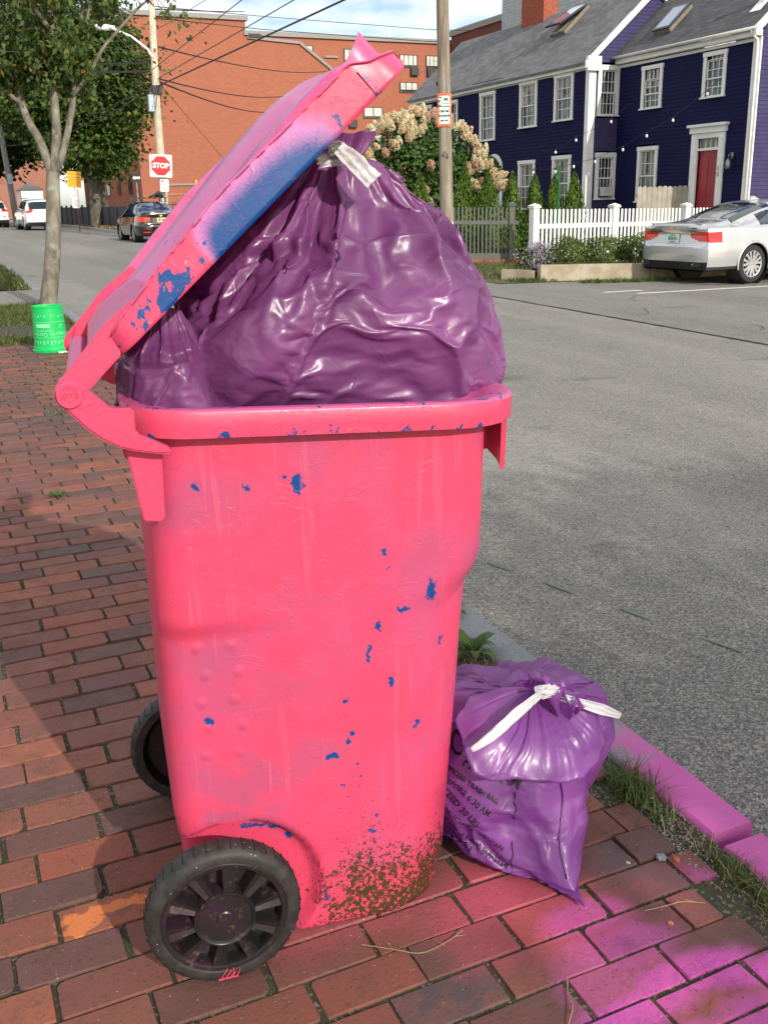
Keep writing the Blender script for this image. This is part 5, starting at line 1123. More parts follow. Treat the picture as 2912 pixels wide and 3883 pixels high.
# ================================================================ green bucket turned upside down
gb = thing('bucket', 'bright green bucket standing upside down on the pavement by the tree', 'bucket', (.985, 9.75, terr(.98, 9.75)))
GRN = simple('green_plastic', (.0, .46, .10), .38, .06, 5, coat=.15); LG = simple('pale_green_print', (.22, .66, .36), .5, .05)
bc = Vector((.985, 9.75, terr(.98, 9.75))); prof = [(.170, .0), (.172, .02), (.160, .024), (.158, .045), (.1525, .05), (.1365, .40), (.1395, .402), (.1395, .418), (.133, .418), (.131, .404), (.0, .402)]
mbk = MB().lathe(prof, tuple(bc), 'z', 48); bu = mbk.build('body', GRN, gb, auto=35, fix=True)
def on_bucket(ang, z): r = .1575-.045*(z-.05)/1.0*1.0; r = float(np.interp(z, [.05, .40], [.1540, .1380])); return bc+Vector((math.sin(ang)*r, -math.cos(ang)*r, z))
def bucket_print(s, size, ang0, z, flip=True, name='lettering'):
    c = bpy.data.curves.new('tmp', 'FONT'); c.body = s; c.size = size; c.align_x = 'CENTER'; c.align_y = 'CENTER'; c.resolution_u = 2
    to = bpy.data.objects.new('tmp', c); COL.objects.link(to); me = bpy.data.meshes.new_from_object(to.evaluated_get(bpy.context.evaluated_depsgraph_get())); bpy.data.objects.remove(to)
    for v in me.vertices:
        x, y = v.co.x, v.co.y
        if flip: x, y = -x, -y
        p = on_bucket(ang0+x/.145, z+y); v.co = p-bc
        v.co.x *= 1.006; v.co.y *= 1.006
    me.materials.clear(); me.materials.append(LG); me.name = name; o = bpy.data.objects.new(name, me); COL.objects.link(o); o.parent = bu; return o
A0 = .08
bucket_print('Garbage to Garden', .050, A0, .165)
def bstrip(a0, a1, z0, z1, name='printed_band'):
    n = 16; rows = [[on_bucket(a0+(a1-a0)*i/n, z)*1 for z in (z0, z1)] for i in range(n+1)]; rows = [[bc+(p-bc)*1.0+Vector(((p-bc).x, (p-bc).y, 0))*.006 for p in r] for r in rows]; MB().grid(rows).build(name, LG, bu)
[bstrip(a_, a_+.05, .196, .203, 'small_print') for a_ in np.arange(-1.0, .0, .075)]; bstrip(-1.5, 1.5, .275, .278); bstrip(-1.5, 1.5, .135, .138); bstrip(-1.0, -.05, .228, .262)
for k in range(12): a = -1.25+k*.22; bstrip(a, a+.05+.03*(k % 3), .32+.012*(k % 2), .345-.006*(k % 3)); bstrip(a+.05, a+.12, .085-.012*(k % 2), .11)
rows = []
for i in range(20): t = R(-20+i*13); rows.append([on_bucket(A0+.58+.11*math.cos(t)*q, .232+.022*math.sin(t)*q*1.0)+Vector((0, -.001, 0)) for q in (.55, 1.)])
MB().grid(rows).build('emblem', LG, bu)
wl_ = MB().box((1.02, 9.54, bc.z-.002), (1.14, 9.57, bc.z+.012)).build('paper_scrap', simple('white_paper', (.75, .75, .72), .8)); tag(wl_, 'scrap of white paper lying at the foot of the green bucket', 'paper')
# ================================================================ trees and planting
def m_bark(name, c1, c2, sc=5):
    t = NT(name); ob = t.tc.outputs['Object']; n = t.noise(sc*2, 5, .65, t.mapv(ob, (1, 1, .35))); n2 = t.noise(sc*.9, 4, .6, ob); n3 = t.noise(sc*7, 3, .7, t.mapv(ob, (1, 1, 2.2)))
    c = t.mix(t.ramp(n, .35, .65), c1, c2); c = t.mix(t.ramp(n2, .55, .68, 0, .6), c, (.30, .33, .27)); c = t.mix(t.ramp(n3, .60, .75, 0, .5), c, tuple(x*.45 for x in c1))
    t.set(Base_Color=c, Roughness=.9); t.bump(n, .5, .02); return t.m
BARK = m_bark('smooth_bark', (.10, .088, .065), (.21, .19, .145)); BARK2 = m_bark('dark_bark', (.09, .075, .06), (.15, .13, .10), 1.2)
def bez(pts, n):
    pts = [Vector(p) for p in pts]; out = []
    for t in np.linspace(0, len(pts)-1, n):
        k = min(int(t), len(pts)-2); f = t-k; p0 = pts[max(k-1, 0)]; p1 = pts[k]; p2 = pts[k+1]; p3 = pts[min(k+2, len(pts)-1)]
        out.append(.5*((2*p1)+(p2-p0)*f+(2*p0-5*p1+4*p2-p3)*f*f+(3*p1-p0-3*p2+p3)*f**3))
    return out
tz = terr(1.3, 12.9)
tr = thing('street_tree', 'young street tree with smooth grey trunk forking low, leaves turning yellow and orange', 'tree', (1.36, 13.2, tz))
# everything of this tree was measured at about 13 m
limbs = [([(1.33, 13.15, tz-.1), (1.40, 13.28, .45), (1.52, 13.45, .95), (1.60, 13.6, 1.45), (1.66, 13.72, 1.86)], .112, .082, 22),
 ([(1.66, 13.72, 1.80), (1.58, 13.85, 2.18), (1.45, 14.1, 2.60), (1.36, 14.3, 3.25), (1.32, 14.5, 3.85), (1.25, 14.6, 4.8)], .062, .026, 20),
 ([(1.66, 13.72, 1.82), (1.76, 13.8, 2.3), (1.79, 13.85, 2.75), (1.88, 14.0, 3.39), (1.98, 14.2, 3.96), (2.0, 14.3, 5.0)], .070, .026, 20),
 ([(1.67, 13.72, 1.85), (1.80, 13.7, 2.1), (1.93, 13.75, 2.46), (2.06, 13.85, 2.89), (2.18, 13.95, 3.31), (2.40, 14.1, 3.9), (2.6, 14.2, 4.8)], .050, .022, 20),
 ([(2.02, 13.8, 2.78), (2.25, 13.75, 3.05), (2.47, 13.7, 3.37), (2.85, 13.7, 3.75), (3.12, 13.65, 3.95), (3.4, 13.6, 4.1)], .028, .009, 16),
 ([(1.40, 14.2, 2.95), (1.25, 14.0, 3.1), (1.05, 13.9, 3.25), (.8, 13.8, 3.6)], .03, .01, 12), ([(1.44, 14.12, 2.7), (1.1, 14.2, 2.95), (.8, 14.3, 3.0), (.5, 14.4, 3.3)], .03, .01, 12),
 ([(1.9, 14.0, 3.5), (1.6, 13.8, 3.9), (1.5, 13.6, 4.4)], .035, .015, 10), ([(2.1, 13.9, 3.1), (2.3, 14.3, 3.7), (2.4, 14.6, 4.4)], .03, .012, 10)]
tips = []
for i, (pts, r0, r1, n) in enumerate(limbs):
    q = bez(pts, n); q = [p+noise.noise_vector(p*3)*.015 for p in q]; MB().tube(q, list(np.linspace(r0, r1, n)), 14 if i == 0 else 9).build('trunk' if i == 0 else 'limb', BARK, tr, smooth=True); tips += [q[j] for j in range(n//2, n, 2)] if i else []
rs = np.random.default_rng(11); tw = MB(); cl = []
cen = [(1.95, 13.9, 3.6, .85), (1.3, 14.1, 3.7, .75), (2.3, 14.0, 4.0, .6), (1.6, 13.8, 4.5, .9), (.9, 14.1, 3.7, .6), (2.0, 13.8, 3.0, .45), (1.25, 14.2, 3.1, .4), (.8, 14.2, 4.4, .7), (2.2, 14.1, 4.8, .6), (1.55, 13.9, 3.2, .4)]
for k in range(460):
    c = cen[rs.integers(len(cen))]; d = rs.normal(0, 1, 3); d /= np.linalg.norm(d); e = Vector(c[:3])+Vector(d)*c[3]*rs.uniform(.3, 1.05); b = min(tips, key=lambda q: (q-e).length)
    if (b-e).length > 1.3 or e.z < 2.62: continue
    mid = (b+e)/2+Vector((0, 0, .06)); tw.tube(bez([b, mid, e], 6), [.006, .005, .004, .003, .002, .0015], 4, cap=False)
    nl = rs.integers(10, 26); 
    for _ in range(nl): cl.append(np.array(e.lerp(mid, rs.uniform(0, .8)))+rs.normal(0, .055, 3))
for e in [(3.45, 13.6, 4.0), (3.25, 13.6, 3.72), (3.0, 13.65, 3.9), (2.75, 13.7, 3.55), (3.55, 13.55, 3.55), (3.3, 13.6, 3.5), (3.7, 13.5, 3.52), (3.15, 13.6, 4.12), (2.95, 13.7, 3.25), (3.5, 13.55, 3.6)]:
    b = min([Vector((3.12, 13.65, 3.95)), Vector((2.85, 13.7, 3.75)), Vector((2.6, 13.7, 3.5))], key=lambda q: (q-Vector(e)).length); tw.tube(bez([b, (b+Vector(e))/2+Vector((0, 0, -.05)), Vector(e)], 6), .003, 4, cap=False)
    for _ in range(12): cl.append(np.array(b.lerp(Vector(e), rs.uniform(.4, 1.1)))+rs.normal(0, .05, 3))
tag(tw.build('twigs', BARK, tr), kind='stuff')
cl = np.array(cl); cc = cl.mean(0); V, F = leaves(cl, (cl-cc)*.3+np.array([0, -.3, .5]), .088, rs, .8, .62, (0, 0, -1.0))
tag(np_mesh('leaves', V, F, leafmat('street_tree_leaf', (.045, .085, .020), (.13, .19, .04), (.34, .20, .04), .38), tr), kind='stuff')
# background maples: lumpy crowns of leaf clumps on real limbs
def big_tree(label, base, lobes, trunk, nclump, leaf, mat, seed, grp=None, per=26, cat='tree', barkm=None):
    th = thing('tree', label, cat, base, 0, grp); rs = np.random.default_rng(seed); B = Vector(base)
    top = sum((Vector(l[:3]) for l in lobes), Vector())/len(lobes); q = bez([B-Vector((0, 0, .3)), B.lerp(top, .35)+Vector((.1, 0, 0)), B.lerp(top, .8)], 12); MB().tube(q, list(np.linspace(trunk, trunk*.45, 12)), 12).build('trunk', barkm or BARK2, th, smooth=True)
    for l in lobes:
        s0 = q[rs.integers(4, 9)]; e = Vector(l[:3]); MB().tube(bez([s0, s0.lerp(e, .5)+Vector((0, 0, .3)), e], 8), list(np.linspace(trunk*.35, trunk*.08, 8)), 6).build('limb', barkm or BARK2, th, smooth=True)
    P = []; N = []
    for l in lobes:
        c = np.array(l[:3]); r = l[3]; m = int(nclump*(r**2)/sum(x[3]**2 for x in lobes))
        d = rs.normal(0, 1, (m, 3)); d /= np.linalg.norm(d, axis=1, keepdims=True); rad = r*(.55+.5*rs.random(m)**.45)*(1+.22*np.sin(d[:, 0]*5+d[:, 2]*4+seed)); cp = c+d*rad[:, None]*np.array([1, 1, .82])
        pc = np.repeat(cp, per, 0)+rs.normal(0, 1, (m*per, 3))*leaf*np.array([2.3, 2.3, .95]); P.append(pc); N.append(np.repeat(d, per, 0)*.6+np.array([0, 0, .7]))
    V, F = leaves(np.concatenate(P), np.concatenate(N), leaf, rs, .45, .85); tag(np_mesh('crown', V, F, mat, th), kind='stuff'); return th
ML = leafmat('maple_leaf', (.035, .075, .014), (.12, .19, .035), (.26, .19, .03), .35); ML2 = leafmat('maple_leaf_dark', (.020, .042, .011), (.055, .095, .02), None, .28)
G1 = 'big trees along the far pavement'
big_tree('large green maple in front of the dark side of the brick apartment building', (9.8, 63, .5), [(8.6, 62, 8.5, 3.0), (10.4, 62, 8.9, 2.6), (7.2, 64, 10.6, 3.2), (9.6, 63, 11.8, 2.8), (11.3, 61, 6.8, 1.7), (10.6, 61, 4.9, 1.5), (8.8, 62, 5.2, 2.0), (12.0, 62, 9.6, 1.5), (6.5, 63, 7.6, 2.4), (10.4, 61.5, 3.7, .9)], .42, 1500, .26, ML, 5, G1)
big_tree('dark spreading tree behind the parked white cars', (5.2, 78, .5), [(4.5, 78, 8, 3.6), (1.5, 80, 9.5, 3.8), (6.8, 77, 6.4, 2.6), (3.6, 78, 12, 3.5), (-1.5, 80, 8, 3.2), (7.5, 78, 10.5, 3.2), (4.8, 77, 4.8, 1.8)], .5, 1300, .34, ML2, 8, G1)
big_tree('far tree at the very left edge above the end of the street', (-3, 96, .5), [(-4, 96, 9, 4.5), (0, 97, 7, 3.5), (-8, 97, 8, 4), (-1, 97, 12, 3.6)], .4, 700, .42, ML2, 12, G1)
big_tree('yellowing green tree between the pole and the dark wall', (12.2, 74, .5), [(11.8, 74, 6.4, 2.4), (13.4, 73, 8, 2.0), (10.2, 74, 8.6, 2.6), (11.6, 73, 4.6, 1.6)], .3, 600, .27, leafmat('yellowing_leaf', (.06, .09, .016), (.20, .20, .035), (.34, .22, .04), .35), 21, G1)
# unseen tree added behind the camera; boughs placed to shade the road by the kerb
big_tree('unseen tree added behind the viewer, its boughs placed to shade the road', (1.15, -7.6, -.15), [(3.55, -6.5, 4.7, .85), (4.6, -6.5, 4.8, 1.1), (5.7, -6.6, 4.7, 1.1), (4.2, -6.9, 3.9, 1.0), (3.2, -7.6, 4.2, .8), (6.8, -6.8, 4.6, 1.1), (5.4, -7.2, 3.8, 1.0)], .16, 900, .10, ML, 33, per=24)
# ---- grass
GR = leafmat('grass_blade', (.05, .085, .016), (.15, .20, .045), (.34, .28, .12), .35); DRY = leafmat('dry_straw', (.26, .20, .10), (.42, .34, .18), None, .25)
def grass(name, pts, h, w, mat, rs, lean=.6, zf=None, parent=None):
    P = np.array([(x, y, (zf or (lambda a, b: terr(a, b)-.02))(x, y)) for x, y in pts]); V, F = blades(P, h, w, rs, lean); return tag(np_mesh(name, V, F, mat, parent), kind='stuff')
rs = np.random.default_rng(3)
def patch(n, x0, x1, y0, y1, dens=None):
    P = np.stack([rs.uniform(x0, x1, n*3), rs.uniform(y0, y1, n*3)], 1); k = np.array([noise.noise(Vector((x*1.6, y*1.1, 0)))+rs.normal(0, .15) > -.08 for x, y in P]); return P[k][:n]
grass('verge_grass', patch(16000, -1.5, 1.46, 10.3, 14.1), .085, .012, GR, rs, .9); grass('verge_straw', patch(7000, -1.5, 1.46, 10.3, 14.1), .06, .008, DRY, rs, 1.2)
grass('verge_grass', patch(7000, .2, 1.46, 16.5, 24), .14, .02, GR, rs, .8); grass('verge_straw', patch(2500, .2, 1.46, 16.5, 24), .12, .014, DRY, rs, 1.)
P = []
for k in range(60):
    x, y = rs.uniform(-.3, 1.38), rs.uniform(3.2, 10.4)**1.0; y = 10.4-(10.4-y)*rs.uniform(.2, 1); yb = 1.409+round((y-1.409)/BW)*BW+BW/2; P += [(x+rs.normal(0, .03), yb+rs.normal(0, .008)) for _ in range(rs.integers(8, 40))]
grass('joint_weeds', P, .026, .006, GR, rs, 1.2, lambda a, b: terr(a, b)-.006); P = [(p[0]+rs.normal(0, .05), p[1]+rs.normal(0, .03)) for p in P[::2]]; grass('joint_straw', P, .03, .004, DRY, rs, 1.6, lambda a, b: terr(a, b)-.004)
# leafy weeds growing out of the joints beyond the bin
WEED = leafmat('weed_leaf', (.05, .11, .02), (.10, .19, .035), None, .35)
def rosette(label, x, y, r, n, up, seed, z=None):
    rs2 = np.random.default_rng(seed); mb = MB(); z = terr(x, y) if z is None else z
    for k in range(n):
        a = 2*math.pi*k/n+rs2.uniform(-.3, .3); L = r*rs2.uniform(.6, 1.1); e = Vector((math.cos(a), math.sin(a), 0)); p = Vector((-e.y, e.x, 0)); u = up*rs2.uniform(.5, 1.2); rows = []
        for t in (0, .25, .5, .75, 1): w = L*.20*math.sin(math.pi*min(.97, t*.92+.08))+.0006; c = Vector((x, y, z))+e*L*t+Vector((0, 0, u*math.sin(t*2.2))); rows.append([c-p*w+Vector((0, 0, .15*w)), c, c+p*w+Vector((0, 0, .15*w))])
        mb.grid(rows)
    return tag(mb.build('weed', WEED, smooth=True), label, 'weed', 'small leafy weeds')
rosette('broad leafed weed beside the bin hinge, the larger one', .77, 3.95, .075, 12, .02, 1); rosette('small leafy weed just below the larger one near the bin hinge', .78, 3.35, .055, 10, .015, 2); rosette('low weed in a brick joint left of the bin handle', .44, 4.9, .06, 10, .02, 4)
rosette('fresh green weed against the kerb behind the bin', 1.43, 2.52, .10, 12, .06, 5); rosette('spinach-like weed on the kerb edge right of the bin', 1.50, 2.82, .09, 10, .04, 6, terr(1.4, 2.8)+.004)
# strip of soil, grass and rubble along the kerb
sx_ = lambda n, y0, y1, cx=1.43, s=.025: [(min(1.472, rs.normal(cx, s)), rs.uniform(y0, y1)) for _ in range(n)]
cl_ = lambda n, y, s, cx=1.43, sx1=.03: [(min(1.472, rs.normal(cx, sx1)), rs.normal(y, s)) for _ in range(n)]
grass('kerb_grass', cl_(190, 1.70, .045, 1.425, .032)+cl_(30, 1.60, .03, 1.41), .080, .0055, GR, rs, .95, lambda a, b: terr(a, b)-.018); grass('kerb_grass', cl_(260, 1.34, .05, 1.435, .022)+cl_(120, 1.22, .04, 1.43, .025)+cl_(60, 1.05, .05), .040, .0036, GR, rs, .9, lambda a, b: terr(a, b)-.016)
grass('kerb_grass', sx_(500, 2.15, 3.6, 1.42, .03), .05, .004, GR, rs, 1., lambda a, b: terr(a, b)-.018); grass('kerb_straw', sx_(420, 2.15, 2.8, 1.40, .035)+sx_(90, 1.1, 1.6, 1.42, .03)+sx_(160, 3, 8, 1.43, .03), .05, .0026, DRY, rs, 1.7, lambda a, b: terr(a, b)-.016)
MOSS = leafmat('moss', (.028, .045, .010), (.07, .095, .02), None, .2); P = []
for r_ in range(-5, 8):
    y = 1.409+r_*BW+BW/2
    for _ in range(420):
        x = rs.uniform(.15, 1.36); 
        if noise.noise(Vector((x*5, y*9, 2))) > .0: P.append((x, y+rs.normal(0, .0022)))
grass('joint_moss', P, .0085, .0022, MOSS, rs, 1., lambda a, b: terr(a, b)-.007)
# gravel, pebbles, brick crumbs
def stone(mb, x, y, r, seed, z=None):
    rs2 = random.Random(seed); z = (terr(min(x, 1.5), y)-.014 if z is None else z); bm = bmesh.new(); bmesh.ops.create_icosphere(bm, subdivisions=1, radius=r)
    M = Matrix.Rotation(rs2.uniform(0, 6), 3, 'Z'); sc = (rs2.uniform(.7, 1.3), rs2.uniform(.7, 1.2), rs2.uniform(.5, .8))
    vs = [(M @ Vector((v.co.x*sc[0], v.co.y*sc[1], v.co.z*sc[2])))*rs2.uniform(.85, 1.15)+Vector((x, y, z+r*.35)) for v in bm.verts]; fs = [tuple(v.index for v in f.verts) for f in bm.faces]; bm.free(); mb.add(vs, fs)
gv = leafmat('gravel', (.10, .09, .08), (.34, .31, .27), None, 0.0, .9); mb = MB()
for k in range(1500):
    y = rs.choice([rs.uniform(.9, 1.75), rs.uniform(1.75, 4.0)]); stone(mb, min(1.468, rs.normal(1.42, .032)), y, rs.uniform(.001, .0035), k)
for k in range(500): y = rs.uniform(1.0, 6.0); stone(mb, 1.612+abs(rs.normal(0, .035)), y, rs.uniform(.001, .004), k+9000, roadz(1.8, y)+.002)
for k in range(260): stone(mb, rs.normal(1.37, .025), rs.normal(1.50, .05), rs.uniform(.001, .003), k+5000, terr(1.4, 1.5)-.003)
tag(mb.build('grit', gv), kind='stuff')
for lab, x, y, r, c in (('grey pebble beside an orange brick chip near the kerb', 1.312, 1.455, .013, (.22, .24, .26)), ('orange brick chip beside the grey pebble near the kerb', 1.338, 1.437, .010, (.42, .12, .05)), ('small orange brick chip on the bricks nearest the camera on the right', 1.195, 1.285, .007, (.45, .17, .07)), ('pale chip lying on a brick beside the small purple bag', 1.235, 1.475, .006, (.5, .38, .25)), ('dark grey pebble in the grass by the kerb', 1.40, 1.625, .008, (.09, .09, .10))):
    mb = MB(); stone(mb, x, y, r, int(x*999), terr(x, y)-.001); tag(mb.build('pebble', simple('pebble_'+lab.split()[0]+str(int(x*100)), c, .85, .2, 90)), lab, 'pebble')
# dry stems lying on the bricks
for lab, pts in (('long dry stem curled on the bricks in front of the bin', [(.60, 1.50), (.655, 1.455), (.70, 1.43), (.76, 1.435), (.80, 1.445)]), ('dry twig lying on the bricks right of the small purple bag', [(1.17, 1.335), (1.22, 1.325), (1.26, 1.325), (1.30, 1.30)]), ('small dry sprig lying in a joint at the bottom of the photo', [(.86, 1.16), (.89, 1.19), (.90, 1.22), (.92, 1.25)])):
    mb = MB(); q = bez([(x, y, terr(x, y)+.003+.003*math.sin(i*2)) for i, (x, y) in enumerate(pts)], 14); mb.tube(q, .0013, 5)
    for k in range(3, 13, 2): d = noise.noise_vector(q[k]*40)*.05; mb.tube([q[k], q[k]+Vector((d.x, d.y, abs(d.z)*.3))], [.0011, .0004], 4)
    tag(mb.build('dry_stem', DRY), lab, 'stem')
# ---- garden across the street
bz_ = lambda x, y: roadz(x, y)
def cone_shrub(x, y, h, r, seed, label):
    th = thing('arborvitae', label, 'shrub', (x, y, bz_(x, y)), 0, 'arborvitae shrubs behind the picket fences'); rs2 = np.random.default_rng(seed); z0 = bz_(x, y); MB().tube([(x, y, z0-.1), (x, y, z0+h*.8)], [.04, .01], 6).build('trunk', BARK2, th)
    n = 4200; t = rs2.random(n)**1.15; a = rs2.uniform(0, 6.283, n); rr = r*(1-t)**.75*(1+.25*np.sin(a*3+t*9+seed))*rs2.uniform(.55, 1.05, n)+.02; P = np.stack([x+rr*np.cos(a), y+rr*np.sin(a), z0+.05+t*h*(1+.03*np.sin(a*4))], 1)
    V, F = leaves(P, np.stack([np.cos(a), np.sin(a), .3+0*a], 1), .085, rs2, .5, .42, (0, 0, 2.2)); tag(np_mesh('foliage', V, F, leafmat('arborvitae_leaf', (.045, .10, .010), (.17, .27, .025), None, .35), th), kind='stuff')
for i, (x, y, top, r, lab) in enumerate(((11.3, 23.7, 1.95, .46, 'arborvitae at the left, half hidden by the big purple bag'), (11.72, 23.5, 2.08, .44, 'arborvitae just left of the wooden utility pole'), (12.78, 23.1, 2.28, .50, 'tallest arborvitae, first to the right of the wooden utility pole'), (13.35, 22.9, 2.1, .52, 'second arborvitae to the right of the wooden utility pole'), (14.0, 22.8, 2.06, .44, 'arborvitae behind the first white fence post'), (14.55, 22.6, 2.0, .42, 'arborvitae below the left lower window of the blue house'), (15.0, 22.4, 1.96, .40, 'arborvitae left of the green garden stake'), (15.55, 22.3, 2.02, .44, 'rightmost arborvitae, right of the green garden stake'))): cone_shrub(x, y, top-bz_(x, y)-.10, r+.07, 40+i, lab)
def bush(label, name, cat, c, rx, ry, rz_, n, leaf, mat, seed, flowers=None, grp=None):
    th = thing(name, label, cat, (c[0], c[1], bz_(c[0], c[1])), 0, grp); rs2 = np.random.default_rng(seed); d = rs2.normal(0, 1, (n, 3)); d /= np.linalg.norm(d, axis=1, keepdims=True); d[:, 2] = np.abs(d[:, 2])*1.0-.25
    rad = (.6+.45*rs2.random(n)**.5)*(1+.13*np.sin(d[:, 0]*7+seed)+.12*np.sin(d[:, 1]*9+d[:, 2]*8)); P = np.array(c)+d*rad[:, None]*np.array([rx, ry, rz_]); V, F = leaves(P, d, leaf, rs2, .5, .6); tag(np_mesh('foliage', V, F, mat, th), kind='stuff')
    mb = MB()
    for k in range(9): e = Vector(c)+Vector((math.cos(k*.7)*rx*.5, math.sin(k*.7)*ry*.5, rz_*.2)); mb.tube([(c[0], c[1], bz_(c[0], c[1])-.1), tuple(e)], [.025, .008], 5)
    mb.build('stems', BARK2, th); return th, rs2
BOX = leafmat('boxwood_leaf', (.05, .09, .016), (.16, .22, .045), (.24, .22, .07), .35)
GB = 'boxwood bushes above the concrete planter wall'
for i, (x, y, r, lab) in enumerate(((11.75, 16.95, .50, 'boxwood bush next to the flowering asters'), (12.55, 16.85, .56, 'middle boxwood bush, second from the asters'), (13.35, 16.8, .58, 'third boxwood bush, near the tail of the silver car'), (14.15, 16.9, .56, 'boxwood bush right behind the tail of the silver car'))): bush(lab, 'boxwood', 'bush', (x, y, .28), r, .45, .50, 4200, .045, BOX, 60+i, grp=GB)
th, rs2 = bush('tangled flowering bush with small lilac asters and yellow leaves at the planter corner', 'aster_bush', 'bush', (11.05, 16.95, .22), .42, .35, .42, 2200, .05, leafmat('aster_leaf', (.05, .08, .02), (.12, .15, .04), (.35, .2, .05), .25), 70)
P = np.stack([rs2.normal(10.88, .17, 500), rs2.normal(16.72, .12, 500), rs2.uniform(.05, .62, 500)], 1); V, F = leaves(P, np.tile([-.4, -.8, .5], (500, 1)), .035, rs2, .5, .95); tag(np_mesh('flowers', V, F, leafmat('aster_petals', (.20, .16, .26), (.42, .36, .48), None, .3), th), kind='stuff')
# hydrangea with cone-shaped cream and pink flower heads
hy = thing('hydrangea', 'big hydrangea bush covered in cream and pinkish cone flower heads', 'bush', (13.2, 26.1, -.1)); rs2 = np.random.default_rng(77)
lob = [(12.5, 26.2, 2.45, 1.1), (13.5, 25.9, 2.4, 1.1), (13.0, 26.1, 2.95, .8), (14.5, 25.5, 1.95, .8), (11.9, 26.5, 2.1, .75), (13.3, 26.0, 1.4, 1.0)]
P = []; N = []
for l in lob:
    d = rs2.normal(0, 1, (2600, 3)); d /= np.linalg.norm(d, axis=1, keepdims=True); P.append(np.array(l[:3])+d*l[3]*(.6+.4*rs2.random(2600)[:, None]**.5)*.93); N.append(d)
P = np.concatenate(P); N = np.concatenate(N); V, F = leaves(P, N+np.array([0, 0, .4]), .13, rs2, .5, .62); tag(np_mesh('foliage', V, F, leafmat('hydrangea_leaf', (.028, .07, .014), (.08, .16, .025), None, .25), hy), kind='stuff')
mb = MB()
for k in range(14): l = lob[k % len(lob)]; mb.tube(bez([(13.2, 26.1, -.2), (13.2+rs2.normal(0, .3), 26.1, .8), tuple(np.array(l[:3])+rs2.normal(0, .3, 3))], 6), [.03, .02, .015, .012, .01, .008], 5)
mb.build('stems', BARK2, hy)
def head_mesh(i, mat):
    r3 = np.random.default_rng(i); n = 150; t = r3.random(n); a = r3.uniform(0, 6.283, n); rr = .105*np.sqrt(np.clip(1-(t-.25)**2/.6, 0, 1))*(1-.45*t); P = np.stack([rr*np.cos(a), rr*np.sin(a), -.06+.26*t], 1)
    V, F = leaves(P, np.stack([np.cos(a), np.sin(a), .3+0*a], 1), .052, r3, .45, .95); me = bpy.data.meshes.new('flower_head'); me.from_pydata([tuple(v) for v in V], [], [tuple(f) for f in F]); me.materials.append(mat); return me
HM = [leafmat('petals_cream', (.82, .76, .52), (.88, .86, .64), (.74, .55, .38), .4, .7), leafmat('petals_tan', (.78, .62, .40), (.84, .72, .48), (.66, .44, .3), .4, .7), leafmat('petals_pink', (.66, .42, .32), (.74, .54, .38), (.5, .3, .2), .4, .7)]
hms = [head_mesh(i, HM[(0, 1, 1, 2, 1, 0)[i]]) for i in range(6)]
cnt = 0
for k in range(1600):
    l = lob[rs2.integers(len(lob))]; d = rs2.normal(0, 1, 3); d /= np.linalg.norm(d)
    if d[0]*.39+d[1]*.92 > .25 or d[2] < -.35: continue
    p = np.array(l[:3])+d*l[3]*1.0
    if any(np.linalg.norm(p-np.array(m[:3])) < m[3]*.9 for m in lob if m is not l): continue
    if noise.noise(Vector(p*1.3)) < -.12: continue
    o = bpy.data.objects.new('flower_head', hms[rs2.integers(6)]); COL.objects.link(o); o.parent = hy; q = Vector(d+np.array([0, 0, .5])).to_track_quat('Z', 'Y').to_matrix().to_4x4()
    o.matrix_basis = WM['hydrangea'].inverted() @ Matrix.Translation(Vector(p)) @ q @ Matrix.Scale(rs2.uniform(.75, 1.2), 4); cnt += 1
    if cnt > 250: break
grass('yard_grass', [(rs.uniform(9.6, 13.2), rs.uniform(16.6, 21.4)) for _ in range(5000)], .08, .02, GR, rs, .9, lambda a, b: roadz(a, b)); grass('yard_straw', [(rs.uniform(9.8, 13.2), rs.uniform(16.0, 21)) for _ in range(1600)], .07, .014, DRY, rs, 1.2, lambda a, b: roadz(a, b))
grass('planter_weeds', [(rs.normal(11.4+.5*k, .16), rs.normal(15.62-.06*k, .08)) for k in range(4) for _ in range(200)]+[(rs.uniform(10.0, 10.9), rs.normal(16.3, .15)) for _ in range(700)], .10, .022, GR, rs, 1., lambda a, b: roadz(a, b))
grass('far_verge', [(rs.uniform(9.3, 13), rs.uniform(40, 66)) for _ in range(6000)], .16, .05, GR, rs, .8, lambda a, b: roadz(a, b)+.06); grass('far_verge_straw', [(rs.uniform(9.1, 10.0), rs.uniform(44, 60)) for _ in range(1500)], .2, .05, DRY, rs, 1., lambda a, b: roadz(a, b)+.08)
yg = sheet('yard_ground', axis(9.6, 60, 9.6, .8, 1.3), axis(16.0, 34, 16, .8, 1.1), roadz, m_ground(), off=-.012 if False else .012)
# ================================================================ fences, planter
FG = simple('fence_grey_paint', (.115, .115, .105), .7, .1, 3); FW = simple('fence_white_paint', (.80, .80, .78), .45, .03, 3)
def post(par, x, y, w, h, mat, dirv, name='post'):
    z = roadz(x, y); M = Matrix.Translation((x, y, z)) @ Matrix.Rotation(math.atan2(dirv[1], dirv[0]), 4, 'Z'); mb = MB(); a = w/2
    mb.box((-a, -a, -.2), (a, a, h), M); mb.box((-a-.012, -a-.012, 0), (a+.012, a+.012, .18), M); mb.box((-a-.03, -a-.03, h), (a+.03, a+.03, h+.03), M); mb.box((-a-.012, -a-.012, h+.03), (a+.012, a+.012, h+.05), M)
    c = a+.035; vs = [M @ Vector(p) for p in ((-c, -c, h+.05), (c, -c, h+.05), (c, c, h+.05), (-c, c, h+.05), (0, 0, h+.105))]; mb.add(vs, [(0, 1, 4), (1, 2, 4), (2, 3, 4), (3, 0, 4), (3, 2, 1, 0)]); return mb.build(name, mat, par)
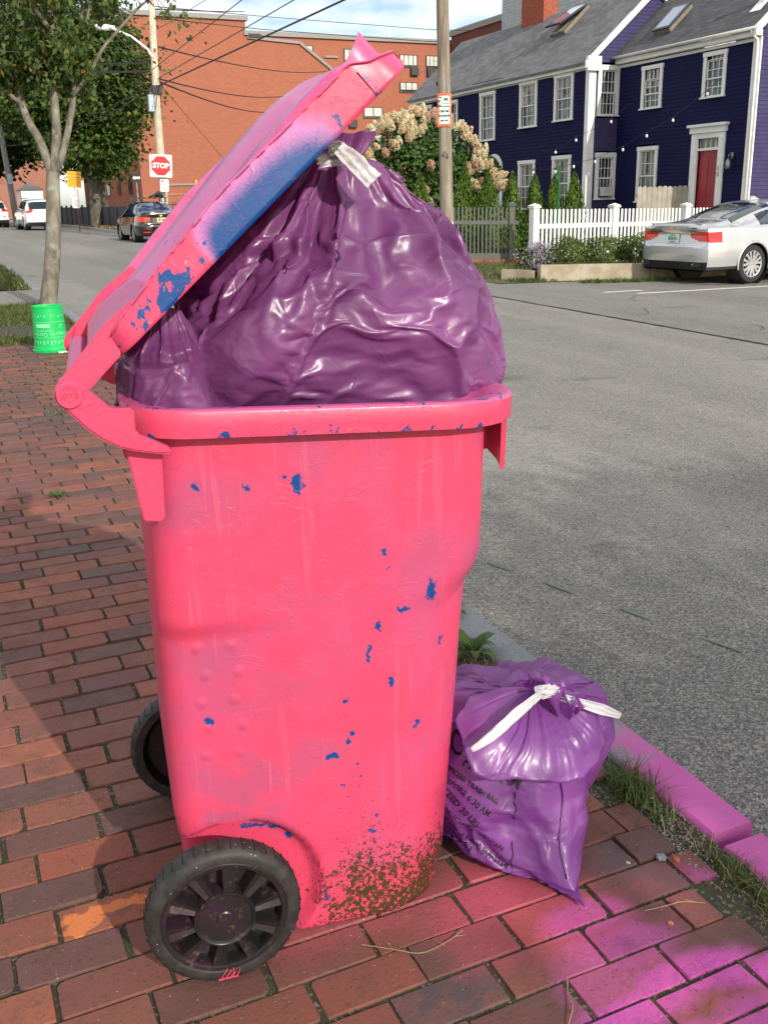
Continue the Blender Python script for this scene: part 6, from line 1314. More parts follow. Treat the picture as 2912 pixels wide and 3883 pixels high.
def picket_fence(label, pts, ph, pitch, pw, pt_, mat, hp, rails, posts, topround=True, name='picket_fence'):
    a, b = Vector(pts[0]), Vector(pts[1]); d = (b-a).normalized(); L = (b-a).length; th = thing(name, label, 'fence', (a.x, a.y, roadz(a.x, a.y)), 0, 'picket fences across the street'); W0 = WM[th.name]
    first = None; n = int(L/pitch); ang = math.atan2(d.y, d.x)
    for i in range(1, n):
        s = i*pitch
        if any(abs(s-q*L) < hp*.5+pw*.6 for q in posts): continue
        p = a+d*s; z = roadz(p.x, p.y)+.07
        if first is None:
            w = pw/2; h = ph; prof = [(-w, 0), (w, 0), (w, h-w*.7), (w*.7, h-w*.2), (0, h), (-w*.7, h-w*.2), (-w, h-w*.7)]
            me = bpy.data.meshes.new('picket'); m = len(prof); me.from_pydata([(u, -pt_/2, v) for u, v in prof]+[(u, pt_/2, v) for u, v in prof], [], [tuple(range(m)), tuple(range(m, 2*m))[::-1]]+[(i2, m+i2, m+(i2+1) % m, (i2+1) % m) for i2 in range(m)]); me.materials.append(mat); first = me
        o = bpy.data.objects.new('picket', first); COL.objects.link(o); o.parent = th; o.matrix_basis = W0.inverted() @ Matrix.Translation((p.x, p.y, z+random.uniform(-.003, .003))) @ Matrix.Rotation(ang, 4, 'Z')
    for rz_, rh in rails:
        q0, q1 = a, b; mb = MB(); mb.bar((q0.x, q0.y, roadz(q0.x, q0.y)+rz_), (q1.x, q1.y, roadz(q1.x, q1.y)+rz_), .045, rh); mb.build('rail', mat, th)
    for q in posts: p = a+d*q*L; post(th, p.x, p.y, hp, ph+.10, mat, d)
    return th
A0_, A1_ = (11.38, 22.50), (13.42, 21.52)
picket_fence('grey picket fence panel between the wooden pole and the white fence', (A0_, A1_), 1.24, .098, .036, .03, FG, .13, ((.95, .09), (.14, .16)), (.055, .925))
picket_fence('long white picket fence with capped posts behind the bushes and silver car', ((13.28, 20.62), (24.2, 21.95)), 1.20, .128, .058, .022, FW, .17, ((.88, .10), (.22, .10)), (0.0, .232, .463, .694, .925))
ib = thing('brick_edging', 'low course of red edging bricks under the grey picket fence', 'edging', (12.4, 21.9, roadz(12.4, 21.9)))
EB = simple('edging_brick', (.30, .10, .06), .85, .3, 5, world=True)
for i in range(10):
    t = i/10; p = Vector(A0_).lerp(Vector(A1_), t); q = Vector(A0_).lerp(Vector(A1_), t+.094); p.y -= .12; q.y -= .12; MB().bar((p.x, p.y, roadz(p.x, p.y)+.035), (q.x, q.y, roadz(q.x, q.y)+.035), .10, .09).build('brick', EB, ib)
pk = thing('planter_wall', 'low weathered concrete planter wall below the boxwood bushes', 'planter wall', (11.5, 15.9, roadz(11.5, 15.9)))
t = NT('weathered_concrete'); pp_ = t.geo.outputs['Position']; c_ = t.mix(t.ramp(t.noise(3, 5, .6, pp_), .4, .65), (.30, .245, .165), (.40, .35, .27)); c_ = t.mix(t.ramp(t.noise(9, 5, .7, t.mapv(pp_, (1, 1, .4))), .55, .75, 0, .6), c_, (.13, .11, .085)); t.set(Base_Color=c_, Roughness=.9); t.bump(t.noise(30, 4, .7, pp_), .4, .02); CONC = t.m
def wseg(x0, y0, x1, y1, h, w=.16, name='wall_segment'): return MB().bar((x0, y0, roadz(x0, y0)+h/2-.05), (x1, y1, roadz(x1, y1)+h/2-.05), w, h+.1).build(name, CONC, pk)
wseg(10.62, 16.28, 12.95, 15.98, .31); wseg(12.97, 15.96, 13.25, 15.94, .36, .26); wseg(13.27, 15.96, 20, 16.4, .33)
wseg(10.56, 16.36, 10.2, 16.9, .20, .14)
soil = sheet('planter_soil', [10.6, 12, 14, 17, 20], [16.3, 16.8, 17.4], lambda x, y: roadz(x, y)+.24, m_bed())
# solid board fences behind
def board_fence(label, a, b, h, mat, n, dark=False):
    th = thing('board_fence', label, 'fence', (a[0], a[1], -.2)); A, B = Vector(a), Vector(b); L = (B-A).length; d = (B-A)/L; ang = math.atan2(d.y, d.x); w = L/n; me = bpy.data.meshes.new('board')
    prof = [(-w/2+.004, 0), (w/2-.004, 0), (w/2-.004, h-.05), (w*.32, h-.01), (0, h), (-w*.32, h-.01), (-w/2+.004, h-.05)]; m = len(prof); me.from_pydata([(u, -.012, v) for u, v in prof]+[(u, .012, v) for u, v in prof], [], [tuple(range(m)), tuple(range(m, 2*m))[::-1]]+[(i, m+i, m+(i+1) % m, (i+1) % m) for i in range(m)]); me.materials.append(mat)
    for i in range(n): p = A+d*(i+.5)*w; o = bpy.data.objects.new('board', me); COL.objects.link(o); o.parent = th; o.matrix_basis = WM[th.name].inverted() @ Matrix.Translation((p.x, p.y, -.25+.01*math.sin(i*1.7))) @ Matrix.Rotation(ang, 4, 'Z')
    for z in (.3, 1.4): MB().bar((A.x, A.y+.04, z), (B.x, B.y+.04, z), .04, .09).build('rail', mat, th)
board_fence('pale grey board fence in front of the red door', (18.75, 23.8), (20.9, 22.95), 1.90, simple('weathered_board', (.36, .33, .27), .85, .15, 3, world=True), 16)
board_fence('dark grey board fence right of the pale one', (20.95, 22.9), (26.6, 21.9), 1.93, simple('dark_board', (.065, .075, .085), .8, .15, 3, world=True), 40)
gs0 = MB().tube([(14.5, 21.5, -.1), (14.48, 21.4, 2.15)], .03, 8).build('garden_stake', simple('green_stake', (.0, .12, .03), .4)); tag(gs0, 'tall dark green garden stake behind the white picket fence', 'stake')
# iron and dark fences on the far left
IRON = simple('black_iron', (.015, .015, .017), .5)
def iron_fence(label, a, b, h, pitch, z):
    th = thing('iron_fence', label, 'fence', (a[0], a[1], z)); A, B = Vector(a), Vector(b); L = (B-A).length; d = (B-A)/L; n = int(L/pitch); me = None
    for i in range(n+1):
        p = A+d*i*pitch
        if i % 12 == 0: MB().box((p.x-.045, p.y-.045, z-.3), (p.x+.045, p.y+.045, z+h+.06)).build('post', IRON, th); continue
        MB().box((p.x-.014, p.y-.014, z), (p.x+.014, p.y+.014, z+h)).build('bar', IRON, th)
    for q in (.12, h-.28, h-.10): MB().bar((A.x, A.y, z+q), (B.x, B.y, z+q), .03, .04).build('rail', IRON, th)
iron_fence('black iron bar fence in front of the sunlit brick wall', (10.2, 47.0), (17.5, 47.2), 1.35, .145, .2)
df = thing('metal_fence', 'long dark blue grey solid fence beside the far pavement', 'fence', (10.2, 60, .2)); DB = simple('dark_blue_panel', (.045, .055, .075), .6, .1, 1, world=True)
for i in range(14):
    y = 47.2+i*2.6; MB().box((10.12, y, .15), (10.17, y+2.5, 1.42)).build('panel', DB, df); MB().box((10.08, y+2.5, .1), (10.20, y+2.6, 1.55)).build('post', IRON, df)
sheet('far_pavement', [9.22, 9.6, 10.0], axis(42, 70, 42, 1), lambda x, y: roadz(x, y)+.15, simple('far_brick_paving', (.26, .10, .07), .9, .2, 3, world=True))
ypole = MB().tube([(12.68*.94, 50*.94-1.0, .5), (12.44*.94, 50*.94-1.0, 2.48)], .055, 8).build('guy_guard', simple('yellow_guard', (.85, .55, .03), .45)); tag(ypole, 'slim yellow guard sleeve leaning in front of the brick wall', 'guy guard')

# ================================================================ poles, signs, wires
def m_pole():
    t = NT('pole_wood'); ob = t.tc.outputs['Object']; n = t.noise(14, 5, .65, t.mapv(ob, (1, 1, .07))); n2 = t.noise(3, 4, .6, t.mapv(ob, (1, 1, .3)))
    c = t.mix(t.ramp(n, .3, .7), (.16, .125, .09), (.36, .31, .245)); c = t.mix(t.ramp(n2, .55, .75, 0, .5), c, (.22, .20, .17)); cr_ = t.noise(30, 3, .5, t.mapv(ob, (1, 1, .03))); c = t.mix(t.ramp(cr_, .66, .70), c, (.05, .035, .025))
    t.set(Base_Color=c, Roughness=.9); t.bump(n, .6, .02); return t.m
POLE = m_pole(); SIGNW = simple('sign_white', (.80, .80, .80), .4, .03, 3); STEEL = simple('galvanised', (.38, .39, .40), .45, .1, 10, metal=.5)
up_ = thing('utility_pole', 'weathered wooden utility pole between hydrangea and houses, orange bordered parking sign on it', 'utility pole', (10.72, 20.2, roadz(10.7, 20.2)))
pz = lambda z: (10.74-.022*(z-1), 20.22, z)
MB().tube([pz(z) for z in np.linspace(-.3, 8.5, 18)], list(np.linspace(.150, .118, 18)), 18).build('shaft', POLE, up_, smooth=True)
# parking sign plate, bent round the pole, facing the camera
SD = Vector((-.50, -.866, 0)); SU = Vector((.866, -.50, 0))
def up_plate(c, w, z0, z1, mat, off, name, par, curve=.10):
    rows = []
    for i in range(9): u = -w/2+w*i/8; q = c+SU*u+SD*(off-curve*(u/.15)**2*.25); rows.append([Vector((q.x, q.y, z0)), Vector((q.x, q.y, z1))])
    return MB().grid(rows).build(name, mat, par)
pc = Vector((pz(3.3)[0], pz(3.3)[1], 0)); DZ = .42; ps = thing('parking_sign', 'green and white parking sign with orange border nailed to the wooden pole', 'sign', (pc.x, pc.y, 2.5))
ORG = simple('orange_border', (.80, .13, .05), .5); GRS = simple('sign_green', (.0, .18, .08), .4)
up_plate(pc, .295, 2.505+DZ, 3.165+DZ, ORG, .150, 'border', ps); up_plate(pc, .225, 2.555+DZ, 3.115+DZ, SIGNW, .154, 'plate', ps); up_plate(pc-SU*.082, .055, 2.90+DZ, 3.10+DZ, GRS, .158, 'green_field', ps); up_plate(pc+SU*.03, .155, 2.895+DZ, 2.965+DZ, GRS, .158, 'green_field', ps)
SM = Matrix(((SU.x, 0, SD.x, 0), (SU.y, 0, SD.y, 0), (0, 1, 0, 0), (0, 0, 0, 1)))
def sgt(s, size, u, z, mat, par=None, off=.160): return txt(s, size, .001, 'lettering', mat, par or ps, Matrix.Translation(pc+SU*u+SD*off+Vector((0, 0, z+DZ))) @ SM, off=.004)
sgt('2', .17, -.083, 3.0, SIGNW); sgt('HR', .075, .03, 3.045, GRS); sgt('PARKING', .048, .03, 2.93, SIGNW); sgt('9:00 AM', .058, 0, 2.81, GRS); sgt('TO 5:00 PM', .050, 0, 2.72, GRS)
mb = MB(); q = lambda u, z: pc+SU*u+SD*.160+Vector((0, 0, z+DZ)); mb.bar(q(-.06, 2.625), q(.06, 2.625), .012, .014); 
for s_ in (-1, 1): mb.add([q(s_*.05, 2.60), q(s_*.09, 2.625), q(s_*.05, 2.65)], [(0, 1, 2), (2, 1, 0)])
mb.build('arrow', GRS, ps)
mb = MB(); mb.tube([pc+SD*.13+Vector((-.05, 0, 2.32)), pc+SD*.20+Vector((0, 0, 2.42)), pc+SD*.19+SU*.06+Vector((0, 0, 2.36)), pc+SD*.14+SU*.07+Vector((0, 0, 2.28))], .010, 6); mb.build('cable_loop', wirem, up_); MB().tube([pc-SU*.15+Vector((0, 0, 3.75)), pc-SU*.15+Vector((0, 0, 3.83))], .03, 8).build('bolt', IRON, up_)
MB().tube([pc+SU*.15+SD*.03+Vector((0, 0, .2)), pc+SU*.15+SD*.03+Vector((0, 0, .95))], .035, 8).build('cable_guard', SIGNW, up_)
# pole with stop sign and street light
sp = thing('utility_pole', 'pale wooden utility pole carrying the street light, with the stop sign on it', 'utility pole', (9.25, 40.9, .2))
PW = simple('sunlit_pole_wood', (.50, .44, .34), .9, .15, 4); MB().tube([(9.02, 40.9, -.2), (9.08, 40.95, 2), (9.15, 41.2, 5), (9.35, 41.5, 8.9)], [.17, .165, .15, .12], 12).build('shaft', PW, sp, smooth=True)
MB().box((9.02, 41.0, 5.55), (9.38, 41.4, 5.85)).build('black_band', IRON, sp); MB().box((8.80, 40.9, 4.9), (8.98, 41.1, 5.5)).build('meter_box', simple('pale_blue_metal', (.38, .48, .58), .4), sp)
mb = MB(); mb.tube([(9.16, 41.25, 6.85), (9.02, 41.35, 7.15), (8.5, 41.6, 7.6), (7.75, 41.9, 7.95)], .045, 8); mb.build('arm', SIGNW, sp, smooth=True)
mb = MB(); mb.tube([(7.95, 41.9, 7.93), (7.6, 42.1, 7.96), (7.30, 42.2, 7.98)], [.07, .13, .10], 10); mb.build('lamp_head', SIGNW, sp, smooth=True)
def facing(p, to=(0, 0)):                      # matrix of a plate facing the street near the camera
    d = Vector((to[0]-p[0], to[1]-p[1], 0)).normalized(); r_ = Vector((-d.y, d.x, 0)); return Matrix(((r_.x, 0, d.x, p[0]), (r_.y, 0, d.y, p[1]), (0, 1, 0, p[2]), (0, 0, 0, 1)))
def plate(par, M, w, h, mat, name, z0=0, rad=.05, t=.006, x0=0, y0=0):
    pts = []
    for (sx_1, sy_1) in ((1, 1), (-1, 1), (-1, -1), (1, -1)):
        a0 = {(1, 1): 0, (-1, 1): 90, (-1, -1): 180, (1, -1): 270}[(sx_1, sy_1)]
        for a in (0, 30, 60, 90): pts.append((x0+sx_1*(w/2-rad)+rad*math.cos(R(a0+a)), y0+sy_1*(h/2-rad)+rad*math.sin(R(a0+a))))
    return MB().prism(pts, lambda u, v, d: M @ Vector((u, v, d)), z0, z0+t).build(name, mat, par)
STOPR = simple('stop_red', (.62, .025, .03), .4, .05, 2); p0 = (8.98, 40.62, 2.90); ssn = thing('stop_sign', 'red octagonal STOP sign on a white square backing', 'sign', p0); M = facing(p0) @ Matrix.Rotation(R(-3.2), 4, 'Z')
plate(ssn, M, .86, .84, SIGNW, 'backing', 0); oc = [(.40*math.cos(R(22.5+45*i)), .40*math.sin(R(22.5+45*i))) for i in range(8)]; MB().prism(oc, lambda u, v, d: M @ Vector((u, v, d)), .008, .012).build('octagon_border', SIGNW, ssn); MB().prism([(u*.95, v*.95) for u, v in oc], lambda u, v, d: M @ Vector((u, v, d)), .013, .017).build('octagon', STOPR, ssn)
txt('STOP', .262, .002, 'lettering', SIGNW, ssn, M @ Matrix.Translation((0, 0, .019)), off=.012, sp=.96)
REDT = simple('sign_red_print', (.65, .06, .06), .5); p1 = (9.02, 40.45, 2.17); npk = thing('no_parking_sign', 'small white no parking sign with red print under the STOP sign', 'sign', p1); M = facing(p1) @ Matrix.Rotation(R(-3), 4, 'Z'); plate(npk, M, .33, .47, SIGNW, 'plate')
txt('P', .12, .002, 'lettering', REDT, npk, M @ Matrix.Translation((-.07, .15, .009)), off=.004); mb = MB(); rr_ = [[M @ Vector((-.07+r_*math.cos(R(a)), .15+r_*math.sin(R(a)), .009)) for r_ in (.055, .068)] for a in range(0, 361, 30)]; mb.grid(rr_); mb.bar(M @ Vector((-.11, .19, .010)), M @ Vector((-.03, .11, .010)), .012, .002); mb.build('prohibition_ring', REDT, npk)
NPM = M
def street_sign(label, p, w, h, mat, lines, tmat, poleh, lean=0, pm=STEEL, z0=.2, cat='sign'):
    th = thing('street_sign', label, cat, (p[0], p[1], z0)); M = facing(p) @ Matrix.Rotation(R(lean), 4, 'Z'); MB().tube([(p[0]+.02, p[1]+.05, z0-.1), (p[0]-math.sin(R(-lean))*.3, p[1]+.05, p[2]+h*.45)], .03, 6).build('post', pm, th); plate(th, M, w, h, mat, 'plate')
    for s_, sz, yy in lines: txt(s_, sz, .002, 'lettering', tmat, th, M @ Matrix.Translation((0, yy, .009)))
    return th, M
YEL = simple('sign_yellow', (.85, .40, .01), .45, .04, 2); BLK = simple('black_letters', (.10, .06, .01), .5)
th, M = street_sign('yellow WARNING sign with lines of small print on a rusty post', (7.28, 52.3, 2.72), .66, .74, YEL, (('WARNING', .135, .24),), BLK, 3, -4, simple('rusty_post', (.12, .07, .04), .8))
plate(th, M, .33, .45, SIGNW, 'plate', 0, .03, x0=.02, y0=-.66); plate(th, M, .33, .42, SIGNW, 'plate', 0, .03, x0=.05, y0=-1.12)
def print_bars(par, M, rows, mat):         # print too small to read: rows of short strokes
    for x0_, x1_, yy, h_ in rows:
        mb = MB(); x = x0_
        while x < x1_: w_ = random.uniform(.5, 1.1)*h_; mb.box((x, yy-h_/2, .0075), (min(x+w_, x1_), yy+h_/2, .009), M); x += w_+h_*.45
        tag(mb.build('small_print', mat, par), kind='stuff')
print_bars(th, M, [(-.26, .26, .10, .04), (-.24, .22, .01, .035), (-.27, .25, -.08, .035), (-.20, .21, -.17, .035), (-.23, .2, -.26, .03)], BLK)
print_bars(npk, NPM, [(-.12, .12, .02, .035), (-.11, .12, -.06, .03), (-.12, .1, -.13, .03), (-.08, .09, -.19, .025)], REDT)
print_bars(th, M, [(-.09, .12, -.52, .05), (-.1, .13, -.63, .045), (-.08, .11, -.74, .045), (-.06, .16, -1.0, .05), (-.07, .15, -1.11, .045), (-.06, .15, -1.22, .045)], REDT)
th, M = street_sign('small black and white one way sign on a thin post by the dark wall', (9.42, 47.9, 2.65), .40, .36, IRON, (), SIGNW, 2, 0); mb = MB().prism([(-.17, 0), (-.08, .09), (-.08, .05), (.17, .05), (.17, -.05), (-.08, -.05), (-.08, -.09)], lambda u, v, d: M @ Vector((u, v, d)), .008, .011); mb.build('arrow', SIGNW, th); txt('ONE WAY', .05, .002, 'lettering', IRON, th, M @ Matrix.Translation((.03, 0, .013)))
lp = thing('utility_pole', 'grey leaning utility pole at the left edge behind the parked white cars', 'utility pole', (5.75, 69, .4)); MB().tube([(5.78, 68.6, .2), (5.70, 69.6, 3.6), (5.55, 70.8, 8.4)], [.20, .18, .14], 10).build('shaft', simple('grey_pole', (.24, .23, .22), .9), lp, smooth=True)
mb = MB(); mb.bar((4.9, 70.3, 7.35), (6.4, 70.3, 7.2), .1, .12); mb.build('cross_arm', POLE, lp); MB().lathe([(0, 0), (.2, 0), (.2, .9), (0, .95)], (5.45, 70.1, 5.6), 'z', 10).build('transformer', STEEL, lp); MB().box((5.55, 68.7, 2.9), (5.85, 68.75, 3.5)).build('notice', simple('pale_notice', (.4, .5, .6), .6), lp)
def wire(label, pts, r=.012, sag=.0, grp='overhead wires'):
    q = []
    for a, b in zip(pts, pts[1:]):
        for i in range(17): t = i/16; p = Vector(a).lerp(Vector(b), t); p.z -= sag*4*t*(1-t); q.append(p)
    return tag(MB().tube(q, r, 5).build('overhead_wire', wirem, smooth=True), label, 'wire', grp)
wire('thickest black cable running from the stop sign pole up to the right', [(9.25, 41.1, 5.83), (10.2, 20.0, 6.05), (10.9, 4, 6.3)], .026)
wire('second black wire from the stop sign pole, just above the thickest one', [(9.27, 41.14, 6.10), (9.1, 20.5, 6.15), (8.9, 4, 6.3)], .014); wire('third black wire from the stop sign pole, highest of the three long ones', [(9.1, 41.3, 6.42), (8.1, 20.5, 6.42), (7.4, 4, 6.6)], .013)
wire('short wire rising steeply right of the stop sign pole top', [(9.45, 41.7, 7.9), (10.1, 41.5, 8.2), (11.1, 41.3, 8.8), (14, 41, 10.4)], .012)
wire('upper of two sagging cables between stop sign pole and left pole', [(9.1, 41.4, 5.95), (5.7, 70, 5.7)], .022, .5); wire('lower of two sagging cables between stop sign pole and left pole', [(9.1, 41.4, 5.75), (5.7, 70, 5.2)], .028, .5); wire('thin wire above the cables running left from the stop sign pole', [(9.1, 41.4, 6.2), (5.7, 70, 7.2)], .014, .3)
wire('pale thin guy line slanting down right from the stop sign pole', [(9.3, 41.2, 5.95), (13.1, 45.2, 3.0), (14.6, 46.7, 1.9)], .010); wire('thin service wire crossing the brick wall, upper one', [(9.3, 41.2, 6.1), (37.4, 101.9, 12.1)], .03, .6); wire('thin service wire crossing the brick wall, lower one', [(9.3, 41.2, 6.0), (35.5, 102.2, 10.4)], .035, .6)
wire('thin wire across the brick wall left of the lid', [(9.5, 41.7, 7.3), (40.5, 101.2, 14.1)], .03, .5); wire('black wire across the white sky above the brick building', [(9.4, 41.6, 8.6), (18.6, 64.5, 12.6), (26, 83, 15.9)], .03); wire('long thin wire across the sky, lower one', [(9.4, 41.6, 8.3), (21.0, 63.1, 11.5), (29.8, 58.8, 10.6), (50, 50, 9.6)], .022); wire('long thin wire across the sky, upper one', [(9.4, 41.6, 8.7), (21.5, 63.6, 12.3), (30.2, 59.0, 11.3), (50, 50, 10.4)], .018)
for i, z in enumerate((6.35, 6.65)): mb = MB().bar((8.95, 41.2, z), (6.9+.3*i, 42.2, z+.02), .07, .07); mb.build('cross_arm', IRON, sp)

# ================================================================ cars
def spline(pts, x): xs = [p[0] for p in pts]; ys = [p[1] for p in pts]; return float(np.interp(x, xs, ys))
def smoothp(pts, n=3):
    for _ in range(n):
        q = [pts[0]]
        for a, b in zip(pts, pts[1:]): q += [(a[0]*.75+b[0]*.25, a[1]*.75+b[1]*.25), (a[0]*.25+b[0]*.75, a[1]*.25+b[1]*.75)]
        pts = q+[pts[-1]]
    return pts
CHROME = simple('chrome', (.75, .76, .78), .12, .05, 5, metal=1.); TYRE = simple('car_tyre', (.018, .018, .018), .8, .2, 20); DPL = simple('black_trim', (.02, .02, .022), .5, .1, 5); TAIL = NT('tail_light_red'); TAIL.set(Base_Color=TAIL.mix(TAIL.noise(9, 3), (.50, .006, .008), (.80, .03, .02)), Roughness=.12, Coat_Weight=.5); TAIL = TAIL.m
def carpaint(name, col, metal, rough=.28):
    t = NT(name); n = t.noise(2, 2); t.set(Base_Color=t.mix(n, tuple(c*.92 for c in col), tuple(min(1, c*1.05) for c in col)), Metallic=metal, Roughness=rough, Coat_Weight=1., Coat_Roughness=.04); return t.m
def make_car(name, label, loc, rz, P, group=None):
    th = thing(name, label, 'car', loc, rz, group); W0 = WM[th.name]; L, W = P['L'], P['W']/2; top = smoothp(P['top'], 2); belt = smoothp(P['belt'], 2); x0 = .10
    def w_at(x): k = min(1, x/.55); k2 = min(1, (L-x)/.8); return W*(.885+.115*math.sin(k*math.pi/2))*(.80+.20*math.sin(k2*math.pi/2))
    def cabin(x): return P['cab'][0] < x < P['cab'][3]
    xs = list(np.arange(x0, 1.9, .03))+list(np.arange(1.9, L-.6, .06))+list(np.arange(L-.6, L+.001, .04)); NS = 44; rows = []; zone = []
    for x in xs:
        w = w_at(x); zt = spline(top, x); zb = min(spline(belt, x), zt-.02); cab = max(0, min(1, (zt-zb-.03)/.12)); hr = P['roofw']/2
        bl = .26 if P['wheels'][0]+.42 < x < P['wheels'][1]-.42 else .28
        ctrl = [(0, bl-.04), (w*.86, bl-.04), (w*.97, bl), (w*1.0, .48), (w*1.0, .62), (w*.975, zb-.16), (w*.955, zb-.02)]
        e = (w*.955-.045)*(1-cab)+(hr+.055)*cab; ctrl += [(w*.94, zb), (e, zb*(1-cab)+(zt-.075)*cab if cab > 0 else zt-.015), ((e-.10)*(1-.0), zt-.018 if cab > .5 else zt-.008), (e*.5, zt-.002), (0, zt)]
        # parametric resample with zones
        seg = [3, 1, 4, 3, 5, 3, 2, 9, 4, 4, 4]; row = []; zr = []
        for i, n in enumerate(seg):
            a, b = ctrl[i], ctrl[i+1]
            for k in range(n):
                f = k/n; y = a[0]+(b[0]-a[0])*f; z = a[1]+(b[1]-a[1])*f
                if i == 7: y += .025*math.sin(math.pi*f)*cab
                row.append((y, z)); zr.append(i)
        row.append(ctrl[-1]); zr.append(10); rows.append(row); zone.append(zr)
    buckets = {}
    def put(n_, quad): buckets.setdefault(n_, []).append(quad)
    wc = P['wheels']; wr = P['wr']
    for i in range(len(xs)-1):
        xm = (xs[i]+xs[i+1])/2
        for j in range(len(rows[0])-1):
            for s in (-1, 1):
                q = [(xs[i], s*rows[i][j][0], rows[i][j][1]), (xs[i+1], s*rows[i+1][j][0], rows[i+1][j][1]), (xs[i+1], s*rows[i+1][j+1][0], rows[i+1][j+1][1]), (xs[i], s*rows[i][j+1][0], rows[i][j+1][1])]
                if s < 0: q = q[::-1]
                zc = sum(p[2] for p in q)/4; z_ = zone[i][j]; n_ = 'body'
                if z_ in (2, 3, 4, 5) or z_ == 1:
                    if any(math.hypot(xm-a, zc-wr) < wr+.055 for a in wc): continue
                zt = spline(top, xm); zb = spline(belt, xm)
                if z_ == 7 and cabin(xm) and zt-zb > .16:
                    lo, hi = zb+.03, zt-.115; t = (xm-P['cab'][0]); 
                    if lo < zc < hi and P['side'][0] < xm < P['side'][1] and all(abs(xm-b) > .035 for b in P['pillars']) : n_ = 'side_window'
                if z_ in (8, 9, 10) and (P['rg'][0] < xm < P['rg'][1]) : n_ = 'rear_window' if z_ > 8 or True else n_
                if z_ == 8 and n_ == 'rear_window' and False: n_ = 'body'
                if z_ in (8, 9, 10) and P['wg'][0] < xm < P['wg'][1]: n_ = 'windscreen'
                if z_ in (2, 3, 4, 5) and P.get('light') and z_ >= 4 and P['light'][0] < zc < P['light'][1] and xm < P['light'][2]: n_ = 'tail_light'
                if z_ in (0, 1) or zc < P.get('skirt', .30): n_ = 'underside'
                put((n_, s) if n_ in ('side_window', 'tail_light') else n_, q)
    # rear face as its own grid
    r0 = rows[0]; zt0 = r0[-1][1]; nz_, ny_ = 34, 44; prof = P['rear']
    def rx(y, z): return spline(prof, z)+x0*0+.0
    G = []
    zb0 = P.get('rb', .27)
    for a in range(nz_+1):
        z = zb0+(zt0-zb0)*a/nz_; rr = [(yy, zz) for yy, zz in r0]; 
        side = [p for p in r0 if True]; best = max((p[0] for p in side if abs(p[1]-z) < .035), default=None)
        if best is None: best = float(np.interp(z, [side[4][1], side[-1][1]], [side[4][0], side[8][0]]))
        hw = float(np.interp(z, [p[1] for p in side[4:]], [p[0] for p in side[4:]])) if z < side[-1][1] else side[-12][0]
        hw = max(hw, .25); row = []
        for b in range(ny_+1): u = -1+2*b/ny_; y = hw*u; k = abs(u)**5; row.append((x0*k+(1-k)*rx(y, z)*1.0, y, z))
        G.append(row)
    for a in range(nz_):
        for b in range(ny_):
            q = [G[a][b], G[a][b+1], G[a+1][b+1], G[a+1][b]][::-1]; yc = sum(p[1] for p in q)/4; zc = sum(p[2] for p in q)/4; n_ = 'body'
            for (ya, yb, za, zb_, nm) in P['rzones']:
                if nm == 'tail_light': za = za+.07*(1-min(1, (abs(yc)-ya)/.24))
                if ya <= abs(yc) <= yb and za <= zc <= zb_: n_ = nm
            put((n_, 1 if yc > 0 else -1) if n_ == 'tail_light' else n_, q)
    mats = dict(body=P['paint'], side_window=P['glass'], rear_window=P['glass'], windscreen=P['glass'], tail_light=TAIL, underside=DPL, bumper_trim=DPL, chrome=CHROME, rear_glass=P['glass'])
    for n_, qs in buckets.items():
        n_ = n_[0] if isinstance(n_, tuple) else n_
        mb = MB(); mb.v = [p for q in qs for p in q]; mb.f = [tuple(range(4*i, 4*i+4)) for i in range(len(qs))]; mb.mi = [0]*len(qs); mb.v = [tuple(W0 @ Vector(p)) for p in mb.v]
        o = mb.build('rear_window' if n_ == 'rear_glass' else n_, mats[n_], th); bm = bmesh.new(); bm.from_mesh(o.data); bmesh.ops.remove_doubles(bm, verts=bm.verts[:], dist=1e-4); bm.normal_update(); bm.to_mesh(o.data); bm.free(); o.data.polygons.foreach_set('use_smooth', [True]*len(o.data.polygons)); o.data.set_sharp_from_angle(angle=R(40))
    # wells and wheels
    for a in wc:
        for s in (-1, 1):
            mb = MB().lathe([(wr+.055, 0), (wr+.055, -.30), (0, -.30)], (a, s*(W-.015), wr), 'y', 28) if s > 0 else MB().lathe([(wr+.055, 0), (wr+.055, .30), (0, .30)], (a, s*(W-.015), wr), 'y', 28)
            mb.v = [tuple(W0 @ Vector(p)) for p in mb.v if True]; mb.build('wheel_well', DPL, th)
            ar_ = MB().tube([W0 @ Vector((a+(wr+.048)*math.cos(g_), s*(w_at(a)-.004), wr+(wr+.048)*math.sin(g_))) for g_ in np.linspace(R(-14), R(194), 40)], .020, 8); ar_.build('wheel_arch', P['paint'], th, smooth=True)
            y = s*(W-.03); tp = [(wr*.66, -.02), (wr*.70, .0), (wr*.93, .0), (wr, -.03), (wr, -.19), (wr*.9, -.21), (wr*.66, -.20)]
            mb = MB().lathe([(r_, h*s) for r_, h in tp], (a, y, wr), 'y', 36); mb.v = [tuple(W0 @ Vector(p)) for p in mb.v]; wo_ = mb.build('wheel', TYRE, th, auto=35, fix=True)
            mb = MB().lathe([(wr*.69, -.005*s), (wr*.66, -.015*s), (wr*.63, -.05*s), (wr*.60, -.10*s), (.0, -.11*s)], (a, y, wr), 'y', 32); mb.v = [tuple(W0 @ Vector(p)) for p in mb.v]; mb.build('rim_barrel', simple('rim_shadow', (.06, .06, .065), .5), wo_, smooth=True, fix=True)
            mb = MB(); n = P.get('spokes', 5)
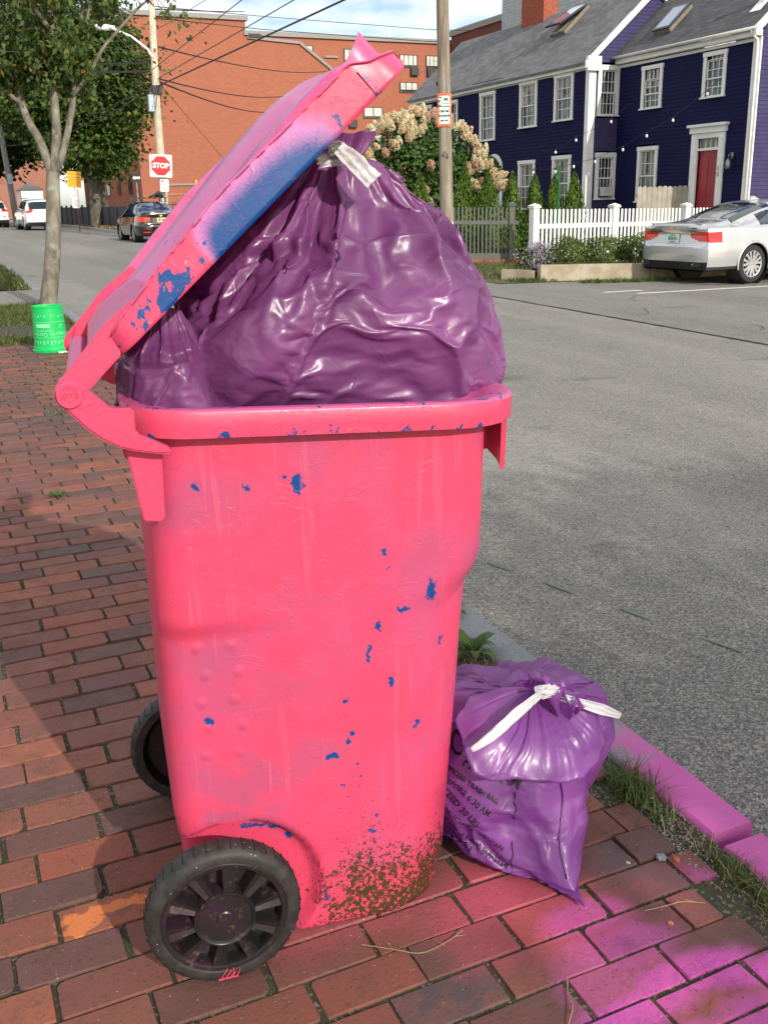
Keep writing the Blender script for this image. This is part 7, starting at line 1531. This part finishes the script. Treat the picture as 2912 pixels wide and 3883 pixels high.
            for k in range(n):
                for dv in (-.22, .22):
                    t0 = 2*math.pi*k/n+.3; t1 = t0+dv; A_ = Vector((a+wr*.12*math.cos(t0), y-.022*s, wr+wr*.12*math.sin(t0))); B_ = Vector((a+wr*.655*math.cos(t1), y-.012*s, wr+wr*.655*math.sin(t1))); mb.bar(W0 @ A_, W0 @ B_, .045, .03, (0, 1, 0))
            c2 = MB().lathe([(0, -.008*s), (wr*.15, -.012*s), (wr*.18, -.03*s)], (a, y, wr), 'y', 16); mb.add([W0 @ Vector(p) for p in c2.v], c2.f); ring_ = MB().lathe([(wr*.645, -.008*s), (wr*.69, -.002*s), (wr*.69, -.02*s)], (a, y, wr), 'y', 36); mb.add([W0 @ Vector(p) for p in ring_.v], ring_.f)
            mb.build('spokes', simple('alloy', (.55, .56, .57), .3, .05, 5, metal=.7), wo_)
    return th, W0
SIL = carpaint('silver_paint', (.55, .56, .58), .55); BLP = carpaint('black_paint', (.008, .008, .011), 0., .1); WHP = carpaint('white_paint', (.78, .78, .77), 0., .25)
CG = glass('car_glass', (.02, .03, .035), .03)
silver = dict(L=5.1, W=1.87, roofw=1.16, wr=.345, wheels=(1.17, 4.0), paint=SIL, glass=CG, spokes=7,
 top=[(.0, 1.06), (.10, 1.09), (.22, 1.10), (.45, 1.105), (.72, 1.13), (.80, 1.145), (1.2, 1.285), (1.65, 1.41), (2.1, 1.475), (2.6, 1.49), (3.0, 1.47), (3.25, 1.42), (4.05, 1.04), (4.6, .94), (5.0, .74), (5.1, .58)],
 belt=[(0, 1.0), (.6, 1.02), (1.3, 1.01), (2.5, .97), (4.0, .93), (5.1, .72)], cab=(.80, 0, 0, 4.0), side=(1.32, 3.75), pillars=(1.72, 2.62), rg=(.82, 1.78), wg=(3.28, 4.02), light=(.76, .94, .36), skirt=.31,
 rear=[(.25, .12), (.34, .07), (.42, .02), (.55, .0), (.68, .0), (.73, .055), (.90, .07), (.95, .055), (.99, .02), (1.05, .0), (1.09, .03)],
 rzones=[(.42, .95, .775, .935, 'tail_light'), (.0, .62, .925, .955, 'chrome'), (0, 1, .0, .42, 'bumper_trim')])
cx, cy = 12.72, 14.15; sv, SW = make_car('parked_car', 'silver sedan parked beside the white picket fence, cut by the right edge', (cx, cy+.93, roadz(13.2, 14.9)-.0), R(3), silver)
def plate_on(th, W0, x, z, w, h, txts, mat, tmat, tilt=0):
    p = MB().box((x-.012, -w/2, z-h/2), (x, w/2, z+h/2)); p.v = [tuple(W0 @ Vector(q)) for q in p.v]; o = p.build('number_plate', mat, th); RM = W0 @ Matrix(((0, 0, -1, x-.014), (-1, 0, 0, 0), (0, 1, 0, z), (0, 0, 0, 1)))
    print_bars(o, RM @ Matrix.Translation((0, 0, -.0075)), [(-w*.36, w*.36, 0, .062), (-w*.2, w*.2, .058, .014), (-w*.2, w*.2, -.058, .014)], tmat)
    return o
plate_on(sv, SW, .052, .82, .31, .155, (), simple('plate_pale', (.62, .72, .64), .5), GRS)
mb = MB(); 
for s in (-1, 1):
    t_ = MB().tube([SW @ Vector((.035, s*.66, .365)), SW @ Vector((.20, s*.66, .365))], .055, 14); e_ = MB(); rr_ = [[SW @ Vector((.018+.03*k, s*.66+(.115-.012*k)*math.cos(a), .365+(.048-.006*k)*math.sin(a))) for k in (0, 1)] for a in np.linspace(0, 6.283, 20)]; e_.grid(rr_); e_.build('exhaust', CHROME, sv); MB().add([SW @ Vector((.03, s*.66+.10*math.cos(a), .365+.04*math.sin(a))) for a in np.linspace(0, 6.283, 16)[:-1]], [tuple(range(15))]).build('exhaust_hole', DPL, sv)
bt = MB().prism([(-.065, -.014), (-.022, -.014), (-.018, -.028), (.022, -.028), (.026, -.014), (.065, -.014), (.058, .014), (.018, .014), (.022, .028), (-.018, .028), (-.022, .014), (-.060, .014)], lambda u, v, d: SW @ Vector((.012-d, -u, 1.005+v)), 0, .012); bt.build('emblem', simple('gold_emblem', (.65, .42, .10), .3, .05, 5, metal=.5), sv)
MB().box((0, 0, 0), (.01, .12, .018), SW @ Matrix.Translation((.008, -.62, 1.0))).build('badge', DPL, sv)
fn = MB().prism([(1.92, 1.462), (2.16, 1.478), (2.02, 1.535), (1.96, 1.54)], lambda u, v, d: SW @ Vector((u, d, v)), -.025, .025); fn.build('roof_antenna', SIL, sv)
black = dict(L=4.63, W=1.78, roofw=1.10, wr=.32, wheels=(.98, 3.63), paint=BLP, glass=glass('blue_glass', (.015, .03, .09), .03), spokes=5,
 top=[(.0, 1.02), (.10, 1.05), (.42, 1.06), (.62, 1.08), (1.0, 1.27), (1.35, 1.39), (1.9, 1.45), (2.5, 1.44), (2.8, 1.40), (3.55, 1.03), (4.2, .92), (4.55, .75), (4.63, .6)],
 belt=[(0, .95), (.6, .97), (2, .95), (3.6, .92), (4.63, .7)], cab=(.62, 0, 0, 3.6), side=(1.05, 3.4), pillars=(1.35, 2.2), rg=(.64, 1.30), wg=(2.84, 3.52), light=(.74, .90, .32), skirt=.28,
 rear=[(.25, .10), (.34, .04), (.45, .0), (.60, .0), (.66, .05), (.90, .06), (.98, .03), (1.05, .05)], rzones=[(.40, .9, .74, .90, 'tail_light'), (0, 1, .0, .30, 'bumper_trim')])
bk, BKW = make_car('parked_car', 'shiny black sedan with roof rack parked in front of the stop sign', (8.02, 36.9, roadz(8.0, 38.2)), R(90), black)
plate_on(bk, BKW, .042, .79, .31, .155, (), simple('plate_orange', (.70, .62, .30), .5), BLK)
mb = MB(); 
for x in (1.55, 2.45): mb.bar(BKW @ Vector((x, -.62, 1.56)), BKW @ Vector((x, .62, 1.56)), .05, .03); [mb.bar(BKW @ Vector((x, s*.54, 1.40)), BKW @ Vector((x, s*.54, 1.56)), .07, .05) for s in (-1, 1)]
mb.build('roof_rack', DPL, bk); mb = MB(); mb.tube([BKW @ Vector((1.4, -.40, 1.62)), BKW @ Vector((1.8, -.36, 1.70)), BKW @ Vector((2.5, -.36, 1.63))], [.05, .11, .05], 8); mb.tube([BKW @ Vector((1.35, -.12, 1.59)), BKW @ Vector((1.9, -.20, 1.66)), BKW @ Vector((2.6, -.16, 1.59))], .035, 6); mb.build('bike_carrier', DPL, bk, smooth=True)
MB().lathe([(0, 0), (.045, .004), (.055, .012)], (0, 0, 0), 'x', 16).v
em = MB().lathe([(0, 0), (.05, .0), (.055, .012)], (0, 0, 0), 'x', 16); em.v = [tuple(BKW @ Vector((.035+p[0], p[1], .945+p[2]))) for p in em.v]; em.build('emblem', CHROME, bk)
for s in (-1, 1): MB().box((-.01, s*.55-.14, .36), (.0, s*.55+.14, .40), BKW).build('reflector', TAIL, bk)
wagon = dict(L=4.8, W=1.84, roofw=1.24, wr=.345, wheels=(.95, 3.70), paint=WHP, glass=CG, spokes=5,
 top=[(.0, 1.02), (.08, 1.06), (.20, 1.25), (.42, 1.52), (.6, 1.58), (1.5, 1.63), (2.4, 1.62), (2.9, 1.54), (3.65, 1.14), (4.4, 1.0), (4.7, .82), (4.8, .7)],
 belt=[(0, 1.02), (.6, 1.06), (2, 1.03), (3.7, 1.0), (4.8, .8)], cab=(.10, 0, 0, 3.7), side=(.62, 3.5), pillars=(1.35, 2.3), rg=(.10, .40), wg=(2.95, 3.62), light=(.92, 1.04, .45), skirt=.36,
 rear=[(.25, .10), (.36, .03), (.45, .0), (.66, .0), (.72, .05), (1.0, .06), (1.03, .05)], rzones=[(.50, .92, .90, 1.1, 'tail_light'), (0, 1, .0, .44, 'bumper_trim')])
wg, WGW = make_car('parked_car', 'white wagon parked far down the street, half behind the tree trunk', (6.22, 57.6, roadz(6.2, 59)), R(93), wagon, 'white cars parked far down the street')
mb = MB(); [mb.bar(WGW @ Vector((.7, s*.62, 1.66)), WGW @ Vector((2.7, s*.62, 1.68)), .04, .04) for s in (-1, 1)]; mb.build('roof_rail', DPL, wg)
copy_thing(wg, (4.35, 66.5, roadz(4.3, 67)), R(95), 'white car at the left edge, farthest down the street', 'white cars parked far down the street')
